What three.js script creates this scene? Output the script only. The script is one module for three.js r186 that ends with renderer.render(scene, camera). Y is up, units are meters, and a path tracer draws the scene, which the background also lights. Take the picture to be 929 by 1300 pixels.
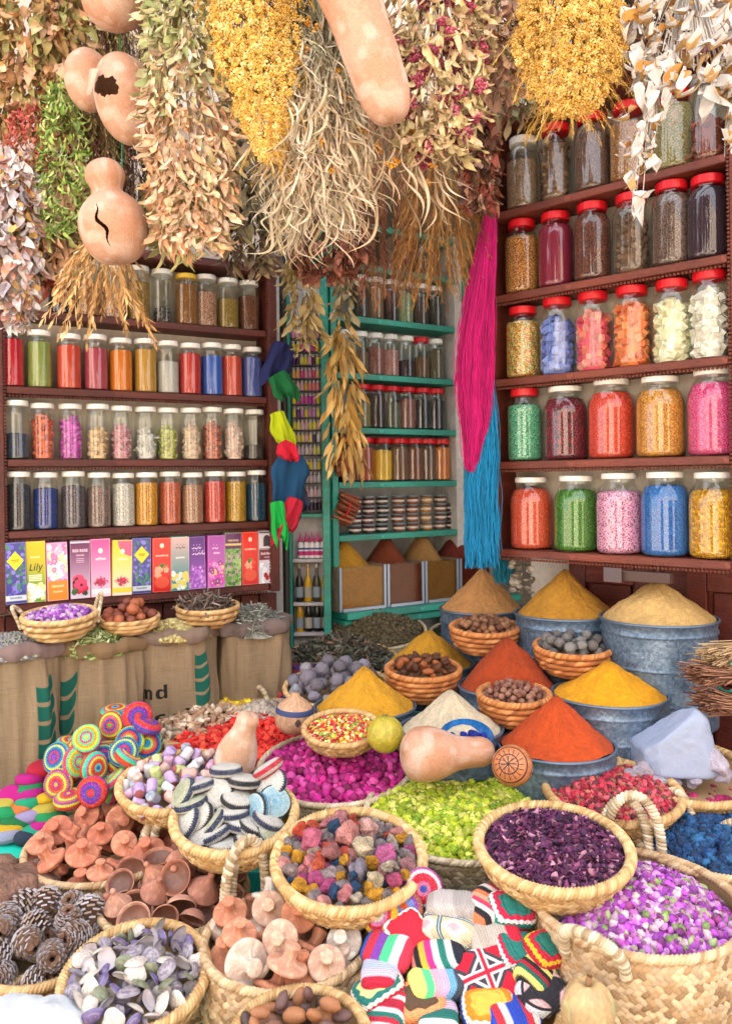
import * as THREE from 'three';
import { mergeGeometries, mergeVertices } from 'three/addons/utils/BufferGeometryUtils.js';
import { RoundedBoxGeometry } from 'three/addons/geometries/RoundedBoxGeometry.js';
import { ImprovedNoise } from 'three/addons/math/ImprovedNoise.js';

// ---------------------------------------------------------------- camera, sky, sun, exposure
const F = 1050, CX = 464.5, HZ = 610, EYE = 1.35, ROLL = 0.013;
const scene = new THREE.Scene();
const camera = new THREE.PerspectiveCamera(2 * Math.atan(650 / F) * 180 / Math.PI, 929 / 1300, 0.05, 400);
camera.position.set(0, EYE, 0);
camera.rotation.z = -ROLL;
camera.setViewOffset(929, 1300, 0, 650 - HZ, 929, 1300);
camera.focus = 2.1; camera.userData.fStop = 5.6;
const renderer = new THREE.WebGLRenderer({ antialias: true });
renderer.toneMapping = THREE.LinearToneMapping;
renderer.toneMappingExposure = 7.3;
renderer.shadowMap.enabled = true;
{ // clear pale sky; the stall stands in the shade of its own building, the lane opposite is sunlit
  const w = 64, h = 32, d = new Float32Array(w * h * 4);
  for (let j = 0; j < h; j++) for (let i = 0; i < w; i++) {
    const e = Math.max(0, (j + 0.5) / h * 2 - 1), k = (j * w + i) * 4, g = 0.38 + 0.1 * e;
    d[k] = 0.97 * g; d[k + 1] = 1.02 * g; d[k + 2] = 1.12 * g; d[k + 3] = 1;
  }
  const t = new THREE.DataTexture(d, w, h, THREE.RGBAFormat, THREE.FloatType);
  t.mapping = THREE.EquirectangularReflectionMapping; t.magFilter = t.minFilter = THREE.LinearFilter; t.needsUpdate = true;
  scene.background = t; scene.environment = t;
}
const sun = new THREE.DirectionalLight(0xfff3e2, 5);
sun.position.set(-1.5, 13, -7.5); sun.target.position.set(0, 0.6, 0);
sun.castShadow = true; sun.shadow.radius = 2; sun.shadow.mapSize.set(2048, 2048);
Object.assign(sun.shadow.camera, { left: -10, right: 10, top: 10, bottom: -10, near: 0.5, far: 40 });
sun.name = 'sun'; scene.add(sun, sun.target);

// ---------------------------------------------------------------- helpers
const V = (x, y, z) => new THREE.Vector3(x, y, z);
const cr = Math.cos(ROLL), sr = Math.sin(ROLL), PI = Math.PI;
function ray(px, py) { const x = (px - CX) / F, y = (HZ - py) / F; return [x * cr + y * sr, -x * sr + y * cr]; }
function at(px, py, z) { const [x, y] = ray(px, py); return V(x * z, EYE + y * z, -z); }
function rs(seed) { let a = seed * 7919 + 13 | 0; const f = () => { a = a + 0x6d2b79f5 | 0; let t = Math.imul(a ^ a >>> 15, 1 | a); t = t + Math.imul(t ^ t >>> 7, 61 | t) ^ t; return ((t ^ t >>> 14) >>> 0) / 4294967296; }; f.r = (a0, b0) => a0 + (b0 - a0) * f(); f.pick = (l) => l[Math.floor(f() * l.length) % l.length]; f.g = () => (f() + f() + f() - 1.5) / 1.5; return f; }
const noise = new ImprovedNoise(), NZ = (x, y, z) => noise.noise(x + 31.7, y + 11.3, z + 7.9);
const hash = (n) => { const s = Math.sin(n * 127.1 + 311.7) * 43758.5453; return s - Math.floor(s); };
const col = (h) => new THREE.Color(h);
const L = (h) => { const c = col(h); return [c.r, c.g, c.b]; };
const mulc = (c, k) => [c[0] * k, c[1] * k, c[2] * k];
const mixc = (a, b, k) => [a[0] + (b[0] - a[0]) * k, a[1] + (b[1] - a[1]) * k, a[2] + (b[2] - a[2]) * k];
const counts = new Map();
function numbered(n) { const k = counts.get(n) || 0; counts.set(n, k + 1); return k ? n + '_' + String(k).padStart(3, '0') : n; }
function shade(o) { o.traverse((m) => { if (m.isMesh) { m.castShadow = m.receiveShadow = true; } }); return o; }
function tag(o, label, category, group, kind) { o.userData.label = label; o.userData.category = category; if (group) o.userData.group = group; if (kind) o.userData.kind = kind; return o; }
function thing(name, label, category, group, kind) { const g = new THREE.Group(); g.name = numbered(name); scene.add(g); return tag(g, label, category, group, kind); }
function mesh(name, geo, mat, parent) { const m = new THREE.Mesh(geo, mat); m.name = name; m.castShadow = m.receiveShadow = true; if (parent) parent.add(m); return m; }
function single(name, geo, mat, label, category, group, kind) { const m = mesh(numbered(name), geo, mat, scene); return tag(m, label, category, group, kind); }
function struct(name, geo, mat) { const m = mesh(numbered(name), geo, mat, scene); m.userData.kind = 'structure'; return m; }
function stuffPart(m) { m.userData.kind = 'stuff'; return m; }
function copyOf(o, label, group) { const c = o.clone(); c.name = numbered(o.name.replace(/_\d{3}$/, '')); scene.add(c); if (label) c.userData.label = label; if (group) c.userData.group = group; return c; }
function box(w, h, d, x = 0, y = 0, z = 0) { const g = new THREE.BoxGeometry(w, h, d); g.translate(x, y, z); return boxUV(g, w, h, d); }
function boxUV(g) { const p = g.attributes.position, n = g.attributes.normal, u = g.attributes.uv; for (let i = 0; i < p.count; i++) { const ax = Math.abs(n.getX(i)), ay = Math.abs(n.getY(i)); if (ay > 0.6) u.setXY(i, p.getX(i), p.getZ(i)); else if (ax > 0.6) u.setXY(i, p.getZ(i), p.getY(i)); else u.setXY(i, p.getX(i), p.getY(i)); } return g; }
function rbox(w, h, d, r = 0.004, x = 0, y = 0, z = 0, s = 1) { const g = new RoundedBoxGeometry(w, h, d, s, r); boxUV(g); g.translate(x, y, z); return g; }
function lathe(prof, seg = 40) {
  const pts = prof.map(([r, y]) => new THREE.Vector2(Math.max(r, 1e-5), y)), g = new THREE.LatheGeometry(pts, seg), u = g.attributes.uv;
  let rm = 0, arc = [0]; for (let i = 0; i < pts.length; i++) { rm = Math.max(rm, pts[i].x); if (i) arc.push(arc[i - 1] + pts[i].distanceTo(pts[i - 1])); }
  const n = pts.length; for (let i = 0; i < u.count; i++) u.setXY(i, u.getX(i) * 2 * PI * rm, arc[i % n]);
  return g;
}
class GB { // collects grids of quads with colours and uv
  constructor() { this.p = []; this.c = []; this.t = []; this.i = []; }
  grid(fn, nu, nv, c = [1, 1, 1], skip) {
    const b = this.p.length / 3, fc = typeof c === 'function';
    for (let j = 0; j <= nv; j++) for (let i = 0; i <= nu; i++) { const u = i / nu, v = j / nv, q = fn(u, v), k = fc ? c(u, v) : c; this.p.push(q[0], q[1], q[2]); this.c.push(k[0], k[1], k[2]); this.t.push(q.length > 3 ? q[3] : u, q.length > 3 ? q[4] : v); }
    for (let j = 0; j < nv; j++) for (let i = 0; i < nu; i++) { if (skip && skip((i + .5) / nu, (j + .5) / nv)) continue; const a = b + j * (nu + 1) + i, d = a + nu + 1; this.i.push(a, a + 1, d, a + 1, d + 1, d); }
    return this;
  }
  tube(pts, r, seg = 5, c = [1, 1, 1]) { // pts: Vector3[]; r: number or fn(t)
    const n = pts.length - 1, fr = frames(pts);
    return this.grid((u, v) => { const k = Math.round(v * n), rr = typeof r === 'function' ? r(v) : r, a = u * 2 * PI, p = pts[k], [N, B] = fr[k], ca = Math.cos(a) * rr, sa = Math.sin(a) * rr; return [p.x + N.x * ca + B.x * sa, p.y + N.y * ca + B.y * sa, p.z + N.z * ca + B.z * sa, u * 2 * PI * rr, v * n * .02]; }, seg, n, c);
  }
  rope(pts, r, wraps, cols, rnd, seg = 10, sub = 4, k = 0.26, slant = 1) { // a twisted or wrapped rope; pts are resampled
    const curve = new THREE.CatmullRomCurve3(pts), n = wraps * sub, P = curve.getSpacedPoints(n), fr = frames(P), cs = []; for (let i = 0; i <= wraps + 4; i++) cs.push(mulc(rnd.pick(cols), rnd.r(.82, 1.15)));
    return this.grid((u, v) => { const i = Math.round(v * n), a = u * 2 * PI, ph = PI * v * wraps + a * slant, rr = r * (1 - k + k * 1.25 * Math.abs(Math.sin(ph))), [N, B] = fr[i], p = P[i], ca = Math.cos(a) * rr, sa = Math.sin(a) * rr; return [p.x + N.x * ca + B.x * sa, p.y + N.y * ca + B.y * sa, p.z + N.z * ca + B.z * sa, u * 2 * PI * r, v * curve.getLength()]; }, seg, n, (u, v) => cs[Math.floor(v * wraps + u * 2 * slant + .001) % cs.length]);
  }
  build() { const g = new THREE.BufferGeometry(); g.setAttribute('position', new THREE.Float32BufferAttribute(this.p, 3)); g.setAttribute('color', new THREE.Float32BufferAttribute(this.c, 3)); g.setAttribute('uv', new THREE.Float32BufferAttribute(this.t, 2)); g.setIndex(this.i); g.computeVertexNormals(); return g; }
}
function frames(P) { const out = []; let N = null; for (let i = 0; i < P.length; i++) { const T = P[Math.min(i + 1, P.length - 1)].clone().sub(P[Math.max(i - 1, 0)]).normalize(); if (!N) { N = Math.abs(T.y) < .9 ? V(0, 1, 0) : V(1, 0, 0); } N = N.clone().sub(T.clone().multiplyScalar(N.dot(T))).normalize(); out.push([N, T.clone().cross(N)]); } return out; }
function ringPts(R, n = 48, y = 0) { const o = []; for (let i = 0; i <= n; i++) { const a = i / n * 2 * PI; o.push(V(Math.cos(a) * R, y, Math.sin(a) * R)); } return o; }
function whiteCol(g) { if (!g.attributes.color) g.setAttribute('color', new THREE.Float32BufferAttribute(new Float32Array(g.attributes.position.count * 3).fill(1), 3)); return g; }
function tintGeo(g, c) { const n = g.attributes.position.count, a = new Float32Array(n * 3); for (let i = 0; i < n; i++) a.set(c, i * 3); g.setAttribute('color', new THREE.Float32BufferAttribute(a, 3)); return g; }
function displace(g, amp, freq, seed = 0, f2 = 0, flat = false) { if (!flat && !g.index) g = mergeVertices(g); // noise along position normals of a closed form, welded by position
  const p = g.attributes.position, n = g.attributes.normal.clone(); const q = V(0, 0, 0);
  for (let i = 0; i < p.count; i++) { q.fromBufferAttribute(p, i); const d = q.clone().normalize(); let k = amp * NZ(q.x * freq + seed, q.y * freq + seed * 1.7, q.z * freq); if (f2) k += f2 * amp * NZ(q.x * freq * 2.7 - seed, q.y * freq * 2.7, q.z * freq * 2.7 + seed); p.setXYZ(i, q.x + d.x * k, q.y + d.y * k, q.z + d.z * k); }
  g.computeVertexNormals(); return g;
}

// ---------------------------------------------------------------- textures
function dtex(w, h, fn, srgb = true, rep = [1, 1]) {
  const d = new Uint8Array(w * h * 4); for (let y = 0; y < h; y++) for (let x = 0; x < w; x++) { const c = fn(x, y), k = (y * w + x) * 4, q = (e) => Math.max(0, Math.min(255, e)); if (typeof c === 'number') { d[k] = d[k + 1] = d[k + 2] = q(c); } else { d[k] = q(c[0]); d[k + 1] = q(c[1]); d[k + 2] = q(c[2]); } d[k + 3] = 255; }
  const t = new THREE.DataTexture(d, w, h); t.wrapS = t.wrapT = THREE.RepeatWrapping; t.magFilter = t.minFilter = THREE.LinearFilter; if (srgb) t.colorSpace = THREE.SRGBColorSpace; t.repeat.set(rep[0], rep[1]); t.needsUpdate = true; return t;
}
function ctex(w, h, draw, srgb = true) { const c = document.createElement('canvas'); c.width = w; c.height = h; const g = c.getContext('2d'); draw(g, w, h); const t = new THREE.CanvasTexture(c); t.wrapS = t.wrapT = THREE.RepeatWrapping; t.magFilter = t.minFilter = THREE.LinearFilter; if (srgb) t.colorSpace = THREE.SRGBColorSpace; return t; }
const tn = (x, y, n, s = 0) => { // tileable value noise 0..1, n cells a side
  const xi = Math.floor(x * n), yi = Math.floor(y * n), fx = x * n - xi, fy = y * n - yi, h = (a, b) => hash(((a % n) + n) % n * 57.3 + ((b % n) + n) % n * 131.9 + s * 17.7), sx = fx * fx * (3 - 2 * fx), sy = fy * fy * (3 - 2 * fy);
  return (h(xi, yi) * (1 - sx) + h(xi + 1, yi) * sx) * (1 - sy) + (h(xi, yi + 1) * (1 - sx) + h(xi + 1, yi + 1) * sx) * sy;
};
class Atlas { // many small prints on one sheet
  constructor(cw, ch, cols, rows) { Object.assign(this, { cw, ch, cols, rows, n: 0, cache: new Map() }); this.tex = ctex(cw * cols, ch * rows, (g) => { this.g = g; }); }
  add(draw) { const k = this.n++, g = this.g; g.save(); g.translate((k % this.cols) * this.cw, Math.floor(k / this.cols) * this.ch); g.beginPath(); g.rect(0, 0, this.cw, this.ch); g.clip(); draw(g, this.cw, this.ch); g.restore(); return k; }
  geo(geo, k) { const key = geo.uuid + k; if (!this.cache.has(key)) { const q = geo.clone(), u = q.attributes.uv, c = k % this.cols, r = Math.floor(k / this.cols); for (let i = 0; i < u.count; i++) u.setXY(i, (c + Math.min(.995, Math.max(.005, u.getX(i)))) / this.cols, 1 - (r + 1 - Math.min(.995, Math.max(.005, u.getY(i)))) / this.rows); this.cache.set(key, q); } return this.cache.get(key); }
}
const cells = new Map();
function cellMap(n, S = 256) { // tileable grains: id and height of each pixel
  if (cells.has(n)) return cells.get(n);
  const id = new Uint16Array(S * S), ht = new Float32Array(S * S), px = [], py = []; for (let i = 0; i < n * n; i++) { px.push(i % n + .15 + .7 * hash(i * 3.1 + n)); py.push(Math.floor(i / n) + .15 + .7 * hash(i * 5.7 + n * 2)); }
  for (let y = 0; y < S; y++) for (let x = 0; x < S; x++) { const fx = (x + .5) / S * n, fy = (y + .5) / S * n, cx = Math.floor(fx), cy = Math.floor(fy); let b = 9, bi = 0, b2 = 9; for (let j = -1; j <= 1; j++) for (let i = -1; i <= 1; i++) { const gx = (cx + i + n) % n, gy = (cy + j + n) % n, k = gy * n + gx; let dx = px[k] - fx, dy = py[k] - fy; if (dx > n / 2) dx -= n; if (dx < -n / 2) dx += n; if (dy > n / 2) dy -= n; if (dy < -n / 2) dy += n; const dd = dx * dx + dy * dy; if (dd < b) { b2 = b; b = dd; bi = k; } else if (dd < b2) b2 = dd; } id[y * S + x] = bi; ht[y * S + x] = Math.min(1, Math.sqrt(b2) - Math.sqrt(b)); }
  const r = { id, ht, S }; cells.set(n, r); return r;
}
const bumpCache = new Map();
function grainBump(n, tile) { const k = n + '|' + tile; if (!bumpCache.has(k)) { const c = cellMap(n); bumpCache.set(k, dtex(256, 256, (x, y) => 255 * Math.sqrt(c.ht[y * 256 + x]), false, [1 / tile, 1 / tile])); } return bumpCache.get(k); }
function grainTex(n, tile, pal) { const c = cellMap(n), P = pal.map((h) => { const k = col(h).convertLinearToSRGB(); return [k.r * 255, k.g * 255, k.b * 255]; }); return dtex(256, 256, (x, y) => { const i = c.id[y * 256 + x], q = P[Math.floor(hash(i * 1.37 + 4) * P.length)], k = .84 + .3 * hash(i * 2.9); return [Math.min(255, q[0] * k), Math.min(255, q[1] * k), Math.min(255, q[2] * k)]; }, true, [1 / tile, 1 / tile]); }
const lumCache = new Map();
function lumTex(n, tile) { const k = n + '|' + tile; if (!lumCache.has(k)) { const c = cellMap(n); lumCache.set(k, dtex(256, 256, (x, y) => 200 + 55 * hash(c.id[y * 256 + x] * 1.7 + 2), true, [1 / tile, 1 / tile])); } return lumCache.get(k); }
const mats = new Map();
function M(hex, o = {}) { const k = hex + JSON.stringify(Object.keys(o).map((q) => [q, o[q] && o[q].uuid || o[q]])); if (!mats.has(k)) mats.set(k, new THREE.MeshStandardMaterial({ color: col(hex), roughness: .8, ...o })); return mats.get(k); }
const VC = (o = {}) => M('#ffffff', { vertexColors: true, ...o });
function grains(hexes, size = 'm') { // material for a jar of grains or powder
  const [n, tile, b] = size === 'f' ? [40, .05, .0004] : size === 'm' ? [24, .075, .0022] : [13, .085, .005];
  const key = 'g' + hexes + size; if (mats.has(key)) return mats.get(key);
  const one = !Array.isArray(hexes), m = new THREE.MeshStandardMaterial({ color: one ? col(hexes) : col('#ffffff'), map: one ? lumTex(n, tile) : grainTex(n, tile, hexes), bumpMap: grainBump(n, tile), bumpScale: b, roughness: .9 }); mats.set(key, m); return m;
}
function powder(hex) { return M(hex, { map: powderMap, bumpMap: powderBump, bumpScale: .004, roughness: 1 }); }
const powderMap = dtex(256, 256, (x, y) => { const u = x / 256, v = y / 256; return 226 + 22 * (tn(u, v, 6, 1) + tn(u, v, 20, 2) - 1) + 44 * (hash(x * 3.3 + y * 71.7) - .5) + 20 * (tn(u, v, 60, 3) - .5); }, true, [5, 5]);
const powderBump = dtex(256, 256, (x, y) => { const u = x / 256, v = y / 256; return 255 * (.45 * tn(u, v, 80, 4) + .3 * tn(u, v, 30, 5) + .25 * tn(u, v, 9, 6)); }, false, [5, 5]);
const woodMap = dtex(512, 512, (x, y) => { const u = x / 512, v = y / 512; const g = tn(u, v * 1, 64, 1) * .0 + tn(u / 1, v, 4, 2); const s = tn(u * .0625 * 16 % 1, v, 4, 3); const line = tn((u * 1) % 1, (v) % 1, 128, 5); const str = .5 * hash(Math.floor(v * 256 + g * 14) * 3.1) + .5 * tn(u, (v * 1) % 1, 8, 9); const k = 178 + 60 * (str - .5) + 30 * (line - .5) + 24 * (s - .5); const worn = tn(u, v, 14, 12) > .83 && tn(u, v, 90, 13) > .5; return worn ? [k + 40, k + 48, k + 50] : [k, k * .98, k * .96]; }, true, [2.2, 2.2]);
const woodBump = dtex(512, 512, (x, y) => { const u = x / 512, v = y / 512, g = tn(u, v, 4, 2); return 255 * (.6 * hash(Math.floor(v * 256 + g * 14) * 3.1) + .4 * tn(u, v, 90, 13)); }, false, [2.2, 2.2]);
const wood = (h, r = .55) => M(h, { map: woodMap, bumpMap: woodBump, bumpScale: .0012, roughness: r });
const plasterMap = dtex(256, 256, (x, y) => { const u = x / 256, v = y / 256; return 218 + 16 * (tn(u, v, 5, 1) - .5) + 18 * (tn(u, v, 17, 2) - .5) + 18 * (tn(u, v, 70, 3) - .5); }, true, [1.1, 1.1]);
const plaster = (h) => M(h, { map: plasterMap, bumpMap: plasterMap, bumpScale: .003, roughness: .95 });
const paintTeal = M('#1fa88a', { map: plasterMap, roughness: .5 });
const zincMap = dtex(512, 256, (x, y) => { const c = cellMap(24), i = c.id[(y % 256) * 256 + (x % 256)], u = x / 512, v = y / 256; const a = hash(i * 2.3), st = tn(u, v, 7, 3), sp = tn(u, v, 90, 5) > .8 ? 26 : 0; return [108 + 40 * a + 40 * (st - .5) + sp, 122 + 40 * a + 36 * (st - .5) + sp, 138 + 38 * a + 30 * (st - .5) + sp]; }, true, [2.6, 5.2]);
const zinc = new THREE.MeshStandardMaterial({ color: col('#c4d2e0'), map: zincMap, metalness: .5, roughness: .4, bumpMap: zincMap, bumpScale: .0006 });
const burlapBump = dtex(256, 256, (x, y) => { const a = Math.abs(Math.sin(x / 256 * PI * 40)), b = Math.abs(Math.sin(y / 256 * PI * 40)), odd = (Math.floor(x / 6.4) + Math.floor(y / 6.4)) % 2; return 255 * (odd ? a : b) * (.7 + .3 * hash(Math.floor(x / 6.4) * 13 + Math.floor(y / 6.4) * 71)); }, false, [14, 14]);
const gourdMap = dtex(512, 512, (x, y) => { const u = x / 512, v = y / 512; const a = tn(u, v, 5, 31) * .55 + tn(u, v, 14, 32) * .3 + tn(u, v, 40, 33) * .15, b = tn(u, v, 9, 35), s = tn(u, v, 120, 36); let c = [214, 184, 164]; const o = [206, 166, 138], w = [226, 212, 204]; const k1 = Math.max(0, Math.min(1, (a - .46) * 6)), k2 = Math.max(0, Math.min(1, (b - .55) * 5)); c = mixc(c, o, k1); c = mixc(c, w, k2 * .75); const k = .93 + .14 * s; return [c[0] * k, c[1] * k, c[2] * k].map((q) => Math.min(255, q)); }, true, [1.6, 1.6]);
const gourdMat = new THREE.MeshStandardMaterial({ color: col('#d6bfb2'), map: gourdMap, roughness: .6, bumpMap: powderBump, bumpScale: .0012 });
const strawBump = dtex(128, 128, (x, y) => 255 * (.6 * hash(Math.floor(x / 2) * 3.7) + .4 * tn(x / 128, y / 128, 16, 3)), false, [30, 30]);
const straw = VC({ roughness: .75, bumpMap: strawBump, bumpScale: .0008 });
const clayMap = dtex(256, 256, (x, y) => { const u = x / 256, v = y / 256, k = 224 + 30 * (tn(u, v, 5, 3) - .5) + 30 * (tn(u, v, 23, 5) - .5) + 16 * (tn(u, v, 80, 6) - .5), w = Math.max(0, tn(u, v, 8, 9) - .62) * 200; return [Math.min(255, k + w * .3), Math.min(255, k + w), Math.min(255, k + w)]; }, true, [9, 9]);
const clay = (h) => M(h, { map: clayMap, bumpMap: clayMap, bumpScale: .0015, roughness: .85 });
const glass = new THREE.MeshPhysicalMaterial({ color: 0xf6fbf9, roughness: .025, transmission: 1, thickness: 0, ior: 1.7 });
const glassGreen = new THREE.MeshPhysicalMaterial({ color: 0xf2f6f4, roughness: .03, transmission: 1, thickness: 0, ior: 1.7 });

// ---------------------------------------------------------------- structure
{
  struct('ground', box(240, .2, 240, 0, -.1, -20), M('#b3a796', { map: plasterMap, bumpMap: plasterMap, bumpScale: .004 }));
}
class Line { // a vertical plane through two points on the floor plan: s along, off towards the camera
  constructor(a, b) { this.o = V(a.x, 0, a.z); this.d = V(b.x - a.x, 0, b.z - a.z); this.len = this.d.length(); this.d.normalize(); this.a = Math.atan2(-this.d.z, this.d.x); this.n = V(Math.sin(this.a), 0, Math.cos(this.a)); }
  pos(s, y, off = 0) { return V(this.o.x + this.d.x * s + this.n.x * off, y, this.o.z + this.d.z * s + this.n.z * off); }
  s(px, py = HZ, off = 0) { const [rx] = ray(px, py), ox = this.o.x + this.n.x * off, oz = this.o.z + this.n.z * off; /* ox+dx s = t rx, oz+dz s = -t */ return -(ox + oz * rx) / (this.d.x + this.d.z * rx); }
  y(px, py, off = 0) { const s = this.s(px, py, off), p = this.pos(s, 0, off), [, ry] = ray(px, py); return EYE + ry * -p.z; }
  place(o, s, y, off = 0) { o.position.copy(this.pos(s, y, off)); o.rotation.y = this.a; return o; }
}
const LA = new Line(at(0, HZ, 2.66), at(345, HZ, 3.15));       // rack above the sacks
const RA = new Line(at(671, HZ, 2.65), at(904, HZ, 2.27));     // rack above the tins
const CA = new Line(at(425, HZ, 3.62), at(575, HZ, 3.97));     // teal shelving in the shop
const redWood = wood('#8e4030'), redWoodDark = wood('#763226'), tealWood = M('#3ccbb6', { map: woodMap, bumpMap: woodBump, bumpScale: .0006, roughness: .45 });
{
  const cream = plaster('#e3d3c4');
  LA.place(struct('wall_behind_sacks', box(2.2, 3.1, .12, -.12, 1.55, 0), cream), 0, 0, -.16);
  RA.place(struct('wall_behind_tins', box(2.6, 3.1, .12, 1.14, 1.55, 0), plaster('#e6dacb')), 0, 0, -.34);
  struct('wall_above_door', box(9, 3, .25, 0, 4.3, -3.1), cream);
  struct('shop_floor', box(4.2, .06, 2.6, .2, .03, -4.3), M('#6d6259', { map: plasterMap }));
  struct('shop_ceiling', box(4.6, .1, 2.4, .2, 2.76, -4.2), plaster('#d9d2c6'));
  struct('shop_wall', box(4.4, 2.8, .1, .2, 1.4, -5.15), plaster('#cfc8bd'));
  struct('shop_wall', box(.1, 2.8, 2.1, -1.35, 1.4, -4.1), plaster('#d8d6d6'));
  struct('shop_wall', box(.1, 2.8, 2.1, 1.75, 1.4, -4.1), plaster('#cfc8bd'));
  // pale wall strip and black pipe beside the rack
  const p0 = at(346, HZ, 3.32), p1 = at(366, HZ, 3.42);
  const w = struct('door_jamb_wall', box(.14, 2.8, .1, -.045, 1.4, -.05), plaster('#dcdad8')); w.position.set((p0.x + p1.x) / 2, 0, -3.42);
  const pipe = single('drain_pipe', lathe([[0, 0], [.014, 0], [.014, 2.6], [0, 2.6]], 14), M('#20201f', { roughness: .5 }), 'thin black pipe running down the pale wall beside the teal shelf', 'pipe'); pipe.position.copy(at(362, HZ, 3.3)).setY(.05);
  // the lane opposite, which lights and is mirrored in the jars
  const ochre = plaster('#dccdc0'), lime = plaster('#f1eae0');
  struct('building_across_lane', box(3.0, 4.6, 3, -1.5, 2.3, 6.2), lime); struct('building_across_lane', box(7, 4.4, 3, -6.55, 2.2, 6.5), ochre); struct('building_across_lane', box(8, 4.4, 3, 4.05, 2.2, 6.5), ochre);
  for (const [x, w] of [[-4.2, 2.1], [1.4, 2.3], [5.2, 2.6]]) { struct('shopfront_across_lane', box(w, 2.6, .1, x, 1.3, 4.93), wood('#5a3c2c')); }
  // pole the herbs hang from
  const beam = single('hanging_pole', lathe([[0, -2.4], [.022, -2.4], [.022, 2.4], [0, 2.4]], 12), wood('#6b4a33'), 'wooden pole that the dried herbs hang from', 'pole'); beam.rotation.z = PI / 2; beam.position.set(0, 2.72, -1.95);
}
// stepped platform under the goods
const stepTop = (z) => z < 1.78 ? .2 : z < 2.06 ? .29 : z < 2.35 ? .38 : z < 2.62 ? .46 : .54;
{
  const t = thing('stepped_stand', 'low teal stepped stand carrying the baskets and tins', 'stand');
  const zs = [[1.28, 1.78], [1.78, 2.06], [2.06, 2.35], [2.35, 2.62], [2.62, 2.9]];
  const m = M('#16a89a', { map: plasterMap, roughness: .6 });
  for (const [a, b] of zs) { const h = stepTop((a + b) / 2), wd = b < 2.1 ? 2.6 : 2.0; mesh('step', rbox(wd, h, b - a - .002, .006, b < 2.1 ? 0 : .05, h / 2, -(a + b) / 2), m, t); }
}

// ---------------------------------------------------------------- racks
function trim(len, y, z) { const gs = [], n = Math.floor(len / .011); for (let i = 0; i < n; i++) { const g = new THREE.CylinderGeometry(.0042, .0042, .006, 6, 1); g.rotateX(PI / 2); g.translate(-len / 2 + (i + .5) * len / n, y, z); gs.push(g); } return mergeGeometries(gs); }
function rack(name, label, line, s0, s1, ys, yb, yt, depthF, depthB, matA, matB) {
  const t = thing(name, label, 'rack'); line.place(t, 0, 0); const len = s1 - s0, mid = (s0 + s1) / 2, dz = (depthF - depthB) / 2, D = depthF + depthB;
  ys.forEach((y, i) => { const b = mesh('shelf_board', rbox(len - .05, .024, D, .003, mid, y - .012, dz), matA, t); if (i) { const tr = mesh('bead_trim', trim(len - .06, 0, 0), matB, b); tr.position.set(mid, y - .03, depthF - .006); } });
  for (const s of [s0, s1]) { const p = mesh('side_post', rbox(.034, yt - yb, D + .016, .004, s, (yt + yb) / 2, dz), matA, t); const g = trim(yt - yb, 0, 0); g.rotateZ(PI / 2); const tr = mesh('bead_trim', g, matB, p); tr.position.set(s + (s === s0 ? .02 : -.02), (yt + yb) / 2, depthF + .004); }
  mesh('back_panel', box(len, yt - yb - .01, .008, mid, (yt + yb) / 2, -depthB - .004), plaster('#e6d8c8'), t); mesh('top_board', rbox(len + .06, .03, D + .03, .004, mid, yt + .015, dz), matA, t);
  return t;
}
const leftRows = [421, 505, 584, 662, 741].map((py) => LA.y(322, py)), rightRows = [268, 374, 481, 586, 697].map((py) => RA.y(668, py));
const sL0 = LA.s(-3), sL1 = LA.s(343);
rack('jar_rack', 'dark red wooden rack of jars and incense boxes above the burlap sacks', LA, sL0, sL1, leftRows, leftRows[4] - .03, LA.y(340, 352), .036, .075, redWoodDark, redWood);
const sR0 = RA.s(632), sR1 = RA.s(947);
rack('jar_rack', 'red brown wooden rack of big jars above the zinc tins', RA, sR0, sR1, rightRows, rightRows[4] - .03, RA.y(632, 170), .052, .085, wood('#984631'), wood('#a5543a'));

// jars: prototypes of glass, lid and contents
const J = {
  L: { R: .039, h: .19, body: [[0, 0], [.9, .0], [1, .006], [1, .03], [.965, .034], [1, .038], [1, .132], [.965, .137], [1, .142], [.98, .153], [.88, .165], [.88, .172]], lid: [[0, .1715], [.94, .1715], [.95, .174], [.95, .187], [.92, .19], [0, .19]], in: [[.9, .003], [.965, .008], [.965, .15]] },
  T: { R: .0545, h: .238, body: [[0, 0], [.82, 0], [.97, .008], [1, .02], [1, .165], [.95, .185], [.78, .203], [.72, .209], [.72, .224]], lid: [[0, .212], [.79, .212], [.8, .215], [.8, .234], [.77, .238], [0, .238]], in: [[.8, .004], [.95, .011], [.97, .022], [.97, .165], [.92, .184], [.74, .202]] },
  B: { R: .068, h: .237, body: [[0, 0], [.84, 0], [.97, .008], [1, .022], [1, .15], [.96, .172], [.82, .196], [.7, .207], [.68, .212], [.68, .226]], lid: [[0, .219], [.74, .219], [.75, .221], [.75, .234], [.73, .237], [0, .237]], in: [[.82, .004], [.95, .011], [.97, .024], [.97, .15], [.93, .171], [.78, .195]] },
  C: { R: .042, h: .196, body: [[0, 0], [.9, 0], [1, .008], [1, .14], [.95, .155], [.85, .165], [.85, .178]], lid: [[0, .172], [.9, .172], [.92, .175], [.92, .193], [.88, .196], [0, .196]], in: [[.88, .004], [.96, .01], [.965, .14], [.9, .155]] },
};
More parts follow.
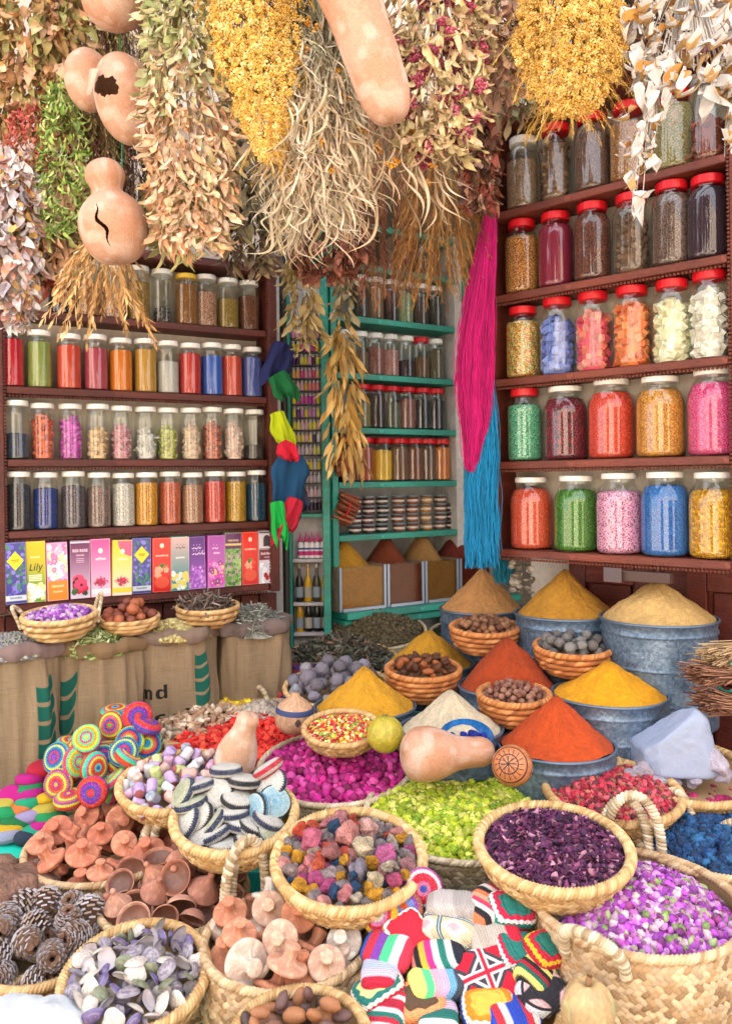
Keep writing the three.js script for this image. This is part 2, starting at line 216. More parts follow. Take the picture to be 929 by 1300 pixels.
for (const k in J) { const j = J[k], sc = (p) => p.map(([r, y]) => [r * j.R, y]); j.glassGeo = lathe(sc(j.body), 32); j.lidGeo = lathe(sc(j.lid), 28); j.lidRibs = (() => { const y0 = j.lid[1][1], y1 = j.lid[4][1], g = new GB(), r = j.lid[2][0] * j.R; g.grid((u, v) => { const a = u * 2 * PI, rr = r * (1 + .012 * (Math.sin(a * 40) > 0 ? 1 : 0)); return [Math.cos(a) * rr, y0 + .003 + (y1 - y0 - .006) * v, Math.sin(a) * rr]; }, 80, 1); return g.build(); })(); }
const lidMats = { w: M('#e4e2dc', { roughness: .45 }), r: M('#cc1220', { roughness: .4 }), y: M('#d9b23a', { roughness: .4 }), g: M('#a9adad', { roughness: .4, metalness: .4 }) };
const fillGeo = new Map();
function fill(k, f) { const key = k + f; if (!fillGeo.has(key)) { const j = J[k], top = f * j.h, P = [[0, j.in[0][1]]]; let last = null; for (const [r, y] of j.in) { if (y < top) { P.push([r * j.R, y]); last = [r, y]; } else { if (last) { const q = (top - last[1]) / (y - last[1]); P.push([(last[0] + (r - last[0]) * q) * j.R, top]); } last = null; break; } } const re = P[P.length - 1][0], ye = P[P.length - 1][1]; P.push([re * .8, ye + .003], [re * .45, ye + .006], [0, ye + .007]); fillGeo.set(key, lathe(P, 28)); } return fillGeo.get(key); }
const pieceGeo = { cube: [rbox(.024, .022, .026, .002), rbox(.03, .024, .02, .002), rbox(.02, .03, .026, .002)], tab: [0, 1, 2].map((s) => displace(new THREE.IcosahedronGeometry(.014, 1), .008, 60, s * 3.1)), stick: [rbox(.012, .06, .012, .003), rbox(.015, .045, .013, .003)], nut: [0, 1].map((s) => { const g = displace(new THREE.IcosahedronGeometry(.011, 2), .003, 90, s); g.scale(1, .7, 1); return g; }) };
function jar(k, lid, line, s, y, spec, label, group, seed, off = 0, gl = glass) {
  // spec: [fill, kind, colours, pieceType]
  const rnd = rs(seed), j = J[k], t = thing('glass_jar', label, 'jar', group); line.place(t, s, y, off); t.rotation.y += rnd.r(-.6, .6);
  if (spec[3] === undefined && k !== 'C') t.rotation.y = rnd.r(0, 6.28); t.position.add(line.d.clone().multiplyScalar(rnd.r(-.003, .003))).add(line.n.clone().multiplyScalar(rnd.r(-.008, .003))); t.rotation.z = rnd.r(-.008, .008); t.scale.set(1, rnd.r(.97, 1.02), 1);
  mesh('glass', j.glassGeo, gl, t); const l = mesh('lid', j.lidGeo, lidMats[lid], t); if (k !== 'C') mesh('grip_ribs', j.lidRibs, lidMats[lid], l);
  const [f, kind, cs, pt] = spec; if (f <= 0) return t;
  if (!pt) { mesh('contents', fill(k, f), kind === 'p' ? powder(cs) : grains(cs, kind), t); return t; }
  const cg = mesh('contents', new THREE.CylinderGeometry(j.R * .7, j.R * .7, f * j.h * .9, 14).translate(0, f * j.h * .45 + .004, 0), M(cs[0], { roughness: .9 }), t);
  const sm = k === 'L', lo = .014, hi = f * j.h - .01, n = Math.round((sm ? 60 : 64) * f / .7), pts = []; let tr = 0;
  while (pts.length < n && tr++ < 900) { const a = rnd() * 6.283, y = rnd.r(lo, hi), d = sm ? .0125 : .0175; if (pts.some((q) => { const da = Math.abs(q[0] - a), w = Math.min(da, 6.283 - da) * j.R * .7; return Math.hypot(w, q[1] - y) < d; })) continue; pts.push([a, y]); }
  for (const [a, y] of pts) { const m = mesh('piece', rnd.pick(pieceGeo[pt]), M(rnd.pick(cs), { roughness: .75, map: clayMap }), cg), q = j.R * rnd.r(.6, .72) - (sm ? .0 : 0); m.position.set(Math.cos(a) * q, y, Math.sin(a) * q); m.rotation.set(rnd.r(-1, 1), -a + rnd.r(-.8, .8), rnd.r(-1, 1)); m.scale.setScalar(rnd.r(.7, 1.0) * (sm ? .72 : .98)); }
  for (let c = 0; c < 5; c++) { const m = mesh('piece', rnd.pick(pieceGeo[pt]), M(rnd.pick(cs), { roughness: .75, map: clayMap }), cg), a = rnd.r(0, 6.28), q = j.R * .42 * rnd(); m.position.set(Math.cos(a) * q, f * j.h - .005 + rnd.r(0, .008), Math.sin(a) * q); m.rotation.set(rnd.r(-1, 1), a, rnd.r(-1, 1)); m.scale.setScalar(k === 'L' ? .75 : .95); }
  return t;
}
const L_SHELF = ['top', 'second', 'third', 'fourth'];
const leftJars = [
  [[80, [.62, 'm', '#1b1c26'], 'black beads'], [114, [.6, 'm', ['#a8683e', '#8a5330', '#c08a5c']], 'brown seeds half hidden by straw'], [148, [.5, 'm', ['#9a6a58', '#c79a86']], 'pinkish bark chips'], [180, [.7, 'm', ['#a8803a', '#8a6a30']], 'ochre seeds'], [210, [.3, 'c', ['#4a4340', '#5d524b'], 'nut'], 'dark nuts'], [238, [.82, 'm', ['#96602c', '#84521f', '#a8713a']], 'brown cumin', 'y'], [265, [.66, 'm', ['#b98468', '#8f5e48', '#d3a68c']], 'pink brown seeds'], [291, [.58, 'm', ['#a08236', '#8a6e2a']], 'olive yellow grains'], [318, [.68, 'm', ['#7a4428', '#935a3a', '#5c3320']], 'dark brown husks']],
  [[17, [.83, 'f', '#d3092c'], 'scarlet powder'], [53, [.9, 'f', '#96a34e'], 'sage green powder'], [90, [.78, 'f', '#e04a2c'], 'vermilion powder'], [124, [.74, 'f', '#c04a60'], 'raspberry pink powder'], [155, [.76, 'f', '#f08200'], 'orange powder'], [186, [.8, 'f', '#d29a38'], 'golden ochre powder'], [215, [.6, 'f', '#c9c4bd'], 'pale grey powder'], [243, [.8, 'f', '#d4322c'], 'brick red powder'], [270, [.74, 'f', '#2f66cc'], 'bright blue powder'], [296, [.76, 'f', '#de4a30'], 'tomato red powder'], [322, [.78, 'f', '#5568ba'], 'periwinkle blue powder']],
  [[21, [.42, 'm', ['#2e3c50', '#3e4c62']], 'blue black grit'], [55, [.76, '', ['#d9603c', '#c44c2c', '#e07a58'], 'tab'], 'coral red lumps'], [90, [.74, '', ['#c94ab4', '#b83aa4', '#d96cc6'], 'tab'], 'bright magenta lumps'], [123, [.56, '', ['#cfa878', '#dcbc92', '#bd9462'], 'tab'], 'tan lumps'], [155, [.6, '', ['#cf8c98', '#dca4ac', '#bf7482'], 'tab'], 'dusty pink lumps'], [185, [.5, '', ['#c9c6c0', '#dad6d0'], 'stick'], 'white sticks'], [214, [.62, '', ['#b9b860', '#cfce86', '#a4a44a'], 'tab'], 'lime yellow lumps'], [243, [.66, '', ['#d0ae92', '#dec4ac'], 'tab'], 'beige lumps'], [271, [.68, '', ['#c0664c', '#a9523a', '#cf826a'], 'tab'], 'rust red lumps'], [297, [.68, '', ['#d0aa98', '#dcc0b2'], 'tab'], 'pale pink lumps'], [323, [.28, 'm', ['#3a3430', '#50463e']], 'a few black pods']],
  [[23, [.76, 'm', ['#34333a', '#48454c', '#26252c']], 'charcoal coloured seeds'], [58, [.7, 'm', ['#10307c', '#0c2464', '#1c409a']], 'deep blue crystals'], [93, [.72, 'm', ['#4f4450', '#6a5c66', '#3c343e']], 'mauve grey seeds'], [125, [.72, 'm', ['#7c6058', '#967a70', '#664c46']], 'dusky brown seeds'], [156, [.78, 'm', ['#cfc6bc', '#b8ada2', '#dcd6ce']], 'white grey seeds'], [186, [.86, 'm', ['#e09610', '#c8800a', '#eaa828']], 'amber orange grains'], [216, [.78, 'm', ['#cf5a36', '#b84a2a', '#da7450']], 'orange red grains'], [244, [.74, 'm', ['#b47e5e', '#9a684a', '#c69678']], 'tan pink grains'], [271, [.84, 'm', ['#d63a2e', '#be2c24', '#e0584a']], 'red grains'], [298, [.8, 'm', ['#c8920c', '#aa7a08', '#d8a82a']], 'mustard yellow grains'], [325, [.72, 'm', ['#164a66', '#0e3a54', '#20607c']], 'petrol blue grains']],
];
leftJars.forEach((row, r) => row.forEach(([px, spec, what, lid], i) => { const s = LA.s(px, 520); jar('L', lid || 'w', LA, s, leftRows[r], spec, `${lid ? 'yellow' : 'white'}-lidded jar of ${what}, ${L_SHELF[r]} shelf above the sacks`, 'jars on the rack above the sacks', 100 + r * 20 + i, -.005, glassGreen); }));
const rightJars = [
  ['T', [[668, [.66, 'm', ['#94735a', '#a98668', '#80614a']], 'fine brown seeds', 'w'], [711, [.8, 'c', ['#7a573c', '#9a7250', '#64462f'], 'nut'], 'dark nutmeg slices'], [758, [.84, 'm', ['#6e4e40', '#835e4e', '#5a3f33']], 'dark brown seeds'], [803, [.72, 'm', ['#a8703c', '#c28a52', '#8a5628']], 'golden husks'], [858, [.78, 'm', ['#94844e', '#786840', '#aa9a62']], 'olive dried herbs'], [905, [.5, '', ['#7c3a26', '#8c4630'], 'stick'], 'cinnamon sticks', 'g']]],
  ['T', [[665, [.76, 'm', ['#c8803a', '#a85f24', '#7c4a24', '#dca05c']], 'orange brown blossoms'], [708, [.82, 'f', '#8c0c36'], 'deep crimson powder'], [755, [.84, 'm', ['#54282a', '#6a3a2c', '#3a1c20', '#8a4a2c']], 'dark red petals'], [805, [.72, 'c', ['#6a4c38', '#7c5c46'], 'tab'], 'brown bark lumps'], [856, [.84, 'm', ['#6c5044', '#806258', '#4c382f']], 'brown grey seeds'], [903, [.86, 'm', ['#2c1626', '#3c1e34']], 'purple black berries']]],
  ['T', [[664, [.78, 'm', ['#d84a28', '#e0b43a', '#4a8a3a', '#e8d8a0', '#d08a20']], 'multicoloured beads'], [708, [.72, '', ['#6c80c8', '#8494d8', '#5a6eb8'], 'cube'], 'powder blue cubes'], [754, [.72, '', ['#dc5064', '#e07058', '#e89080', '#c93a50'], 'cube'], 'pink and coral cubes'], [804, [.78, '', ['#e07032', '#e88a50', '#d05c20'], 'cube'], 'orange cubes'], [856, [.74, '', ['#e4d9b4', '#eee6cc', '#d9cca2'], 'cube'], 'cream yellow cubes'], [903, [.76, '', ['#e4dace', '#efe8de', '#d6cabc'], 'cube'], 'ivory cubes']]],
  ['B', [[665, [.76, 'm', ['#3f9a72', '#62b48c', '#2c7a58', '#8cc8a6']], 'mint green crystals', 'r', 'T'], [716, [.84, 'm', ['#7a1026', '#1e141c', '#a8223c', '#561020']], 'black and crimson seeds'], [773, [.82, 'm', ['#dc3a22', '#c82a18', '#e65a3c']], 'bright red crystals'], [835, [.86, 'm', ['#cf8628', '#e0a24a', '#b87018']], 'amber crystals'], [905, [.84, 'm', ['#dc3a7c', '#c82a6a', '#e86a9c']], 'hot pink crystals']]],
  ['B', [[671, [.84, 'm', ['#dc4a26', '#c83c1c', '#e6684a']], 'orange red chips'], [727, [.8, 'm', ['#3c7a12', '#2c660c', '#58962a']], 'grass green chips'], [784, [.76, 'm', ['#e890b8', '#e898bc', '#f0b0cc', '#7a2c50', '#eca4c4']], 'pale pink beads with dark specks'], [843, [.84, 'm', ['#1866b4', '#1054a0', '#2c7cc8']], 'bright blue chips'], [904, [.78, 'c', ['#dc9a08', '#c88406', '#e8b028']], 'golden yellow chips']]],
];
const R_SHELF = ['top', 'second', 'third', 'fourth', 'bottom'];
rightJars.forEach(([k, row], r) => row.forEach(([px, spec, what, lid, kk], i) => { const ld = lid || (r < 3 ? 'r' : 'w'); jar(kk || k, ld, RA, RA.s(px, 610), rightRows[r], spec, `${{ w: 'white', r: 'red', g: 'grey' }[ld]}-lidded jar of ${what} on ${R_SHELF[r]} shelf above zinc tins`, 'jars on the rack above the tins', 300 + r * 20 + i, (kk || k) === 'B' ? -.012 : 0); }));

// printed incense boxes
const boxSpec = [[18, 'yellow diamond on blue lavender print', '#3c3f86', 'lav'], [43, 'yellow and green print reading Lily', '#e6b020', 'lily'], [71, 'pink blossom print with orange foot', '#e886b4', 'blossom'], [99, 'dark plum print with a red flower', '#4a1440', 'redflower'], [125, 'pale pink print with a heap of crimson threads', '#e48ab0', 'threads'], [151, 'yellow and pink print with a heap of crimson threads', '#e8b83c', 'threads2'], [176, 'yellow diamond on violet flower print', '#3c3f86', 'lav'], [201, 'red print with a pot of strawberries', '#d0261c', 'straw'], [224, 'green and white print with pale flowers', '#5c9a8c', 'whitefl'], [246, 'deep purple print with Arabic writing', '#5a1a7c', 'purple'], [269, 'mauve print with violet flowers', '#a83a9c', 'mauve'], [291, 'olive print of green leaves', '#5c8a3c', 'leaf'], [313, 'scarlet print with strawberries', '#d43424', 'straw'], [334, 'white print reading Red Rose', '#cfc4d0', 'rose']];
function flowers(g, rnd, x0, y0, x1, y1, n, r, cs) { for (let i = 0; i < n; i++) { const x = rnd.r(x0, x1), y = rnd.r(y0, y1), q = r * rnd.r(.7, 1.2); g.fillStyle = rnd.pick(cs); for (let k = 0; k < 5; k++) { const a = k * 1.2566 + i; g.beginPath(); g.arc(x + Math.cos(a) * q * .6, y + Math.sin(a) * q * .6, q * .5, 0, 7); g.fill(); } g.fillStyle = cs[0]; g.beginPath(); g.arc(x, y, q * .28, 0, 7); g.fill(); } }
const boxAtlas = new Atlas(112, 288, 7, 2), boxFront = new THREE.MeshStandardMaterial({ map: boxAtlas.tex, roughness: .3 });
function boxPrint(kind, bg, seed) {
  return boxAtlas.add((g, w, h) => {
    const rnd = rs(seed), band = (a, b, c) => { g.fillStyle = c; g.fillRect(0, a * h, w, (b - a) * h); }, txt = (s, y, sz, c, f = 'bold ') => { g.fillStyle = c; g.font = f + sz + 'px sans-serif'; g.textAlign = 'center'; g.fillText(s, w / 2, y * h); };
    const grad = (a, b) => { const q = g.createLinearGradient(0, 0, 0, h); q.addColorStop(0, a); q.addColorStop(1, b); g.fillStyle = q; g.fillRect(0, 0, w, h); };
    const scr = (y, c, n = 3) => { g.strokeStyle = c; g.lineWidth = 4; for (let k = 0; k < n; k++) { g.beginPath(); g.arc(w * (.3 + .2 * k), y * h, 7 + 2 * (k % 2), .2, 2.6 + .5 * k); g.stroke(); g.fillStyle = c; g.fillRect(w * (.32 + .18 * k), y * h - 14, 4, 4); } };
    band(0, 1, bg);
    if (kind === 'lav') { flowers(g, rnd, 4, h * .05, w - 4, h * .88, 90, 9, ['#4a4fa8', '#6a5cc0', '#2c6a3c', '#3c8a4a', '#8a7ad8']); g.fillStyle = '#f0d020'; g.save(); g.translate(w / 2, h * .3); g.rotate(PI / 4); g.fillRect(-32, -32, 64, 64); g.restore(); g.fillStyle = '#6a5a10'; g.fillRect(w * .32, h * .28, w * .36, 4); g.fillRect(w * .36, h * .31, w * .28, 3); band(.86, .95, '#c8d0d4'); txt('lavender', .915, 15, '#33407a'); }
    if (kind === 'lily') { grad('#f0b818', '#5c9a3c'); txt('incense', .27, 14, '#fbe9b8'); txt('Lily', .48, 44, '#3a3410', 'italic bold '); g.fillStyle = '#f4f4e8'; for (let k = 0; k < 4; k++) g.fillRect(w * .18, h * (.55 + k * .028), w * .64, 4); flowers(g, rnd, 10, h * .72, w - 10, h * .97, 34, 15, ['#e8dc98', '#f4f6f2', '#e6ece4']); }
    if (kind === 'blossom') { flowers(g, rnd, 4, 6, w - 4, h * .62, 50, 17, ['#f4dca8', '#f0a4cc', '#e070ac', '#fbe0ee']); band(.66, 1, '#e8862c'); txt('blossom', .77, 17, '#ffe6b8'); txt('incense', .86, 14, '#ffe6b8'); }
    if (kind === 'redflower') { grad('#5a1a4a', '#d8cadc'); band(.02, .05, '#d8c8d4'); txt('RED ROSE', .2, 19, '#e8d8dc'); txt('incense', .27, 13, '#e8c0cc'); for (let k = 0; k < 3; k++) { g.fillStyle = '#cfb0c4'; g.fillRect(w * .3, h * (.31 + k * .03), w * .4, 3); } flowers(g, rnd, w * .3, h * .68, w * .7, h * .82, 14, 26, ['#3c1420', '#d01c48', '#e84068']); flowers(g, rnd, 4, h * .84, w - 4, h * .92, 10, 10, ['#304a2c', '#3c6a3c']); }
    if (kind === 'threads' || kind === 'threads2') { grad(kind === 'threads' ? '#c4448c' : '#f0c020', kind === 'threads' ? '#f4d0e0' : '#f4dce0'); if (kind === 'threads2') { g.fillStyle = '#e05a7c'; g.beginPath(); g.arc(w, 0, 84, 0, 7); g.fill(); } g.fillStyle = '#fbe8d0'; g.beginPath(); g.arc(w / 2, h * .2, 13, 0, 7); g.fill(); txt('saffron', .36, 17, '#fff2e0'); for (let i = 0; i < 260; i++) { g.strokeStyle = rnd.pick(['#b01848', '#d02c5c', '#8c1038']); g.lineWidth = 2.4; const x = w / 2 + rnd.g() * 44, y = h * .74 + rnd.g() * 34 * (1 - Math.abs(x - w / 2) / 70); g.beginPath(); g.moveTo(x, y); g.lineTo(x + rnd.r(-12, 12), y + rnd.r(-9, 9)); g.stroke(); } band(.86, .95, kind === 'threads' ? '#f8e4ec' : '#f0d038'); }
    if (kind === 'straw') { grad('#e03020', '#c81c18'); g.fillStyle = '#f8d8c0'; g.beginPath(); g.arc(w / 2, h * .14, 13, 0, 7); g.fill(); txt('strawberry', .34, 15, '#ffe0c8'); flowers(g, rnd, w * .25, h * .52, w * .75, h * .68, 18, 18, ['#f4a080', '#e42c20', '#c41410']); flowers(g, rnd, w * .4, h * .5, w * .65, h * .56, 4, 9, ['#2c6a20', '#4c8a34']); g.fillStyle = '#d85038'; g.beginPath(); g.ellipse(w / 2, h * .82, 44, 32, 0, 0, 7); g.fill(); }
    if (kind === 'whitefl') { grad('#d0a8a4', '#2c7c84'); scr(.18, '#5a2c2c'); txt('jasmine', .4, 15, '#f4ece0'); flowers(g, rnd, 6, h * .68, w - 6, h * .96, 38, 13, ['#d8c860', '#eef4f6', '#c8dce8']); }
    if (kind === 'purple') { grad('#4c1470', '#9a58b8'); scr(.2, '#f0e0f0'); scr(.31, '#f0e0f0', 4); flowers(g, rnd, 6, h * .56, w - 6, h * .96, 90, 8, ['#b46cd0', '#8c3cac', '#d49ce0']); }
    if (kind === 'mauve') { grad('#9a3c98', '#c074b8'); scr(.22, '#f4d8ec', 2); txt('violet', .35, 16, '#f4d8ec'); flowers(g, rnd, 8, h * .5, w - 8, h * .92, 34, 17, ['#e8c860', '#c83cb0', '#e080cc', '#8c2c8c']); }
    if (kind === 'leaf') { flowers(g, rnd, 2, h * .3, w - 2, h, 150, 9, ['#3c6a2c', '#7cac4c', '#a4c47c', '#5c9440', '#c48cb0']); band(0, .3, '#5a2458'); band(.2, .24, '#d8c070'); txt('rosemary', .16, 16, '#e8d890'); }
    if (kind === 'rose') { band(0, .34, '#4a3c44'); band(.04, .33, '#d4ccd4'); g.fillStyle = '#2c2428'; g.fillRect(w * .28, h * .16, w * .44, h * .13); g.beginPath(); g.arc(w / 2, h * .16, w * .22, 0, 7); g.fill(); band(.35, .55, '#6a1c2c'); txt('Red Rose', .45, 20, '#f4e8ea'); txt('incense', .51, 11, '#e8d0d4'); flowers(g, rnd, 8, h * .6, w - 8, h * .94, 24, 14, ['#c8ccd8', '#eef0f6', '#dce0ec', '#b8c0d0']); flowers(g, rnd, w * .4, h * .78, w * .9, h * .92, 7, 17, ['#7a0c1c', '#c41c34', '#a01428']); }
    g.strokeStyle = 'rgba(245,235,225,.55)'; g.lineWidth = 2; g.strokeRect(2, 2, w - 4, h - 4);
  });
}
boxSpec.forEach(([px, what, bg, kind], i) => {
  const rnd = rs(500 + i), s0 = LA.s(px - 14.4 + i * .3, 710), s1 = LA.s(px + 14.4 - i * .3, 710), w = s1 - s0, h = .194 + rnd.r(-.006, .005), d = .035;
  const t = thing('incense_box', `incense box, ${what}, above the sacks`, 'box', 'incense boxes in a row'); LA.place(t, (s0 + s1) / 2, leftRows[4] + .001, .02 + rnd.r(-.004, .006)); t.rotation.z = rnd.r(-.02, .02);
  mesh('carton', rbox(w - .003, h, d, .0015, 0, h / 2, 0), M(bg, { roughness: .35 }), t);
  const pg = new THREE.PlaneGeometry(w - .006, h - .004); pg.translate(0, h / 2, d / 2 + .0012); mesh('printed_front', boxAtlas.geo(pg, boxPrint(kind, bg, 900 + i)), boxFront, t);
});

// planks and doors under the racks
{
  const t = thing('plank_cabinet', 'dark red plank cabinet behind the burlap sacks', 'cabinet'); LA.place(t, 0, 0);
  const n = 14, w = (sL1 - sL0 + .1) / n; for (let i = 0; i < n; i++) mesh('plank', rbox(w - .004, leftRows[4] - .05, .03, .003, sL0 - .05 + (i + .5) * w, (leftRows[4] - .05) / 2, -.075 + .003 * hash(i)), i % 3 ? redWoodDark : redWood, t);
  const d = thing('panelled_cabinet', 'red brown cabinet with raised panel doors behind the zinc tins', 'cabinet'); RA.place(d, 0, 0);
  const yt = rightRows[4] - .05, y0 = .3, door = (s0, s1, nm) => { const g = new THREE.Group(); g.name = 'door'; d.add(g); const W = s1 - s0, m = (s0 + s1) / 2, z = -.22; const mm = wood('#8a3322');
    mesh('stile', rbox(.06, yt - y0, .03, .003, s0 + .03, (yt + y0) / 2, z), mm, g); mesh('stile', rbox(.06, yt - y0, .03, .003, s1 - .03, (yt + y0) / 2, z), mm, g);
    for (const y of [yt - .035, (yt + y0) / 2, y0 + .035]) mesh('rail', rbox(W - .122, .07, .028, .003, m, y, z), mm, g);
    for (const q of [.25, .75]) { const hh = (yt - y0) / 2 - .11; mesh('raised_panel', rbox(W - .15, hh, .022, .008, m, y0 + (yt - y0) * (q === .25 ? .27 : .73), z - .004, 2), wood('#802c1e'), g); mesh('panel_back', box(W - .12, hh + .06, .006, m, y0 + (yt - y0) * (q === .25 ? .27 : .73), z - .012), mm, g); } };
  const sA = RA.s(682, 740), sB = RA.s(792, 740), sC = RA.s(836, 740); door(sA, sB); door(sC, sC + .55); door(sC + .56, sC + 1.0);
  mesh('inner_board', box(sC - sB - .01, yt - y0, .01, (sB + sC) / 2, (yt + y0) / 2, -.25), wood('#8a3322'), d);
  const k = thing('iron_bracket', 'grey iron bracket under the bottom shelf above tins', 'bracket'); RA.place(k, RA.s(776, 712, .08), rightRows[4] - .055, .076); mesh('plate', rbox(.055, .042, .006, .002), M('#54484a', { metalness: .1, roughness: .6 }), k); mesh('arm', rbox(.14, .03, .03, .003, .09, -.002, -.03), M('#4a3630', { metalness: .1, roughness: .6 }), k);
}

// ---------------------------------------------------------------- shop interior
const stickG = lathe([[0, -.045], [.006, -.045], [.0065, 0], [.006, .045], [0, .045]], 8);
{
  const rowsY = [300, 350, 413, 481, 546, 611, 674].map((py) => CA.y(520, py)), s0 = CA.s(418), s1 = CA.s(571);
  const t = thing('teal_shelving', 'teal and white shelving of jars inside the shop', 'shelves'); CA.place(t, 0, 0);
  const white = plaster('#dcd8d4');
  rowsY.forEach((y) => mesh('shelf_board', rbox(s1 - s0 - .02, .026, .15, .002, (s0 + s1) / 2, y - .013, -.01), tealWood, t));
  mesh('side_post', rbox(.03, 2.5, .17, .003, s0 - .012, 1.25, -.01), tealWood, t); mesh('side_post', rbox(.045, 2.5, .16, .003, s1 + .015, 1.25, -.02), white, t); mesh('post_edge', rbox(.024, 2.5, .16, .003, s1 + .052, 1.25, -.01), tealWood, t);
  mesh('back_panel', box(s1 - s0 + .05, 2.5, .012, (s0 + s1) / 2, 1.25, -.1), M('#d2d0cb', { map: plasterMap }), t);
  const table = thing('bin_table', 'teal table carrying the clear spice bins in the shop', 'table'); CA.place(table, 0, 0); const yb = CA.y(505, 767, .1);
  mesh('top', rbox(s1 - s0 + .3, .03, .34, .003, (s0 + s1) / 2 + .12, yb - .015, .02), tealWood, table); mesh('apron', rbox(s1 - s0 + .3, .03, .3, .003, (s0 + s1) / 2 + .12, yb - .05, .02), tealWood, table);
  for (const s of [s0 - .01, s1 + .2]) mesh('leg', rbox(.045, yb - .066, .045, .003, s, (yb - .066) / 2, .13), tealWood, table);
  // jars
  const rows = [
    [1, [[468, [.7, 'm', '#3a3f40'], 'grey seeds', 'w'], [491, [.8, 'm', '#5c5a4a'], 'olive seeds', 'w'], [513, [.7, 'm', '#384a58'], 'blue grey seeds', 'w'], [538, [.7, 'm', '#4a443c'], 'umber seeds', 'w']]],
    [2, [[457, [.8, 'm', '#40342f'], 'dark peppercorns', 'w'], [476, [.78, 'm', '#7a5c40'], 'brown powder', 'w'], [496, [.8, 'm', '#3c2a2a'], 'black brown seeds', 'w'], [515, [.7, 'm', ['#8a9070', '#6c7450']], 'pale green pods', 'w'], [534, [.66, 'm', '#4a3830'], 'brown seeds', 'w'], [553, [.75, 'm', '#3c3a30'], 'olive black seeds', 'w']]],
    [3, [[438, [.6, 'm', '#55524a'], 'grey brown leaves', 'w'], [457, [.52, 'm', '#6c5236'], 'tan seeds', 'w'], [477, [.66, 'm', ['#70423a', '#8a5a50']], 'reddish seeds', 'w'], [496, [.62, 'm', ['#94605c', '#a87a70']], 'dusty rose seeds', 'w'], [515, [.4, 'm', '#3a2a34'], 'dark plum seeds', 'w'], [534, [.5, 'm', '#6a4a30'], 'toffee brown seeds', 'r'], [553, [.7, 'm', ['#4a4030', '#60543c']], 'mixed brown seeds', 'w']]],
    [4, [[457, [.55, 'm', '#7c6c3c'], 'khaki powder', 'r'], [477, [.8, 'm', '#3a2622'], 'black cloves', 'r'], [496, [.6, 'm', '#5c5a48'], 'grey green herbs', 'r'], [516, [.7, 'm', ['#6a4038', '#845448']], 'brown red buds', 'r'], [534, [.7, 'm', '#2c2a2c'], 'black seeds', 'r'], [552, [.7, 'm', '#2a242a'], 'black tea', 'r']]],
    [5, [[440, [.8, 'f', '#5c2a24'], 'maroon powder', 'r'], [460, [.76, 'f', '#8a3a1e'], 'russet powder', 'r'], [482, [.7, 'f', '#cf9a22'], 'yellow turmeric', 'r'], [503, [.8, 'f', '#6c4a34'], 'brown cinnamon powder', 'r'], [523, [.78, 'f', '#6a3c26'], 'chestnut powder', 'r'], [540, [.8, 'f', '#5c4030'], 'dark brown powder', 'r'], [558, [.8, 'f', '#b0601e'], 'orange brown powder', 'r']]],
  ];
  const nth = { 1: 'topmost', 2: 'second', 3: 'third', 4: 'fourth', 5: 'fifth' };
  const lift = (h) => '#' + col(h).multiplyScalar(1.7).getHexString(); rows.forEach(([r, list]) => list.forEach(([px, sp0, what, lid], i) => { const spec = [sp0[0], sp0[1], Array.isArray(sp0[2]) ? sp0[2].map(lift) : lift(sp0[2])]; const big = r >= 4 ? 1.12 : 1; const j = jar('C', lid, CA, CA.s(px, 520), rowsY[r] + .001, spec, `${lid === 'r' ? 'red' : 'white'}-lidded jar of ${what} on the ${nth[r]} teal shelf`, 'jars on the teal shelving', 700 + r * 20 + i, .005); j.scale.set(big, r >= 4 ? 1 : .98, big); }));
  // stacked tubs
  const tubGeo = lathe([[0, 0], [.024, 0], [.027, .004], [.028, .03], [0, .03]], 20), lidG = lathe([[0, .03], [.03, .03], [.03, .039], [.028, .041], [0, .041]], 20), lab = lathe([[.0283, .012], [.0287, .021]], 20), clearLid = M('#7c848c', { roughness: .3 });
  const tubC = ['#4a2c2c', '#5c2a30', '#38302c', '#7c4430', '#8a4a2a', '#b0782c', '#6c4434', '#5c342c'], tubX = [450, 467, 485, 505, 523, 541, 558, 574];
  tubX.forEach((px, c) => { for (let r = 0; r < (c === 7 ? 3 : 4); r++) { const k = thing('spice_tub', `small plastic tub of ${['plum', 'maroon', 'black brown', 'rust', 'orange brown', 'amber', 'brown', 'dark brown'][c]} spice in the stacks below the jars`, 'tub', 'stacked spice tubs'); CA.place(k, CA.s(px, 645, .0), rowsY[6] + .001 + r * .0415, rs(c * 9 + r).r(-.008, .008)); mesh('tub', tubGeo, M(tubC[c], { roughness: .35 }), k); mesh('lid', lidG, clearLid, k); mesh('label', lab, M('#cfc4ba'), k); } });
  // clear bins of spice
  const binX = [430, 491, 539, 583, 625], frame = M('#8d97a8', { metalness: .6, roughness: .35 }), names = ['mustard yellow', 'russet', 'tan', 'dark red'], bc = ['#b8821e', '#7a3418', '#9c7440', '#6c2416'], bs = binX.map((px) => CA.s(px, 720, .16)), yTop = CA.y(500, 716, .16);
  for (let i = 0; i < 4; i++) {
    const b = thing('spice_bin', `clear fronted bin of ${names[i]} spice on the teal table`, 'bin', 'clear spice bins'); CA.place(b, (bs[i] + bs[i + 1]) / 2, yb + .001, .03); const w = bs[i + 1] - bs[i] - .006, h = yTop - yb, d = .26;
    mesh('front_pane', box(w - .02, h, .003, 0, h / 2, d / 2 - .004), new THREE.MeshPhysicalMaterial({ color: 0xf4f0e6, transmission: 1, roughness: .06, thickness: 0, ior: 1.2 }), b);
    for (const s of [-1, 1]) mesh('corner_strip', rbox(.012, h, .012, .001, s * (w / 2 - .006), h / 2, d / 2 - .006), frame, b); mesh('bottom_rail', rbox(w - .024, .014, .012, .001, 0, .007, d / 2 + .002), frame, b);
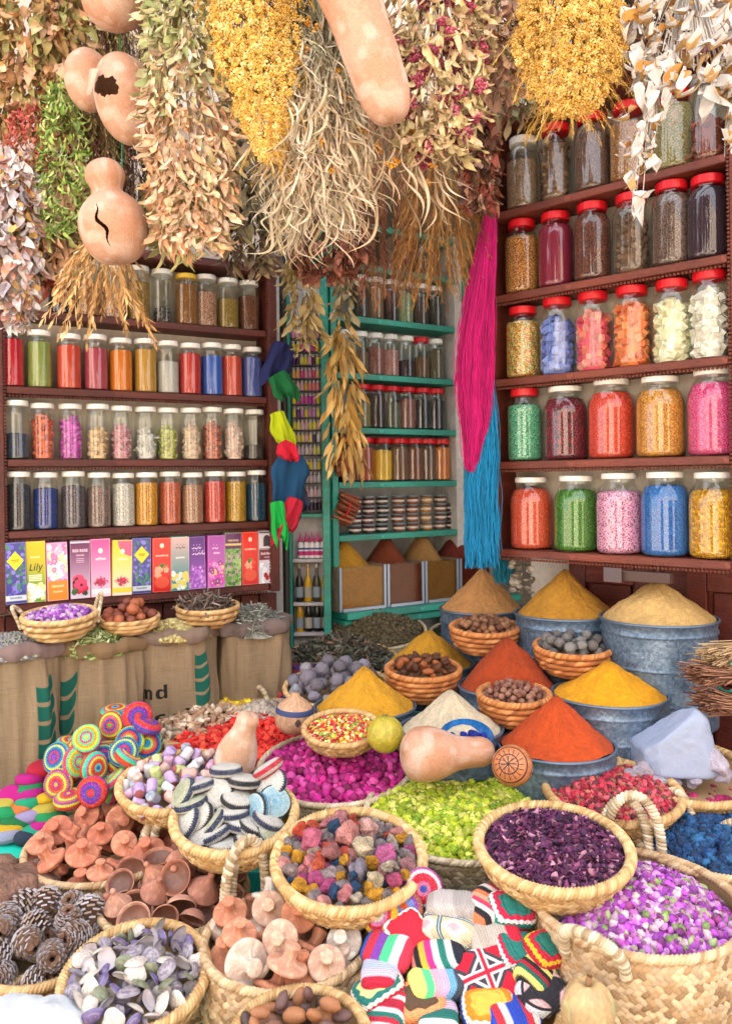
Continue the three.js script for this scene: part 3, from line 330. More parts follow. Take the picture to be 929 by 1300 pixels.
    for (const s of [-1, 1]) mesh('side_panel', box(.004, h, d - .02, s * (w / 2 - .003), h / 2, -.006), M('#b09a84', { map: woodMap }), b);
    const g = new GB(), sd = i * 3.7, hp = .135 + .01 * i % .03; g.grid((u, v) => { const x = (u - .5) * (w - .012), z = (v - .5) * (d - .03), r = Math.hypot((u - .5) * 2, (v - .5) * 2 + .2); return [x, h - .006 + hp * Math.max(-.04, .95 - Math.sqrt(r * r + .012)) + .004 * NZ(x * 30, z * 30, sd), z - .005, x, z]; }, 40, 40); g.grid((u, v) => { const x = (u - .5) * (w - .012); const r = Math.hypot((u - .5) * 2, 1.2); return [x, .003 + v * (h - .012 + 0 * r), d / 2 - .0155, x, v * h]; }, 10, 6);
    const sp = single('spice_heap', g.build(), powder(bc[i]), `${names[i]} spice heaped in a clear bin on teal table`, 'spice', 'spice in the clear bins'); sp.position.copy(b.position); sp.rotation.copy(b.rotation);
  }
  // bundles of cinnamon sticks
  for (const [px, py, a, label] of [[434, 588, .3, 'tight ball of cinnamon sticks beside the maroon powder jar'], [437, 646, -.5, 'slanting bundle of cinnamon sticks beside the small tubs']]) {
    const k = thing('cinnamon_bundle', label, 'spice bundle'), rnd = rs(px), P = at(px, py, 3.56); k.position.copy(P); k.rotation.set(.2, .4, a);
    for (let i = 0; i < 40; i++) { const r = .042 * Math.sqrt((i + .5) / 40), an = i * 2.4, q = mesh('stick', stickG, M(rnd.pick(['#8a4a30', '#7a3c26', '#9a5a3c']), { roughness: .8 }), k); q.rotation.z = PI / 2 + rnd.r(-.15, .15); q.position.set(rnd.r(-.008, .008), Math.cos(an) * r * (py > 600 ? 1.6 : 1), Math.sin(an) * r); q.rotation.y = rnd.r(-.15, .15); }
    mesh('tie', new THREE.TorusGeometry(.046, .004, 6, 24).rotateY(PI / 2), M('#b81c24'), k);
  }
}
{ // narrow display of little bottles by the jamb
  const z = 3.45, t = thing('bottle_display', 'narrow teal and white display of little bottles inside the doorway', 'shelves'), X = (px) => at(px, HZ, z).x, Y = (py) => at(390, py, z).y;
  const x0 = X(366), x1 = X(414), white = M('#dad4d8', { map: plasterMap });
  mesh('side_post', rbox(.026, Y(375) - .02, .09, .003, x0, (Y(375) + .02) / 2 + .0, -z - .02), tealWood, t); mesh('side_post', rbox(.03, Y(335) - .02, .12, .003, x1, (Y(335) + .02) / 2, -z - .02), tealWood, t);
  mesh('back_panel', box(x1 - x0, Y(335) - .03, .01, (x0 + x1) / 2, (Y(335) + .03) / 2, -z - .06), white, t);
  const rows = [428, 445, 462, 479, 495, 512, 529, 545, 561, 577, 596, 613, 631, 648];
  rows.forEach((py) => mesh('rail', rbox(x1 - x0 - .03, .006, .03, .001, (x0 + x1) / 2, Y(py) - .003, -z - .035), M('#3c3a40', { roughness: .5 }), t));
  for (const py of [652, 709, 764, 802]) mesh('shelf_board', rbox(x1 - x0 - .03, .014, .075, .002, (x0 + x1) / 2, Y(py) - .008, -z - .02), py === 652 ? tealWood : white, t);
  for (let k = 0; k < 8; k++) mesh('carton', rbox(.036, .036, .02, .002, X(393) + (k % 2) * .04, Y(405) + Math.floor(k / 2) * .0385, -z - .042), M('#d6cfc4'), t);
  const bg = lathe([[0, 0], [.0075, 0], [.0085, .002], [.0085, .028], [.006, .032], [.006, .033], [0, .033]], 12), cg = lathe([[0, .033], [.005, .033], [.0045, .045], [0, .0455]], 10), capM = M('#cfc8cc', { metalness: .5, roughness: .3 });
  const pal = [['#d88ab0', '#d0a8b8', '#e0b0c4'], ['#d0b030', '#c89ab0', '#b8407c', '#d8c04a', '#a82c8c'], ['#cfc03c', '#e0a0b4', '#d8cc60', '#4a2c5c'], ['#d890a4', '#d8a868', '#c04c80'], ['#d0a8ac', '#c8a04c', '#d0787c'], ['#cfc02c', '#c05898', '#3c245c', '#b03ca4'], ['#c080b4', '#cfc44c', '#5c3474'], ['#cfc868', '#d8c84c', '#d0a8b4'], ['#3c2464', '#cfc8c4', '#d8cc70', '#d8a8b8'], ['#d8d0cc', '#d0c878', '#c8b0c0'], ['#cfc8d0', '#d8c040', '#d0a0a8'], ['#c02c34', '#cfc8cc', '#c0b0b8'], ['#cfc4cc', '#d0c06c', '#c89cac'], ['#2c1c30', '#cfc060', '#3c2c50']];
  const words = ['pink', 'yellow and plum', 'lemon', 'rose and tan', 'blush', 'lime and magenta', 'lilac', 'pale yellow', 'violet and cream', 'cream', 'silver and gold', 'red and silver', 'pale gold', 'black'];
  rows.forEach((py, r) => { const rnd = rs(1500 + r), hid = r > 8 ? (r > 9 ? 2 : 1) : 0; for (let c = hid; c < 7; c++) { const k = thing('little_bottle', `tiny perfume bottle in the ${words[r]} row of the teal display`, 'bottle', 'tiny bottles in rows'); k.position.set(x0 + .026 + c * (x1 - x0 - .05) / 6.4, Y(py), -z - .03); mesh('bottle', bg, M(rnd.pick(pal[r]), { roughness: .25 }), k); mesh('cap', cg, capM, k); } });
  // pink topped dropper bottles
  const db = lathe([[0, 0], [.011, 0], [.012, .003], [.012, .06], [.007, .068], [0, .069]], 14), dc = lathe([[0, .069], [.008, .069], [.0085, .08], [.004, .088], [.0015, .11], [0, .111]], 12), dl = lathe([[.0122, .012], [.0124, .03]], 14), dl2 = lathe([[.0122, .036], [.0124, .044]], 14);
  for (let c = 0; c < 5; c++) { const k = thing('dropper_bottle', 'white dropper bottle with a hot pink pointed cap', 'bottle', 'pink capped bottles'); k.position.set(X(380) + c * .0235, Y(709), -z - .02); mesh('bottle', db, M('#e4dfe2', { roughness: .3 }), k); mesh('pointed_cap', dc, M('#d8307c', { roughness: .3 }), k); mesh('label', dl, M('#c8387c'), k); mesh('label', dl2, M('#3c5ca0'), k); }
  // oil bottles
  const og = lathe([[0, 0], [.015, 0], [.0165, .003], [.0165, .075], [.012, .1], [.006, .112], [.006, .14], [0, .14]], 16), oc = lathe([[0, .14], [.0072, .14], [.0072, .158], [0, .159]], 12), ol = lathe([[.0168, .018], [.017, .062]], 16);
  [[764, ['#2c241c', '#c89a14', '#3a3420', '#d0a818'], [['#b8a07c', '#c4a884', '#b8b09c', '#c8a03c']]], [803, ['#c09018', '#1e1c18', '#1c1a18', '#24201a'], [['#c8b060', '#b8a898', '#b8a898', '#b8a898']]]].forEach(([py, cs, [caps]], r) => cs.forEach((c, i) => { const k = thing('oil_bottle', `${r ? 'lower' : 'upper'} shelf oil bottle, ${i % 2 === (r ? 1 : 0) ? 'dark glass' : c[1] === 'c' || c[1] === 'd' ? 'golden' : 'dark'} with a paper label, beside the bins`, 'bottle', 'oil bottles on the narrow display'); k.position.set(X(378) + i * .036, Y(py), -z - .015); mesh('bottle', og, M(c, { roughness: .12 }), k); mesh('cap', oc, M(caps[i], { roughness: .4 }), k); mesh('label', ol, M(i % 2 ? '#a8a090' : '#8c94a0'), k); }));
}

// ---------------------------------------------------------------- baskets
const STRAW = { warm: ['#be9866', '#ae8654', '#ccaa78', '#9c784a'], pale: ['#c4b296', '#b09c7c', '#d2c4aa', '#9c886a'], plait: ['#bb9c76', '#a6855e', '#c9ae8a', '#917250', '#b89c7c'], red: ['#b8743c', '#a5622e', '#c98a52', '#94552a'], gold: ['#c6a470', '#b58f5a', '#d2b484', '#a58050'] };
for (const k in STRAW) STRAW[k] = STRAW[k].map(L);
function stitch(g, P, T, U, N, len, wid, bulge, c) { g.grid((u, v) => { const a = u * 2 - 1, b = v * 2 - 1, l = a * len / 2, w = b * wid / 2 * (1 - .25 * a * a), q = bulge * (1 - .85 * a * a) * (1 - .75 * b * b); return [P[0] + T[0] * l + U[0] * w + N[0] * q, P[1] + T[1] * l + U[1] * w + N[1] * q, P[2] + T[2] * l + U[2] * w + N[2] * q, l, w]; }, 4, 2, c); }
// profile: t 0 rim .. 1 base -> radius factor and depth
function weave(R, Rb, H, style, cols, rnd, inside) {
  const g = new GB(), rad = style === 'tray' ? (t) => Rb + (R - Rb) * Math.sqrt(1 - Math.pow(t, 1.8)) : style === 'belly' ? (t) => R + (Rb - R) * t * t + .06 * R * Math.sin(PI * Math.min(1, t * 1.1)) : (t) => R + (Rb - R) * t;
  const rh = style === 'tray' ? .0085 : .0112, rows = Math.max(3, Math.round(H / (rh * .92))), cw = style === 'tray' ? .0115 : .0138;
  for (let i = 0; i < rows; i++) { const t = (i + .5) / rows, r = rad(t), dr = (rad(Math.min(1, t + .02)) - rad(Math.max(0, t - .02))) / (.04 * H), n = Math.round(2 * PI * R / cw), y = -t * H, sl = (i % 2 ? 1 : -1) * .62; const nl = Math.hypot(1, dr), wob = rnd() * 6;
    for (let j = 0; j < n; j++) { const a = (j + .5 * (i % 2) + rnd.r(-.06, .06)) / n * 2 * PI, ca = Math.cos(a), sa = Math.sin(a), rr = r * (1 + .006 * Math.sin(a * 3 + wob)), cT = Math.cos(sl), sT = Math.sin(sl), dn = [-ca * dr / nl, -1 / nl, -sa * dr / nl].map((q, k) => k === 1 ? -1 / nl : -q); // direction down the wall
      const down = [ca * dr / nl, -1 / nl, sa * dr / nl], tan = [-sa, 0, ca], N = [ca / nl, dr / nl, sa / nl], T = tan.map((q, k) => q * cT + down[k] * sT), U = tan.map((q, k) => -q * sT + down[k] * cT);
      const k = inside ? -1 : 1; stitch(g, [ca * rr, y + rnd.r(-.0006, .0006), sa * rr], T, U, N.map((q) => q * k), cw * 1.42, rh * .98, rh * rnd.r(.32, .46), mulc(rnd.pick(cols), rnd.r(.8, 1.15))); } }
  return { geo: g.build(), rad };
}
const bodyMat = M('#b09068', { roughness: 1, bumpMap: strawBump, bumpScale: .002 });
function basket(name, label, o) { // o: px, py, w (px), z, tilt, yaw, style, h, base, cols, rim, handles, seed
  const t = thing(name, label, 'basket'), R = o.w / 2 * o.z / F, c = at(o.px, o.py, o.z), rnd = rs(o.seed || Math.round(o.px * 3 + o.py)), cols = STRAW[o.cols || 'warm'];
  t.position.copy(c); t.rotation.order = 'YXZ'; t.rotation.set((o.tilt || 0) * PI / 180, (o.yaw || 0) * PI / 180, (o.roll || 0) * PI / 180); if (o.sz) t.scale.set(1, 1, o.sz);
  const H = o.h || .1, Rb = R * (o.base || .8), rim = o.rim || .011;
  if (o.style === 'coil') {
    const n = Math.max(4, Math.round(H / .0125)), g = new GB(); for (let i = 0; i < n; i++) { const q = i / (n - 1), r = Rb + (R - Rb) * Math.sqrt(1 - q * q * .96), y = -q * H; g.rope(ringPts(r, 40, y), .0078, Math.round(r * 380), cols, rnd, 8, 3, .13, 1); }
    stuffPart(mesh('coils', g.build(), straw, t)); mesh('lining', lathe([[0, -H], [Rb * .9, -H], [R * .93, -H * .45], [R * .99, 0]], 36), bodyMat, t);
  } else {
    const w = weave(R, Rb, H, o.style || 'tray', cols, rnd); stuffPart(mesh('weave', w.geo, straw, t));
    const pr = []; for (let i = 0; i <= 12; i++) if (!o.floor || H * i / 12 <= o.floor + .02) pr.push([w.rad(i / 12) - .002, -H * i / 12]); pr.push([0, pr[pr.length - 1][1]]); mesh('lining', lathe(pr, 40), bodyMat, t);
  }
  const g = new GB(); g.rope(ringPts(R, 60, .002), rim, Math.round(2 * PI * R / ((o.wrap || .013) * .5)), [cols[0], cols[2], cols[1], cols[0]], rnd, 12, 5, .2, 2); mesh('rim', g.build(), straw, t);
  for (const [a0, hh, sp, lean, rr] of o.handles || []) { const g2 = new GB(); const P = [], A = a0 * PI / 180, mid = V(Math.cos(A) * R, 0, Math.sin(A) * R), tan = V(-Math.sin(A), 0, Math.cos(A)); for (let k = 0; k <= 14; k++) { const q = k / 14 * PI, out = Math.sin(q); P.push(V(mid.x + tan.x * sp * Math.cos(q) + Math.cos(A) * lean * out, -.03 + (hh + .03) * Math.pow(out, .7), mid.z + tan.z * sp * Math.cos(q) + Math.sin(A) * lean * out)); } g2.rope(P, rr || .0095, 44, STRAW.pale, rnd, 10, 4, .2, 1); mesh('handle', g2.build(), straw, t); }
  t.updateMatrixWorld(true); t.R = R; t.H = H; return { t, R, H, o, rnd, m: t.matrixWorld };
}

// small goods: prototypes for heaps
const ico = (r, d) => new THREE.IcosahedronGeometry(r, d);
function budGeo(seed, c0, c1) { // a dried rosebud: ridged bud, pale foot
  const g = new GB(), rnd = rs(seed); g.grid((u, v) => { const a = u * 2 * PI, t = v, r = Math.sin(PI * Math.min(.98, t * .93 + .05)) * (.85 + .2 * Math.abs(Math.sin(a * 2.5 + t * 5 + seed))) * (1 - .2 * t); return [Math.cos(a) * r * .5, t * 1.25 - .6, Math.sin(a) * r * .5]; }, 11, 6, (u, v) => mixc(c0, c1, Math.max(0, Math.min(1, v * 1.5 - .1 + rnd.r(-.2, .2)))));
  if (seed % 2) for (let k = 0; k < 4; k++) { const a = k * 1.57 + seed; g.grid((u, v) => { const w = (u - .5) * .3 * (1 - v); return [Math.cos(a) * (.16 + v * .5) - Math.sin(a) * w, -.6 + v * .55, Math.sin(a) * (.16 + v * .5) + Math.cos(a) * w]; }, 1, 3, mulc(c0, .8)); }
  return g.build();
}
function petalGeo(seed) { const g = new GB(), rnd = rs(seed), k = rnd.r(2, 5), tw = rnd.r(-2, 2); g.grid((u, v) => { const w = (u - .5) * Math.sin(PI * (v * .85 + .08)) * .75, a = tw * v; return [w * Math.cos(a), .25 * Math.sin(v * k) + .12 * Math.sin(u * 6 + seed), (v - .5) * 1.2 + w * Math.sin(a) * .5]; }, 3, 5, (u, v) => mulc([1, 1, 1], .8 + .3 * hash(seed + Math.floor(u * 3)))); return g.build(); }
const W1 = [1, 1, 1];
const GEOS = {
  bud: [1, 2, 3, 4].map((s) => budGeo(s, [.9, .95, .7], W1)), budp: [1, 3, 5, 6].map((s) => budGeo(s, [.75, .95, .55], W1)), ball: [0, 1, 2].map((s) => tintGeo(displace(ico(.5, 2), .13, 4, s * 3), W1)), rough: [0, 1, 2].map((s) => tintGeo(displace(ico(.5, 2), .3, 5, s * 5 + 2, .6), W1)),
  pod: [0, 1, 2].map((s) => { const g = displace(ico(.5, 2), .12, 4, s * 3); g.scale(.62, .55, 1); return tintGeo(g, W1); }), petal: [1, 2, 3, 4, 5].map(petalGeo), stick: [0, 1, 2].map((s) => { const g = new GB(); g.tube([V(-.5, 0, 0), V(-.15, .06 * (s - 1), .05), V(.2, .04, -.04 * s), V(.5, -.02, .03)], .045, 4, W1); return g.build(); }),
  root: [0, 1, 2].map((s) => { const g = displace(ico(.5, 2), .28, 4, s * 7, .5); g.scale(.5, .42, 1); return tintGeo(g, W1); }), leafbit: [6, 7, 8].map((s) => { const g = petalGeo(s); g.scale(.6, .8, 1.2); return g; }),
};
const stuffMat = VC({ roughness: .8 }), shinyStuff = VC({ roughness: .45 });
const _m = new THREE.Matrix4(), _q = new THREE.Quaternion(), _e = new THREE.Euler(), _c = new THREE.Color();
function heap(name, label, category, b, o) { // o: r, h, y0, n, size, geos, cols, p, wild, core
  const t = thing(name, label, category, null, 'stuff'); t.position.copy(b.t.position); t.rotation.copy(b.t.rotation); t.scale.copy(b.t.scale); const rnd = b.rnd, R = o.r || b.R * .95, p = o.p || 2, y = (r) => (o.y0 || -.008) + o.h * (1 - Math.pow(r, p)), sd = b.o.px * .1;
  const yy = (r, x, z) => y(r) + (o.lump || .006) * NZ(x * 18 + sd, z * 18, sd);
  const cg = new GB(); cg.grid((u, v) => { const a = u * 2 * PI, r = v, x = Math.cos(a) * r * R, z = Math.sin(a) * r * R; return [x, yy(r, x, z) - o.size * .45, z]; }, 36, 12, W1); mesh('underlayer', cg.build(), M(o.core || o.cols[0], { roughness: 1 }), t);
  const G = GEOS[o.geos], per = Math.ceil(o.n / G.length);
  G.forEach((geo) => { const im = new THREE.InstancedMesh(geo, o.mat || stuffMat, per); im.name = 'pieces'; im.userData.kind = 'stuff'; for (let i = 0; i < per; i++) { const r = Math.sqrt(rnd()), a = rnd() * 2 * PI, x = Math.cos(a) * r * R, z = Math.sin(a) * r * R, s = o.size * rnd.r(.72, 1.25); _e.set(rnd() * 6.3 * (o.wild ?? 1), rnd() * 6.3, rnd() * 6.3 * (o.wild ?? 1)); _q.setFromEuler(_e); _m.compose(V(x, yy(r, x, z) + rnd.r(-.35, .22) * o.size, z), _q, V(s * rnd.r(.85, 1.15), s, s * rnd.r(.85, 1.15))); im.setMatrixAt(i, _m); _c.set(rnd.pick(o.cols)); _c.multiplyScalar(rnd.r(.62, 1.25)); im.setColorAt(i, _c); } im.castShadow = im.receiveShadow = true; t.add(im); });
  return t;
}
// countable goods: protos placed one by one on a basket
function pile(b, protos, spots, opt = {}) { // spots: [x,z,y] in units of R
  const rnd = b.rnd; return spots.map(([x, z, y], i) => { const [mk, label, group] = protos(i, rnd); const o = mk; const P = V(x * b.R, y, z * b.R).applyMatrix4(b.m); o.position.copy(P); if (label) o.userData.label = label; if (group) o.userData.group = group; const tl = opt.tilt ?? .6; o.rotation.set(rnd.r(-tl, tl) + (b.o.tilt || 0) * PI / 180 + (opt.lean || 0), rnd() * 6.3, rnd.r(-tl, tl)); if (opt.scale) o.scale.setScalar(rnd.r(...opt.scale)); return o; });
}
function scatter(rnd, n, dmin, rmax = .85, y0 = 0, h = 0, jit = .006) { const out = []; let tries = 0; while (out.length < n && tries < 6000) { tries++; const r = Math.sqrt(rnd()) * rmax, a = rnd() * 2 * PI, x = Math.cos(a) * r, z = Math.sin(a) * r; if (out.some((q) => Math.hypot(q[0] - x, q[1] - z) < dmin)) continue; out.push([x, z, y0 + h * (1 - r * r) + rnd.r(-jit, jit)]); } return out; }
const pieceThing = (geo, mat, name, label, category, group) => mat.cell === undefined ? single(name, geo, mat, label, category, group) : single(name, capAtlas.geo(geo, mat.cell), mat.mat, label, category, group);

// --- front market basket of pink violet rosebuds
const B1 = basket('market_basket', 'tall plaited palm basket of violet pink rosebuds with coiled handles', { px: 806, py: 1142, w: 256, z: 1.6, tilt: 2, style: 'belly', h: .27, base: .86, cols: 'plait', rim: .009, wrap: .016, handles: [[128, .05, .055, .05, .0105], [-73, .125, .058, .0, .011], [-78, .105, .05, .025, .0105]] });
heap('rosebud_heap', 'violet pink dried rosebuds heaped in the tall palm basket', 'rosebuds', B1, { r: B1.R * .93, h: .06, y0: -.03, n: 1800, size: .0165, geos: 'budp', cols: ['#b048c4', '#c060cf', '#9a34b4', '#cf86dc', '#a846a0', '#d8a8e0', '#8c3a9c', '#c8a8c0', '#94a070'], p: 2.4 });
// --- hibiscus tray
const B2 = basket('round_tray_basket', 'wide straw tray basket of dark purple dried petals', { px: 702, py: 1075, w: 188, z: 1.66, tilt: 9, h: .075, base: .55, cols: 'gold', rim: .0115, wrap: .014 });
heap('petal_heap', 'dark purple dried hibiscus petals filling the straw tray', 'dried petals', B2, { r: B2.R * .95, h: .03, y0: -.01, n: 2800, size: .0165, geos: 'petal', cols: ['#4a1c46', '#5c2450', '#3a1438', '#6c2c54', '#7c3c5c', '#2c1030', '#a87488', '#54204c'], p: 3 });
// --- green flower pods
const B11 = basket('plaited_basket', 'grey palm basket of yellow green dried blossoms', { px: 588, py: 1028, w: 246, z: 1.98, tilt: 6, style: 'plait', h: .2, base: .8, cols: 'pale', rim: .008, wrap: .02 });
heap('blossom_heap', 'yellow green dried blossoms heaped in the grey palm basket', 'dried blossoms', B11, { r: B11.R * .96, h: .04, y0: -.015, n: 2100, size: .0175, geos: 'rough', cols: ['#a8b41e', '#bcc43a', '#8ca018', '#c8cc5c', '#7c9a22', '#98a824', '#d0cc68'], p: 2.2 });
// --- magenta buds
const B12 = basket('plaited_basket', 'grey palm basket of magenta dried rosebuds behind the crocheted caps', { px: 425, py: 974, w: 192, z: 2.2, tilt: 8, style: 'plait', h: .17, base: .82, cols: 'pale', rim: .008, wrap: .02 });
heap('rosebud_heap', 'magenta dried rosebuds in a grey palm basket beside the pear gourd', 'rosebuds', B12, { r: B12.R * .95, h: .045, y0: -.01, n: 900, size: .0205, geos: 'ball', cols: ['#a80f74', '#8c0c5c', '#c0207f', '#b0287c', '#7a0a4c', '#cc4a98'], p: 2.2 });
// --- red berries
const B13 = basket('plaited_basket', 'pale flat basket of bright red dried berries behind the gourds', { px: 308, py: 938, w: 188, z: 2.42, tilt: 6, style: 'plait', h: .1, base: .9, cols: 'pale', rim: .006, wrap: .02 });
heap('berry_heap', 'bright red dried berries in a pale flat basket', 'dried berries', B13, { h: .028, y0: -.004, n: 900, size: .0185, geos: 'rough', cols: ['#d01c18', '#bc1410', '#dc3a28', '#c82420', '#e05038'] });
// --- pepper mix
const B14 = basket('round_tray_basket', 'small straw tray of mixed coloured peppercorns by the yellow fruit', { px: 434, py: 925, w: 96, z: 2.16, tilt: 10, h: .04, base: .7, cols: 'warm', rim: .008 });
heap('peppercorn_heap', 'mixed red yellow and green peppercorns in the small straw tray', 'peppercorns', B14, { h: .02, y0: -.008, n: 1100, size: .0085, geos: 'ball', cols: ['#c8281c', '#e0b840', '#e8d890', '#d04a58', '#6c9a3c', '#c89a28', '#a01c2c'] });
// --- red rosebuds right
const B19 = basket('round_tray_basket', 'straw tray of dried red rosebuds between the orange tin and the salt', { px: 777, py: 1004, w: 166, z: 1.97, tilt: 7, h: .06, base: .65, cols: 'warm', rim: .0105, wrap: .015 });
heap('rosebud_heap', 'crimson and brown dried rosebuds in the tray below the orange spice', 'rosebuds', B19, { h: .032, y0: -.008, n: 1500, size: .0145, geos: 'bud', cols: ['#a81c38', '#c02c48', '#8c1830', '#cc5464', '#7a4a3c', '#b84a5c', '#5c2030', '#a86850'] });
// --- blue flowers right edge
const B20 = basket('market_basket', 'palm basket of deep blue dried flowers with coiled handle', { px: 905, py: 1062, w: 205, z: 1.86, tilt: 4, style: 'plait', h: .3, base: .85, cols: 'plait', rim: .009, wrap: .016 });
heap('flower_heap', 'deep blue dyed dried flowers in the palm basket', 'dried flowers', B20, { h: .04, y0: -.012, n: 1000, size: .0195, geos: 'rough', cols: ['#0a305c', '#0c3a68', '#062446', '#164a7a', '#0b365e', '#205680'] });
const B22 = basket('market_basket', 'palm basket of crimson pink dried flowers with two coiled handles', { px: 915, py: 1022, w: 150, z: 2.0, tilt: 3, style: 'plait', h: .2, base: .85, cols: 'pale', rim: .009, handles: [[155, .06, .05, 0, .009], [100, .035, .045, .02, .009]] });
heap('flower_heap', 'crimson pink dried flowers in the basket below the salt', 'dried flowers', B22, { h: .02, y0: -.01, n: 420, size: .021, geos: 'ball', cols: ['#b0145c', '#c42c6c', '#8c0c48'] });
// --- back left trays
const B16 = basket('round_tray_basket', 'straw tray of pale knobbly roots against the printed sack', { px: 254, py: 920, w: 122, z: 2.52, tilt: 9, h: .05, base: .7, cols: 'warm', rim: .011, wrap: .015 });
heap('root_heap', 'pale knobbly dried roots in a tray against the sacks', 'dried roots', B16, { h: .035, y0: -.004, n: 330, size: .03, geos: 'root', cols: ['#a8866a', '#c0a48a', '#937158', '#cdb8a2'] });
const B17 = basket('plaited_basket', 'tray of bright yellow dried flowers in front of the last sack', { px: 303, py: 895, w: 100, z: 2.72, tilt: 8, style: 'plait', h: .07, base: .85, cols: 'pale', rim: .007 });
heap('flower_heap', 'bright yellow dried flowers in a tray by the sacks', 'dried flowers', B17, { h: .04, y0: 0, n: 420, size: .02, geos: 'rough', cols: ['#d8b010', '#e6c828', '#c49808'] });
const B18 = basket('coiled_bowl', 'low straw bowl of whitish dried pods beside the bottle gourd', { px: 338, py: 908, w: 92, z: 2.58, tilt: 8, h: .05, base: .7, style: 'coil', cols: 'warm', rim: .008 });
heap('pod_heap', 'whitish grey dried pods in a low straw bowl', 'dried pods', B18, { h: .025, y0: 0, n: 260, size: .022, geos: 'rough', cols: ['#a89a8c', '#c4b8a8', '#8c7c6c'] });
const B24 = basket('market_basket', 'basket of red and violet dried flowers behind the bottle gourd', { px: 368, py: 868, w: 130, z: 2.85, tilt: 8, style: 'plait', h: .1, base: .85, cols: 'pale', rim: .008, handles: [[120, .05, .04, 0, .009]] });
heap('flower_heap', 'red violet and blue dried flowers behind the bottle gourd', 'dried flowers', B24, { h: .045, y0: -.005, n: 520, size: .021, geos: 'rough', cols: ['#94203c', '#6c1c4c', '#2c2c6c', '#b03c3c', '#7c1c34', '#3c3c80'] });
const B25 = basket('round_tray_basket', 'low tray of dark dried tea leaves below the oil bottles', { px: 430, py: 840, w: 150, z: 3.05, tilt: 8, h: .05, base: .85, cols: 'warm', rim: .009 });
heap('leaf_heap', 'dark green brown dried leaves heaped below the oil bottles', 'dried leaves', B25, { h: .09, y0: 0, n: 1500, size: .03, geos: 'leafbit', cols: ['#4a4a3c', '#3a3c30', '#5c5c4c', '#6c6c60', '#34342c', '#7a5c48'], p: 1.6 });
for (const [px, py, w, z, cs, label, cat, hh] of [[470, 800, 140, 3.55, ['#5c5038', '#6c5c40', '#4c4430'], 'brown loose seeds in a wide bin under the spice bins', 'seeds', .1], [600, 806, 110, 3.6, ['#2c3424', '#3c4430', '#20281c'], 'dark green tea heaped under the spice bins', 'tea', .08]]) {
  const b = basket('plaited_basket', w > 120 ? 'low basket of brown seeds under the spice bins' : 'low basket of green tea under the spice bins', { px, py, w, z, tilt: 10, style: 'plait', h: .1, base: .9, cols: 'pale', rim: .007 }); heap('seed_heap', label, cat, b, { h: hh, y0: 0, n: 1400, size: w > 120 ? .012 : .016, geos: w > 120 ? 'ball' : 'leafbit', cols: cs, p: 1.8 });
}

// --- clay goods
const discGeo = [[.044, .05], [.04, .046], [.047, .052]].map(([r, h], i) => lathe([[0, 0], [r * .9, 0], [r * .98, .002], [r, .005], [r, .008], [r * .96, .011], [r * .86, .0128], [r * .5, .0148], [r * .36, .018], [r * .31, .024], [r * .3, h * .74], [r * .35, h * .84], [r * .38, h * .9], [r * .37, h * .96], [r * .3, h], [0, h * 1.01]], 28));
const ridgeGeo = (() => { const gs = []; for (let i = 0; i < 9; i++) { const w = 2 * Math.sqrt(.036 * .036 - (i - 4) * (i - 4) * .00007); const g = rbox(w, .003, .0035, .001, 0, -.004, (i - 4) * .0082); gs.push(g.index ? g.toNonIndexed() : g); } return mergeGeometries(gs); })();
const bowlGeo = (() => lathe([[0, 0], [.018, 0], [.034, .012], [.041, .028], [.039, .0295], [.037, .027], [.03, .014], [.015, .005], [0, .0045]], 28))();
const bowlIn = lathe([[.0376, .0275], [.031, .0165], [.016, .0075], [0, .007]], 28);
const coneGeo = (() => lathe([[0, .062], [.006, .062], [.009, .056], [.007, .05], [.008, .046], [.018, .03], [.032, .012], [.04, .002], [.041, -.001], [.038, -.001], [.03, .008], [.0, .03]], 28))();
const clayA = ['#cf8062', '#c67458', '#d68c6e', '#c97a5e'], clayB = ['#c98a70', '#be7c64', '#d09880', '#b67a66'], clayC = ['#d08c6c', '#c87e5c', '#dcc0ae', '#d49a7e', '#c98262', '#d9ad94', '#e0cec2'];
const B8 = basket('market_basket', 'palm basket of terracotta stamps below the striped crochet discs', { px: 136, py: 1072, w: 196, z: 2.04, tilt: 4, style: 'plait', h: .22, base: .85, cols: 'plait', rim: .009, wrap: .016, floor: .05, handles: [[-110, .06, .06, .0, .011]] });
function stampThing(label, group, cs, i, rnd, ridged) { const k = Math.floor(rnd() * cs.length), tone = cs.length > 4 ? ['salmon', 'orange', 'pale pink', 'peach', 'orange', 'beige pink', 'whitish'][k] : ['terracotta', 'dark terracotta', 'light terracotta', 'terracotta'][k], t = thing('clay_stamp', tone + ' ' + label + (ridged ? ', ridged underneath' : ''), 'clay stamp', tone + ' ' + group); mesh('stamp', discGeo[i % 3], clay(cs[k]), t); if (ridged) mesh('ridges', ridgeGeo, clay(cs[0]), t); return t; }
function stampPile(b, cs, n1, n2, label, group, hump, lean) {
  const a = scatter(b.rnd, n1, .34, .86, -.035, hump * .5), c = scatter(b.rnd, n2, .36, .82, -.002, hump);
  pile(b, (i, r) => [stampThing(label, group, cs, i, r, i % 3 === 0)], a, { tilt: .9, lean: lean - .3 }); pile(b, (i, r) => [stampThing(label, group, cs, i, r, i % 3 === 0)], c, { tilt: .75, lean: lean - .05, scale: [.72, .9] });
}
stampPile(B8, clayA, 18, 22, 'clay knobbed stamp in the basket below the striped discs', 'stamps below the discs', .045, .35);
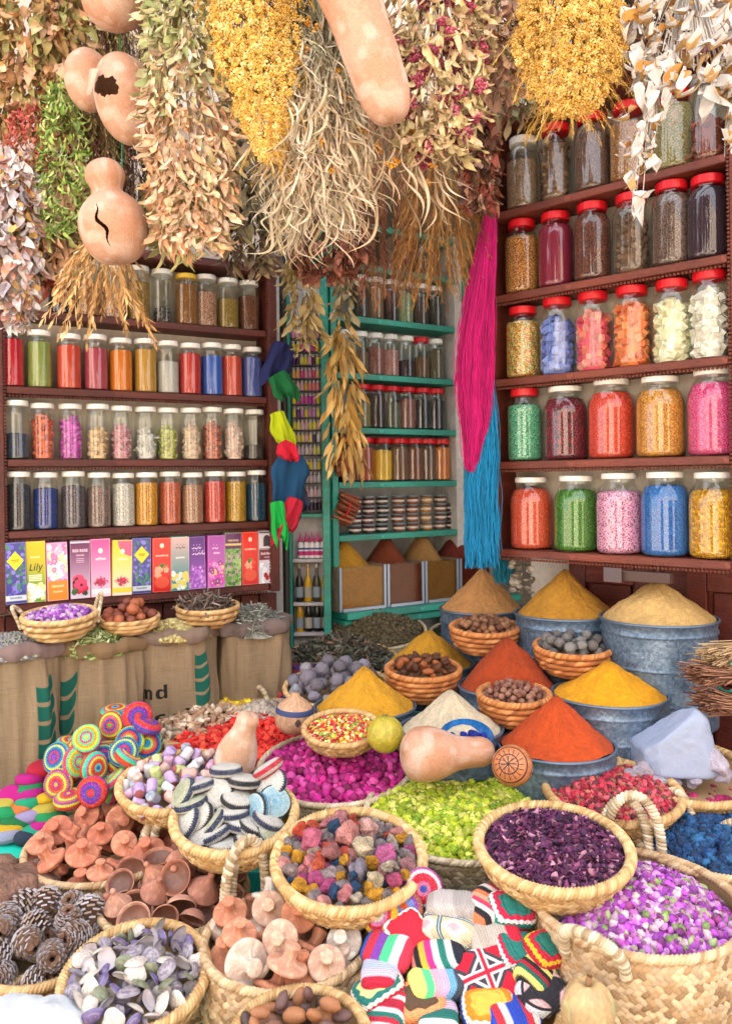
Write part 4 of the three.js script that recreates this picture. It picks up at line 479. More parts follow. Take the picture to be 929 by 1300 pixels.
const B4 = basket('market_basket', 'tall palm basket of pale knobbed clay stamps with big handles', { px: 364, py: 1192, w: 208, z: 1.62, tilt: 4, style: 'belly', h: .25, base: .84, cols: 'plait', rim: .009, wrap: .016, floor: .05, handles: [[-128, .14, .05, -.01, .0115], [-120, .115, .052, .02, .0115], [10, .03, .05, .03, .0105]] });
stampPile(B4, clayC, 20, 26, 'clay knobbed stamp in the tall palm basket', 'stamps in the tall basket', .05, .35);
const B7 = basket('market_basket', 'palm basket of little clay tagine bowls and lids', { px: 220, py: 1136, w: 184, z: 1.86, tilt: 5, style: 'plait', h: .22, base: .86, cols: 'plait', rim: .009, wrap: .016, floor: .05, handles: [[-102, .12, .05, 0, .0115], [-110, .1, .054, .02, .0115]] });
{
  const mk = (i, rnd) => { const green = i === 7; if (i % 3 === 1) { const t = thing('clay_cone', 'small conical clay tagine cover with a knob among the bowls', 'clay cone', 'clay tagine covers'); mesh('cone', coneGeo, clay(rnd.pick(clayB)), t); return t; } const t = thing('clay_bowl', green ? 'small clay bowl glazed green inside' : 'small round clay tagine bowl dark brown inside', 'clay bowl', green ? null : 'clay tagine bowls'); mesh('bowl', bowlGeo, clay(rnd.pick(clayB)), t); mesh('inside', bowlIn, green ? M('#6c8a54', { roughness: .35 }) : M(rnd.pick(['#7c5040', '#6c4638', '#8a5c4a']), { roughness: .45, map: clayMap }), t); return t; };
  pile(B7, (i, r) => [mk(i, r)], scatter(B7.rnd, 20, .32, .84, -.03, .02), { tilt: .9, lean: .5 }); pile(B7, (i, r) => [mk(i + 1, r)], scatter(B7.rnd, 28, .29, .84, .004, .045), { tilt: 1.0, lean: .5, scale: [.72, .95] });
}
// --- pine cones
function coneG(seed, open) { const g = new GB(), rnd = rs(seed), n = 74, len = .062; g.tube([V(0, -.03, 0), V(0, -.01, 0), V(0, .012, 0), V(0, .03, 0)], (t) => .012 * Math.sin(PI * (.15 + t * .75)), 7, L('#4a3226'));
  for (let i = 0; i < n; i++) { const t = i / n, a = i * 2.39996, r = .024 * Math.sin(PI * (.12 + t * .8)), y = -.03 + t * len, up = open * (1 - t * .6), s = .0105 * (.7 + .5 * Math.sin(PI * (.1 + t * .8))), ca = Math.cos(a), sa = Math.sin(a), c = mixc(L('#86705f'), L('#a9a6ae'), rnd()); g.grid((u, v) => { const w = (u - .5) * s * 1.7 * Math.sin(PI * (.15 + v * .75)), o = .006 + r * v * 1.05, h = y + v * s * up + .003 * Math.sin(u * PI) * v; return [ca * o - sa * w, h, sa * o + ca * w]; }, 3, 3, (u, v) => v > .7 ? c : L('#6a4c3a')); g.grid((u, v) => { const w = (u - .5) * s * 1.2, o = .006 + r * 1.05; return [ca * (o + .0015) - sa * w, y + s * up - v * .004, sa * (o + .0015) + ca * w]; }, 1, 1, c); } return g.build(); }
const coneGs = [coneG(1, 1.1), coneG(2, .7), coneG(3, .4)], coneMat = VC({ roughness: .85 });
const B6 = basket('round_tray_basket', 'straw tray of grey brown pine cones beside the lava stones', { px: 54, py: 1196, w: 164, z: 1.74, tilt: 10, h: .07, base: .65, cols: 'warm', rim: .0105, wrap: .015 });
pile(B6, (i, r) => [pieceThing(coneGs[i % 3], coneMat, 'pine_cone', 'open grey brown pine cone in the straw tray', 'pine cone', 'pine cones in the tray')], [...scatter(B6.rnd, 15, .38, .82, -.012, .012), ...scatter(B6.rnd, 14, .34, .72, .02, .025)], { tilt: 1.5, scale: [.85, 1.15] });
// --- shells
const shellGs = [0, 1, 2, 3].map((s) => { const g = new GB(), cs = [['#7c7480', '#a89e9c', '#5c5068'], ['#b8aea4', '#8f8276', '#cbc4bc'], ['#47386a', '#6f5f88', '#9a8ea4'], ['#666c52', '#8a8872', '#4a523e']][s].map(L); const f = (u, v, k) => { const a = u * 2 * PI, hinge = 1 - .42 * Math.exp(-Math.pow(Math.sin((a - PI / 2) / 2) * 2.2, 2)), rib = 1 + .035 * Math.sin(a * (s === 2 ? 3 : 22)) * v, r = v * hinge * rib * (1 + .07 * NZ(Math.cos(a) * 2 + s, Math.sin(a) * 2, 1)), h = (.5 * Math.sqrt(Math.max(0, 1 - v * v * .96)) + .012 * Math.sin(v * 26)) * k; return [Math.cos(a) * r * (s === 2 ? .62 : .95), h, Math.sin(a) * r]; }; const cc = (u, v) => mixc(cs[0], cs[1 + (NZ(u * 9, v * 5, s) > 0 ? 1 : 0)], .15 + .45 * hash(Math.floor(v * 14) + s * 5)); g.grid((u, v) => f(u, v, 1), 26, 10, cc); g.grid((u, v) => { const q = f(u, v, .78); return [q[0] * .96, q[1] - .03, q[2] * .96]; }, 26, 5, (u, v) => mixc(L('#c4bcc4'), cs[0], .5 * hash(s + v))); return g.build(); });
const shellMat = VC({ roughness: .4 });
const B5 = basket('round_tray_basket', 'straw tray of grey and purple sea shells', { px: 172, py: 1240, w: 178, z: 1.54, tilt: 13, h: .075, base: .6, cols: 'warm', rim: .011, wrap: .0155, floor: .025 });
{ const w = ['grey lilac', 'white and tan', 'dark purple', 'mossy green']; pile(B5, (i, r) => { const k = r.pick([0, 0, 1, 1, 2, 3]); const o = pieceThing(shellGs[k], shellMat, 'seashell', `${w[k]} seashell in the straw tray`, 'shell', `${w[k]} shells in the tray`); o.userData.kind = 'thing'; return [o]; }, [...scatter(B5.rnd, 50, .19, .9, -.012, .006), ...scatter(B5.rnd, 64, .17, .86, .004, .024)], { tilt: 1.5 }).forEach((o) => { const k = B5.rnd.r(.015, .026); o.scale.set(k, k * .9, k); }); }
// --- minerals
const rockGs = [0, 1, 2, 3].map((s) => displace(ico(1, 2), .55, 1.1, s * 4.3, .35, true)), stoneGs = [0, 1, 2, 3].map((s) => displace(ico(1, 5), .4, 1.1, s * 4.3, .25));
const rockMap = dtex(256, 256, (x, y) => { const u = x / 256, v = y / 256, k = 214 + 60 * (tn(u, v, 6, 41) - .5) + 70 * (tn(u, v, 22, 42) - .5) + 40 * (tn(u, v, 90, 43) - .5); return [k, k * .985, k * .97].map((q) => Math.min(255, q)); }, true, [2, 2]);
const rockM = (h) => M(h, { map: rockMap, bumpMap: rockMap, bumpScale: .004, roughness: .8 });
const B10 = basket('round_tray_basket', 'wide straw tray of coloured resin and mineral lumps', { px: 443, py: 1090, w: 186, z: 1.68, tilt: 14, h: .075, base: .55, cols: 'gold', rim: .0115, wrap: .014, floor: .03 });
{ const kinds = [['#8c8286', 'grey'], ['#948488', 'grey'], ['#9c8886', 'grey'], ['#d8868c', 'pink'], ['#dc9490', 'pink'], ['#d8583c', 'red orange'], ['#e0a01c', 'yellow'], ['#c9baa8', 'cream'], ['#1c4c7c', 'blue'], ['#b84a84', 'magenta'], ['#b07c80', 'mauve'], ['#a8989a', 'grey']];
  pile(B10, (i, r) => { const [h, w] = r.pick(kinds); return [pieceThing(rockGs[i % 4], rockM(h), 'mineral_lump', `small ${w} mineral lump in the wide straw tray`, 'mineral', `${w} mineral lumps`)]; }, scatter(B10.rnd, 110, .135, .9, -.006, .014), { tilt: 3 }).forEach((o) => { const k = B10.rnd.r(.009, .017); o.scale.set(k, k * .8, k * 1.15); });
  for (const [px, py, s, h, w] of [[395, 1066, 17, '#d06a86', 'rose pink'], [425, 1050, 11, '#15486f', 'cobalt blue'], [440, 1058, 19, '#cf8a84', 'salmon'], [467, 1052, 16, '#d0a09a', 'pale pink'], [462, 1075, 16, '#cfc0a0', 'cream'], [489, 1085, 17, '#cf6aa4', 'orchid pink'], [420, 1083, 15, '#a86a6a', 'dusky mauve'], [455, 1103, 15, '#8a8496', 'lavender grey'], [477, 1117, 13, '#bdae90', 'beige'], [430, 1040, 14, '#c07c80', 'rosy'], [501, 1117, 13, '#b84a78', 'deep pink'], [493, 1100, 10, '#c8b8a4', 'sandy'], [448, 1112, 8, '#124470', 'navy'], [380, 1053, 11, '#d8502c', 'orange red'], [470, 1092, 8, '#d89a18', 'golden'], [515, 1110, 9, '#d8a020', 'amber'], [404, 1098, 10, '#d8603c', 'coral'], [437, 1092, 8, '#e0a420', 'saffron']]) { const o = pieceThing(rockGs[Math.round(px) % 4], rockM(h), 'mineral_lump', `larger ${w} mineral lump lying on top of the tray`, 'mineral'); const dz = 1.68 - (py - 1090) * .0021; o.position.copy(at(px, py, dz - .03)); o.scale.setScalar(s * .8 * dz / F); o.scale.y *= .85; o.rotation.set(px, py, px * .3); } }

// ---------------------------------------------------------------- zinc tins and powder cones
function tin(label, px, py, w, z, hgt, bands) {
  const t = thing('zinc_tin', label, 'tin'), R = w / 2 * z / F; t.position.copy(at(px, py, z));
  const p = [[0, -hgt], [R * .97, -hgt], [R * .98, -hgt + .004]]; for (let k = bands.length - 1; k >= 0; k--) { const y = -bands[k]; p.push([R * .975, y - .007], [R * 1.0, y - .003], [R * 1.0, y + .003], [R * .975, y + .007]); } p.push([R * .985, -.012], [R * 1.005, -.006], [R * 1.012, 0], [R * 1.0, .004], [R * .985, 0], [R * .97, -.02], [0, -.02]);
  mesh('body', lathe(p, 64), zinc, t); const g = new THREE.TorusGeometry(R, .0042, 8, 72); g.rotateX(PI / 2); mesh('rolled_rim', g, zinc, t); return { t, R, z };
}
function cone(label, tn_, h, hex, fillR = .965, seed = 1) {
  const R = tn_.R * fillR, g = new GB(), sd = seed * 4.1; g.grid((u, v) => { const a = u * 2 * PI, r = v, k = 1.04 - Math.sqrt(r * r + .0035) + .035 * Math.sin(PI * r) * (seed % 3 ? -1 : .3), x = Math.cos(a) * r * R, z = Math.sin(a) * r * R, rip = .009 * NZ(Math.cos(a) * 1.8 + sd, Math.sin(a) * 1.8, r * 2.5) * Math.min(1, r * 3) + .003 * NZ(Math.cos(a) * 9 + sd, Math.sin(a) * 9, r * 3) * Math.sin(PI * r) + .0024 * NZ(x * 60, z * 60, sd) + .0012 * NZ(x * 150, z * 150, sd); return [x, -.006 + h * Math.max(0, k) + rip, z, a / (2 * PI) * 1.0 * 2 * PI * R * .75 + 0, r * Math.hypot(R, h)]; }, 128, 64);
  const m = single('spice_cone', g.build(), powder(hex), label, 'spice'); m.position.copy(tn_.t.position); return m;
}
const tins = [
  ['brick orange', 706, 945, 146, 2.12, 64, .13, [.03], '#bf4710', 1], ['bright yellow turmeric', 773, 880, 144, 2.27, 43, .16, [.034, .1], '#e09a06', 2], ['pale beige', 835, 784, 143, 2.4, 50, .3, [.032, .125, .22], '#cba465', 3], ['mustard brown', 717, 778, 126, 2.6, 57, .22, [.032, .12], '#b07a1e', 4], ['pinkish tan', 612, 772, 108, 2.92, 53, .2, [.04, .12], '#bd8850', 5], ['dark rust orange', 645, 870, 126, 2.42, 63, .16, [.04], '#a03a0a', 6], ['off-white', 572, 924, 130, 2.2, 51, .1, [.04], '#cdbda0', 7], ['golden yellow', 463, 896, 128, 2.38, 52, .08, [.04], '#d0961e', 8], ['mustard gold', 545, 842, 112, 2.72, 44, .12, [.04], '#c08a1c', 9],
];
for (const [w, px, py, wd, z, up, hh, bands, hex, sd] of tins) { const t = tin(`galvanised tin holding the ${w} spice cone`, px, py, wd, z, hh, bands); cone(`smooth ${w} spice cone heaped on a zinc tin`, t, up / F * z + .004, hex, .955, sd); }

// coiled bowls of nuts
const nutGs = [0, 1, 2].map((s) => displace(ico(1, 3), .12, 2.2, s * 3, .5)), almondG = [0, 1].map((s) => { const g = displace(ico(1, 2), .15, 1.8, s * 3); g.scale(.75, .6, 1.15); return g; }), spikyG = [0, 1].map((s) => displace(ico(1, 3), .24, 5.5, s * 3, .5));
function bowl(label, px, py, w, z, o, nlabel, ngroup, cat, name, geos, cols, size, n) { const b = basket('coiled_bowl', label, { px, py, w, z, tilt: o.tilt ?? 5, style: 'coil', h: o.h || .065, base: .6, cols: 'red', rim: .009, wrap: .011 }); mesh('lining', new THREE.CylinderGeometry(b.R * .9, b.R * .85, .01, 30).translate(0, -.022, 0), bodyMat, b.t); pile(b, (i, r) => [pieceThing(geos[i % geos.length], M(r.pick(cols), { roughness: .5, map: clayMap, bumpMap: clayMap, bumpScale: .002 }), name, nlabel, cat, ngroup)], [...scatter(b.rnd, n, 2.0 * size / b.R, .9, -.006, .012, .003), ...scatter(b.rnd, Math.round(n * .7), 2.0 * size / b.R, .72, size * 1.15 - .004, .018, .003)], { tilt: 3 }).forEach((q) => q.scale.setScalar(size * b.rnd.r(.88, 1.14))); return b; }
bowl('coiled straw bowl of nutmegs in front of the pinkish tan spice', 615, 797, 84, 2.62, {}, 'brown nutmeg in the bowl by the pinkish tan spice', 'nutmegs by the pinkish tan spice', 'nutmeg', 'nutmeg', nutGs, ['#8a5a3c', '#6c4028', '#a87450'], .0105, 46);
bowl('coiled straw bowl of grey knobbly balls between zinc tins', 727, 822, 94, 2.42, {}, 'grey knobbly dried ball in the bowl between tins', 'grey balls in the coiled bowl', 'dried ball', 'knobbly_ball', spikyG, ['#7c7470', '#8c8682', '#6c6460'], .0155, 20);
bowl('coiled straw bowl of brown dates beside the golden yellow spice', 537, 850, 92, 2.5, { h: .075 }, 'glossy brown date in the bowl beside golden spice', 'brown dates in the bowl', 'date', 'date', almondG, ['#6c3c20', '#8a4a24', '#5a301c', '#b06030'], .0145, 34);
bowl('coiled straw bowl of small hazel nuts beside the brick orange spice', 652, 882, 88, 2.26, {}, 'small hazel nut in the bowl beside orange spice', 'hazel nuts in the bowl', 'nut', 'hazel_nut', nutGs, ['#9a6450', '#855040', '#b07c66'], .0085, 60);

// ---------------------------------------------------------------- burlap sacks
function sack(label, px, py, w, z, hgt, yaw, print, seed, fold) {
  const t = thing('burlap_sack', label, 'sack'), R = w / 2 * z / F, rnd = rs(seed); t.position.copy(at(px, py, z)); t.rotation.y = yaw;
  const map = ctex(768, 512, (g, W, H) => { g.fillStyle = '#c2a683'; g.fillRect(0, 0, W, H); for (let i = 0; i < 2600; i++) { g.fillStyle = rnd() > .5 ? 'rgba(226,200,164,.3)' : 'rgba(140,108,76,.2)'; if (rnd() > .5) g.fillRect(rnd() * W, rnd() * H, rnd.r(8, 50), 1.4); else g.fillRect(rnd() * W, rnd() * H, 1.4, rnd.r(8, 50)); } print && print(g, W, H); });
  const pos = (u, v, out = 0) => { const a = u * 2 * PI, sq = 1 / Math.pow(Math.pow(Math.abs(Math.cos(a)), 3.2) + Math.pow(Math.abs(Math.sin(a)), 3.2), 1 / 3.2), bulge = 1 + .07 * Math.sin(PI * Math.min(1, v * 1.1)) + .05 * v, wr = .022 * NZ(Math.cos(a) * 3 + seed, Math.sin(a) * 3, v * 1.6) + .012 * NZ(Math.cos(a) * 7, v * 3, Math.sin(a) * 7 + seed) + .01 * Math.sin(a * 5 + seed) * Math.exp(-v * 5), r = R * .93 * sq * bulge + wr + out; return [Math.sin(a) * r, -v * hgt, -Math.cos(a) * r * .82]; };
  const g = new GB(); g.grid((u, v) => [...pos(u, v), 1 - u, 1 - v], 120, 50); mesh('cloth', g.build(), new THREE.MeshStandardMaterial({ map, bumpMap: burlapBump, bumpScale: .004, roughness: 1 }), t);
  const g2 = new GB(); g2.grid((u, v) => { const a = v * 2 * PI, rr = (.017 + .009 * NZ(Math.cos(u * 6.283) * 3 + seed * 2, Math.sin(u * 6.283) * 3, 5)), p = pos(u, 0, .002), n = Math.hypot(p[0], p[2]); return [p[0] * (1 + Math.cos(a) * rr / n), .002 + Math.sin(a) * rr * 1.35 + .012 * NZ(Math.cos(u * 6.283) * 2 + seed, Math.sin(u * 6.283) * 2, 1), p[2] * (1 + Math.cos(a) * rr / n), u * 2, v * .14]; }, 110, 12); mesh('rolled_edge', g2.build(), M(fold, { bumpMap: burlapBump, bumpScale: .003, roughness: 1 }), t);
  t.updateMatrixWorld(true); return { t, R: R * .95, rnd, m: t.matrixWorld, o: { px } };
}
function leafMark(g, x, y, s, dir = 1) { g.fillStyle = '#0f7a68'; for (let k = 0; k < 4; k++) { g.save(); g.translate(x, y + k * 52 * s); g.scale(dir, 1); g.beginPath(); g.moveTo(0, 0); g.quadraticCurveTo(30 * s, 18 * s, 54 * s, -26 * s); g.quadraticCurveTo(66 * s, 26 * s, 24 * s, 44 * s); g.quadraticCurveTo(4 * s, 46 * s, 0, 40 * s); g.closePath(); g.fill(); g.restore(); } }
const txt = (g, s, x, y, sz) => { g.fillStyle = '#2a2420'; g.font = `bold ${sz}px sans-serif`; g.textAlign = 'left'; g.fillText(s, x, y); };
const S1 = sack('burlap sack with pink grey rolled edge and green leaf mark, holding lavender', 20, 822, 112, 2.42, .55, .25, (g, W, H) => { leafMark(g, W * .58, 90, .95); txt(g, 's', W * .36, 480, 40); }, 11, '#a58a86');
const S2 = sack('burlap sack with a green leaf mark on its edge, holding green herbs', 126, 818, 100, 2.52, .55, .3, (g, W, H) => { leafMark(g, W * .335, 80, 1.0); }, 12, '#a98862');
const S3 = sack('burlap sack printed with black letters, holding pale chamomile', 222, 802, 98, 2.64, .5, .28, (g, W, H) => { txt(g, 'and', W * .33, 190, 58); txt(g, 'nts ofi', W * .34, 270, 58); txt(g, 'zu', W * .42, 375, 54); leafMark(g, W * .57, 60, .8); }, 13, '#a08878');
const S4 = sack('burlap sack beside the doorway holding grey lavender stems', 321, 792, 90, 2.78, .45, .25, (g, W, H) => { txt(g, 'o', W * .6, 300, 60); txt(g, 'ht', W * .59, 400, 60); }, 14, '#8c7a74');
heap('lavender_heap', 'grey lavender buds filling the sack with pink edge', 'lavender', S1, { r: S1.R * .97, h: .05, y0: -.012, n: 1500, size: .013, geos: 'pod', cols: ['#8c8c84', '#74786c', '#a0a094', '#807c84'] });
heap('herb_heap', 'green curled dried herbs filling the sack beside the violet bowl', 'herbs', S2, { r: S2.R * .97, h: .05, y0: -.008, n: 1300, size: .024, geos: 'leafbit', cols: ['#8c9a5c', '#a4b078', '#74844a', '#b8bf90'] });
heap('chamomile_heap', 'pale yellow chamomile filling the printed sack', 'chamomile', S3, { r: S3.R * .97, h: .045, y0: -.01, n: 1500, size: .0115, geos: 'ball', cols: ['#a8985c', '#b8a870', '#8c7c48', '#c4b888'] });
heap('stem_heap', 'grey green lavender stems filling the sack by the doorway', 'lavender', S4, { r: S4.R * .97, h: .06, y0: -.01, n: 900, size: .045, geos: 'stick', cols: ['#8a8c84', '#74786e', '#9ea096', '#6c6c68'], wild: .12 });
{
  const b = basket('handled_bowl', 'small straw bowl of violet flowers with two ring handles on the sacks', { px: 76, py: 781, w: 88, z: 2.42, tilt: 6, style: 'coil', h: .055, base: .6, cols: 'gold', rim: .008, handles: [[175, .03, .03, .03, .0055], [-30, .05, .028, .02, .0055]] }); heap('flower_heap', 'violet dried flowers in the small handled bowl on sacks', 'dried flowers', b, { h: .02, y0: -.004, n: 420, size: .015, geos: 'bud', cols: ['#9a54b8', '#b47ccc', '#7c3c9c', '#cfb0d8'] });
  const b2 = basket('coiled_bowl', 'small straw bowl of brown balls resting on the sacks', { px: 165, py: 784, w: 70, z: 2.55, tilt: 5, style: 'coil', h: .035, base: .6, cols: 'warm', rim: .006 }); pile(b2, (i, r) => [pieceThing(nutGs[i % 3], M(r.pick(['#9a4a2c', '#b0603c', '#84402c']), { roughness: .6, map: clayMap }), 'brown_ball', 'round reddish brown ball in the bowl on the sacks', 'dried fruit', 'brown balls on the sacks')], [...scatter(b2.rnd, 16, .36, .85, .004, .008), ...scatter(b2.rnd, 6, .4, .5, .032, .008)], { tilt: 3 }).forEach((q) => q.scale.setScalar(.0165 * b2.rnd.r(.85, 1.15)));
  const b3 = basket('coiled_bowl', 'small straw bowl of dry twigs resting on the sacks', { px: 264, py: 770, w: 76, z: 2.68, tilt: 4, style: 'coil', h: .055, base: .5, cols: 'warm', rim: .006 }); heap('twig_heap', 'dry brown twigs in the small bowl on the sacks', 'twigs', b3, { h: .035, y0: 0, n: 160, size: .06, geos: 'stick', cols: ['#6c5c54', '#54443c', '#84746c'], wild: .2 });
}

// ---------------------------------------------------------------- crochet
function discBody(r, th, n = 40) { // ring uv: rho follows the arc over top and side
  const prof = []; for (let i = 0; i <= 14; i++) { const a = i / 14 * PI * .62; prof.push([r * Math.pow(Math.sin(a) / 1, .72) * (a > PI / 2 ? 1 : 1), th / 2 * Math.sign(Math.cos(a)) * Math.pow(Math.abs(Math.cos(a)), .7) + .0008 * Math.sin(i * 3.1)]); } for (let i = 6; i >= 0; i--) prof.push([r * .86 * i / 7, -th / 2]);
  let arc = [0], tot = 0; for (let i = 1; i < prof.length; i++) { tot += Math.hypot(prof[i][0] - prof[i - 1][0], prof[i][1] - prof[i - 1][1]); arc.push(tot); } const half = arc[14];
  const g = new GB(), m = prof.length - 1; g.grid((u, v) => { const k = Math.round(v * m), a = u * 2 * PI, [R, y] = prof[k], rho = k <= 14 ? arc[k] / half : (tot - arc[k]) / (tot - half), wob = 1 + .02 * Math.sin(a * 3 + 1); return [Math.cos(a) * R * wob, y, Math.sin(a) * R * wob, .5 + .49 * rho * Math.cos(a), .5 + .49 * rho * Math.sin(a)]; }, n, m); return g.build();
}
const capAtlas = new Atlas(192, 192, 7, 7);
const stitchBump = dtex(256, 256, (x, y) => { const dx = x - 128, dy = y - 128, r = Math.hypot(dx, dy), a = Math.atan2(dy, dx), row = Math.floor(r / 7), q = (r / 7) % 1, n = Math.max(6, Math.round(row * 4.4)), s = Math.abs(Math.sin(a * n / 2 + row)); return 255 * Math.sqrt(Math.sin(PI * q)) * (.35 + .65 * s); }, false, [7, 7]);
const stitchBump1 = stitchBump.clone(); stitchBump1.repeat.set(1, 1);
function ringTex(rings, zig = .6) { return capAtlas.add( (g) => { const n = rings.length; for (let k = n - 1; k >= 0; k--) { g.fillStyle = rings[k]; const r = 96 * (k + 1) / n + (k === n - 1 ? 12 : 0), m = Math.max(10, Math.round(r * .62)), am = k === n - 1 ? 0 : 96 / n * .16 * zig; g.beginPath(); for (let i = 0; i <= m * 2; i++) { const a = i / (m * 2) * 2 * PI, q = r + (i % 2 ? am : -am); g[i ? 'lineTo' : 'moveTo'](96 + Math.cos(a) * q, 96 + Math.sin(a) * q); } g.fill(); } const fr = rs(rings.length * 7 + capAtlas.n); for (let i = 0; i < 1400; i++) { const a = fr() * 6.283, r = Math.sqrt(fr()) * 100, l = fr.r(3, 7); g.strokeStyle = fr() > .5 ? 'rgba(255,250,235,.3)' : 'rgba(90,74,60,.24)'; g.lineWidth = 1.6; g.beginPath(); g.moveTo(96 + Math.cos(a) * r, 96 + Math.sin(a) * r); g.lineTo(96 + Math.cos(a + .03) * (r + l), 96 + Math.sin(a + .03) * (r + l)); g.stroke(); } }); }
const ringYarn = new THREE.MeshStandardMaterial({ map: capAtlas.tex, bumpMap: stitchBump, bumpScale: .004, roughness: 1 }), yarnMat = (rings, zig) => ({ cell: ringTex(rings, zig), mat: ringYarn });
const discG = [discBody(.042, .024), discBody(.04, .028)];
function orient(o, n, spin) { o.quaternion.setFromUnitVectors(V(0, 1, 0), V(n[0], n[1], n[2]).normalize()); o.rotateY(spin); return o; }
const palD = [['#20c860', '#e0301c', '#1c4cb0', '#c07a5c', '#d8e83c', '#40d8a0', '#e04878'], ['#1c98c8', '#1c98c8', '#d8e83c', '#e0301c', '#1c3c9c', '#d8e83c', '#c87a64'], ['#e83a7c', '#e0301c', '#2850b8', '#7a28a0', '#e0482c', '#e02c6c', '#8c2cb0'], ['#d8e83c', '#68e0b0', '#e04070', '#f0a030', '#d8e83c', '#e83c60', '#50d890'], ['#3058c0', '#40c8c0', '#e0301c', '#d8e83c', '#e8407c', '#48d898', '#e0502c'], ['#b82c9c', '#3050b8', '#d82c50', '#1c88b8', '#d8e050', '#3cc8a0', '#3048b0'], ['#e8c020', '#a82c98', '#e0301c', '#d8e83c', '#c07868', '#d8e83c', '#c8645c']], wD = ['green and blue', 'sky blue and lime', 'violet and orange', 'lime and mint', 'blue and turquoise', 'purple and teal', 'yellow and brown'];
const dMats = palD.map((p) => yarnMat([p[0], p[1], p[2], p[6], p[3], p[4], p[1], p[5], p[2], p[6]], 1.6));
[[147, 903, [0, .8, .55]], [143, 920, [-.15, .2, .95]], [175, 910, [.35, .3, .85]], [187, 921, [.25, .85, .4]], [190, 934, [.35, .65, .6]], [186, 946, [.3, .5, .75]], [165, 942, [-.15, .45, .85]], [111, 938, [.1, .5, .8]], [133, 945, [0, .93, .35]], [90, 946, [.15, .85, .5]], [73, 962, [-.3, .4, .8]], [163, 962, [.4, .85, .35]], [154, 976, [.35, .85, .4]], [131, 962, [.3, .6, .6]], [98, 968, [.75, .3, .55]], [120, 974, [.8, .1, .55]], [88, 981, [.55, .35, .75]], [75, 995, [-.1, .2, .95]], [145, 990, [-.35, .75, .55]], [118, 1005, [0, .15, 1]], [137, 1003, [-.6, .2, .7]], [88, 1014, [0, .7, .65]], [104, 950, [.1, .3, .9]], [158, 955, [.1, .4, .8]]].forEach(([px, py, n], i) => { const k = [4, 0, 2, 2, 5, 1, 1, 3, 0, 4, 5, 4, 6, 5, 3, 4, 4, 6, 3, 2, 3, 6, 0, 5][i]; const o = pieceThing(discG[i % 2], dMats[k], 'crochet_disc', `striped ${wD[k]} crocheted disc in the pile against the sacks`, 'crochet disc', `${wD[k]} striped discs`); o.position.copy(at(px, py, 2.3 + (950 - py) * .0016 - n[2] * .02 - (i % 4) * .022)); orient(o, n[1] > .6 ? [n[0] * 1.5, n[1], n[2] - .45] : n, i * 1.7); o.scale.set(1.0, 1.2, 1.0); });
{ const b = basket('round_tray_basket', 'straw tray of plain coloured crocheted discs beside the teal box', { px: 36, py: 1062, w: 160, z: 2.2, tilt: 2, h: .05, base: .75, cols: 'warm', rim: .011 });
  const pl = [[54, 976, '#c81c3c', 'red'], [39, 990, '#c8148c', 'magenta'], [36, 1001, '#1c9a5c', 'emerald'], [14, 1016, '#c8148c', 'bright magenta'], [40, 1010, '#c0188c', 'fuchsia'], [39, 1019, '#1caa7c', 'jade'], [28, 1026, '#e0803c', 'orange'], [64, 1013, '#e0b818', 'yellow'], [58, 1027, '#d0bc4c', 'pale yellow'], [13, 1032, '#18a060', 'leaf green'], [38, 1036, '#a89ccc', 'lilac'], [64, 1037, '#1c9c5c', 'green'], [22, 1045, '#147c44', 'forest green'], [57, 1046, '#c8148c', 'deep magenta'], [16, 1052, '#d8b01c', 'golden'], [47, 1057, '#1cb08c', 'sea green'], [12, 1059, '#a0a4c4', 'lavender'], [38, 1063, '#2c3c50', 'navy'], [3, 1022, '#d0c04c', 'lemon'], [75, 1052, '#1ca870', 'mint']];
  pl.forEach(([px, py, h, w], i) => { const o = pieceThing(discG[1], M(h, { bumpMap: stitchBump1, bumpScale: .005, roughness: 1 }), 'crochet_disc', `plain ${w} crocheted disc in the tray by the teal box`, 'crochet disc', null); o.position.copy(at(px, py, 2.28 - (py - 980) * .0018)); o.scale.set(1, 1.25, 1); orient(o, i === 3 ? [-.2, .3, .9] : [rs(i).r(-.2, .2), .95, rs(i + 9).r(-.3, .1)], i); }); }
const B9 = basket('round_tray_basket', 'straw tray of white crocheted skull caps with dark trims', { px: 298, py: 1036, w: 152, z: 1.86, tilt: 13, h: .08, base: .5, cols: 'gold', rim: .0115, wrap: .015, floor: .03 });
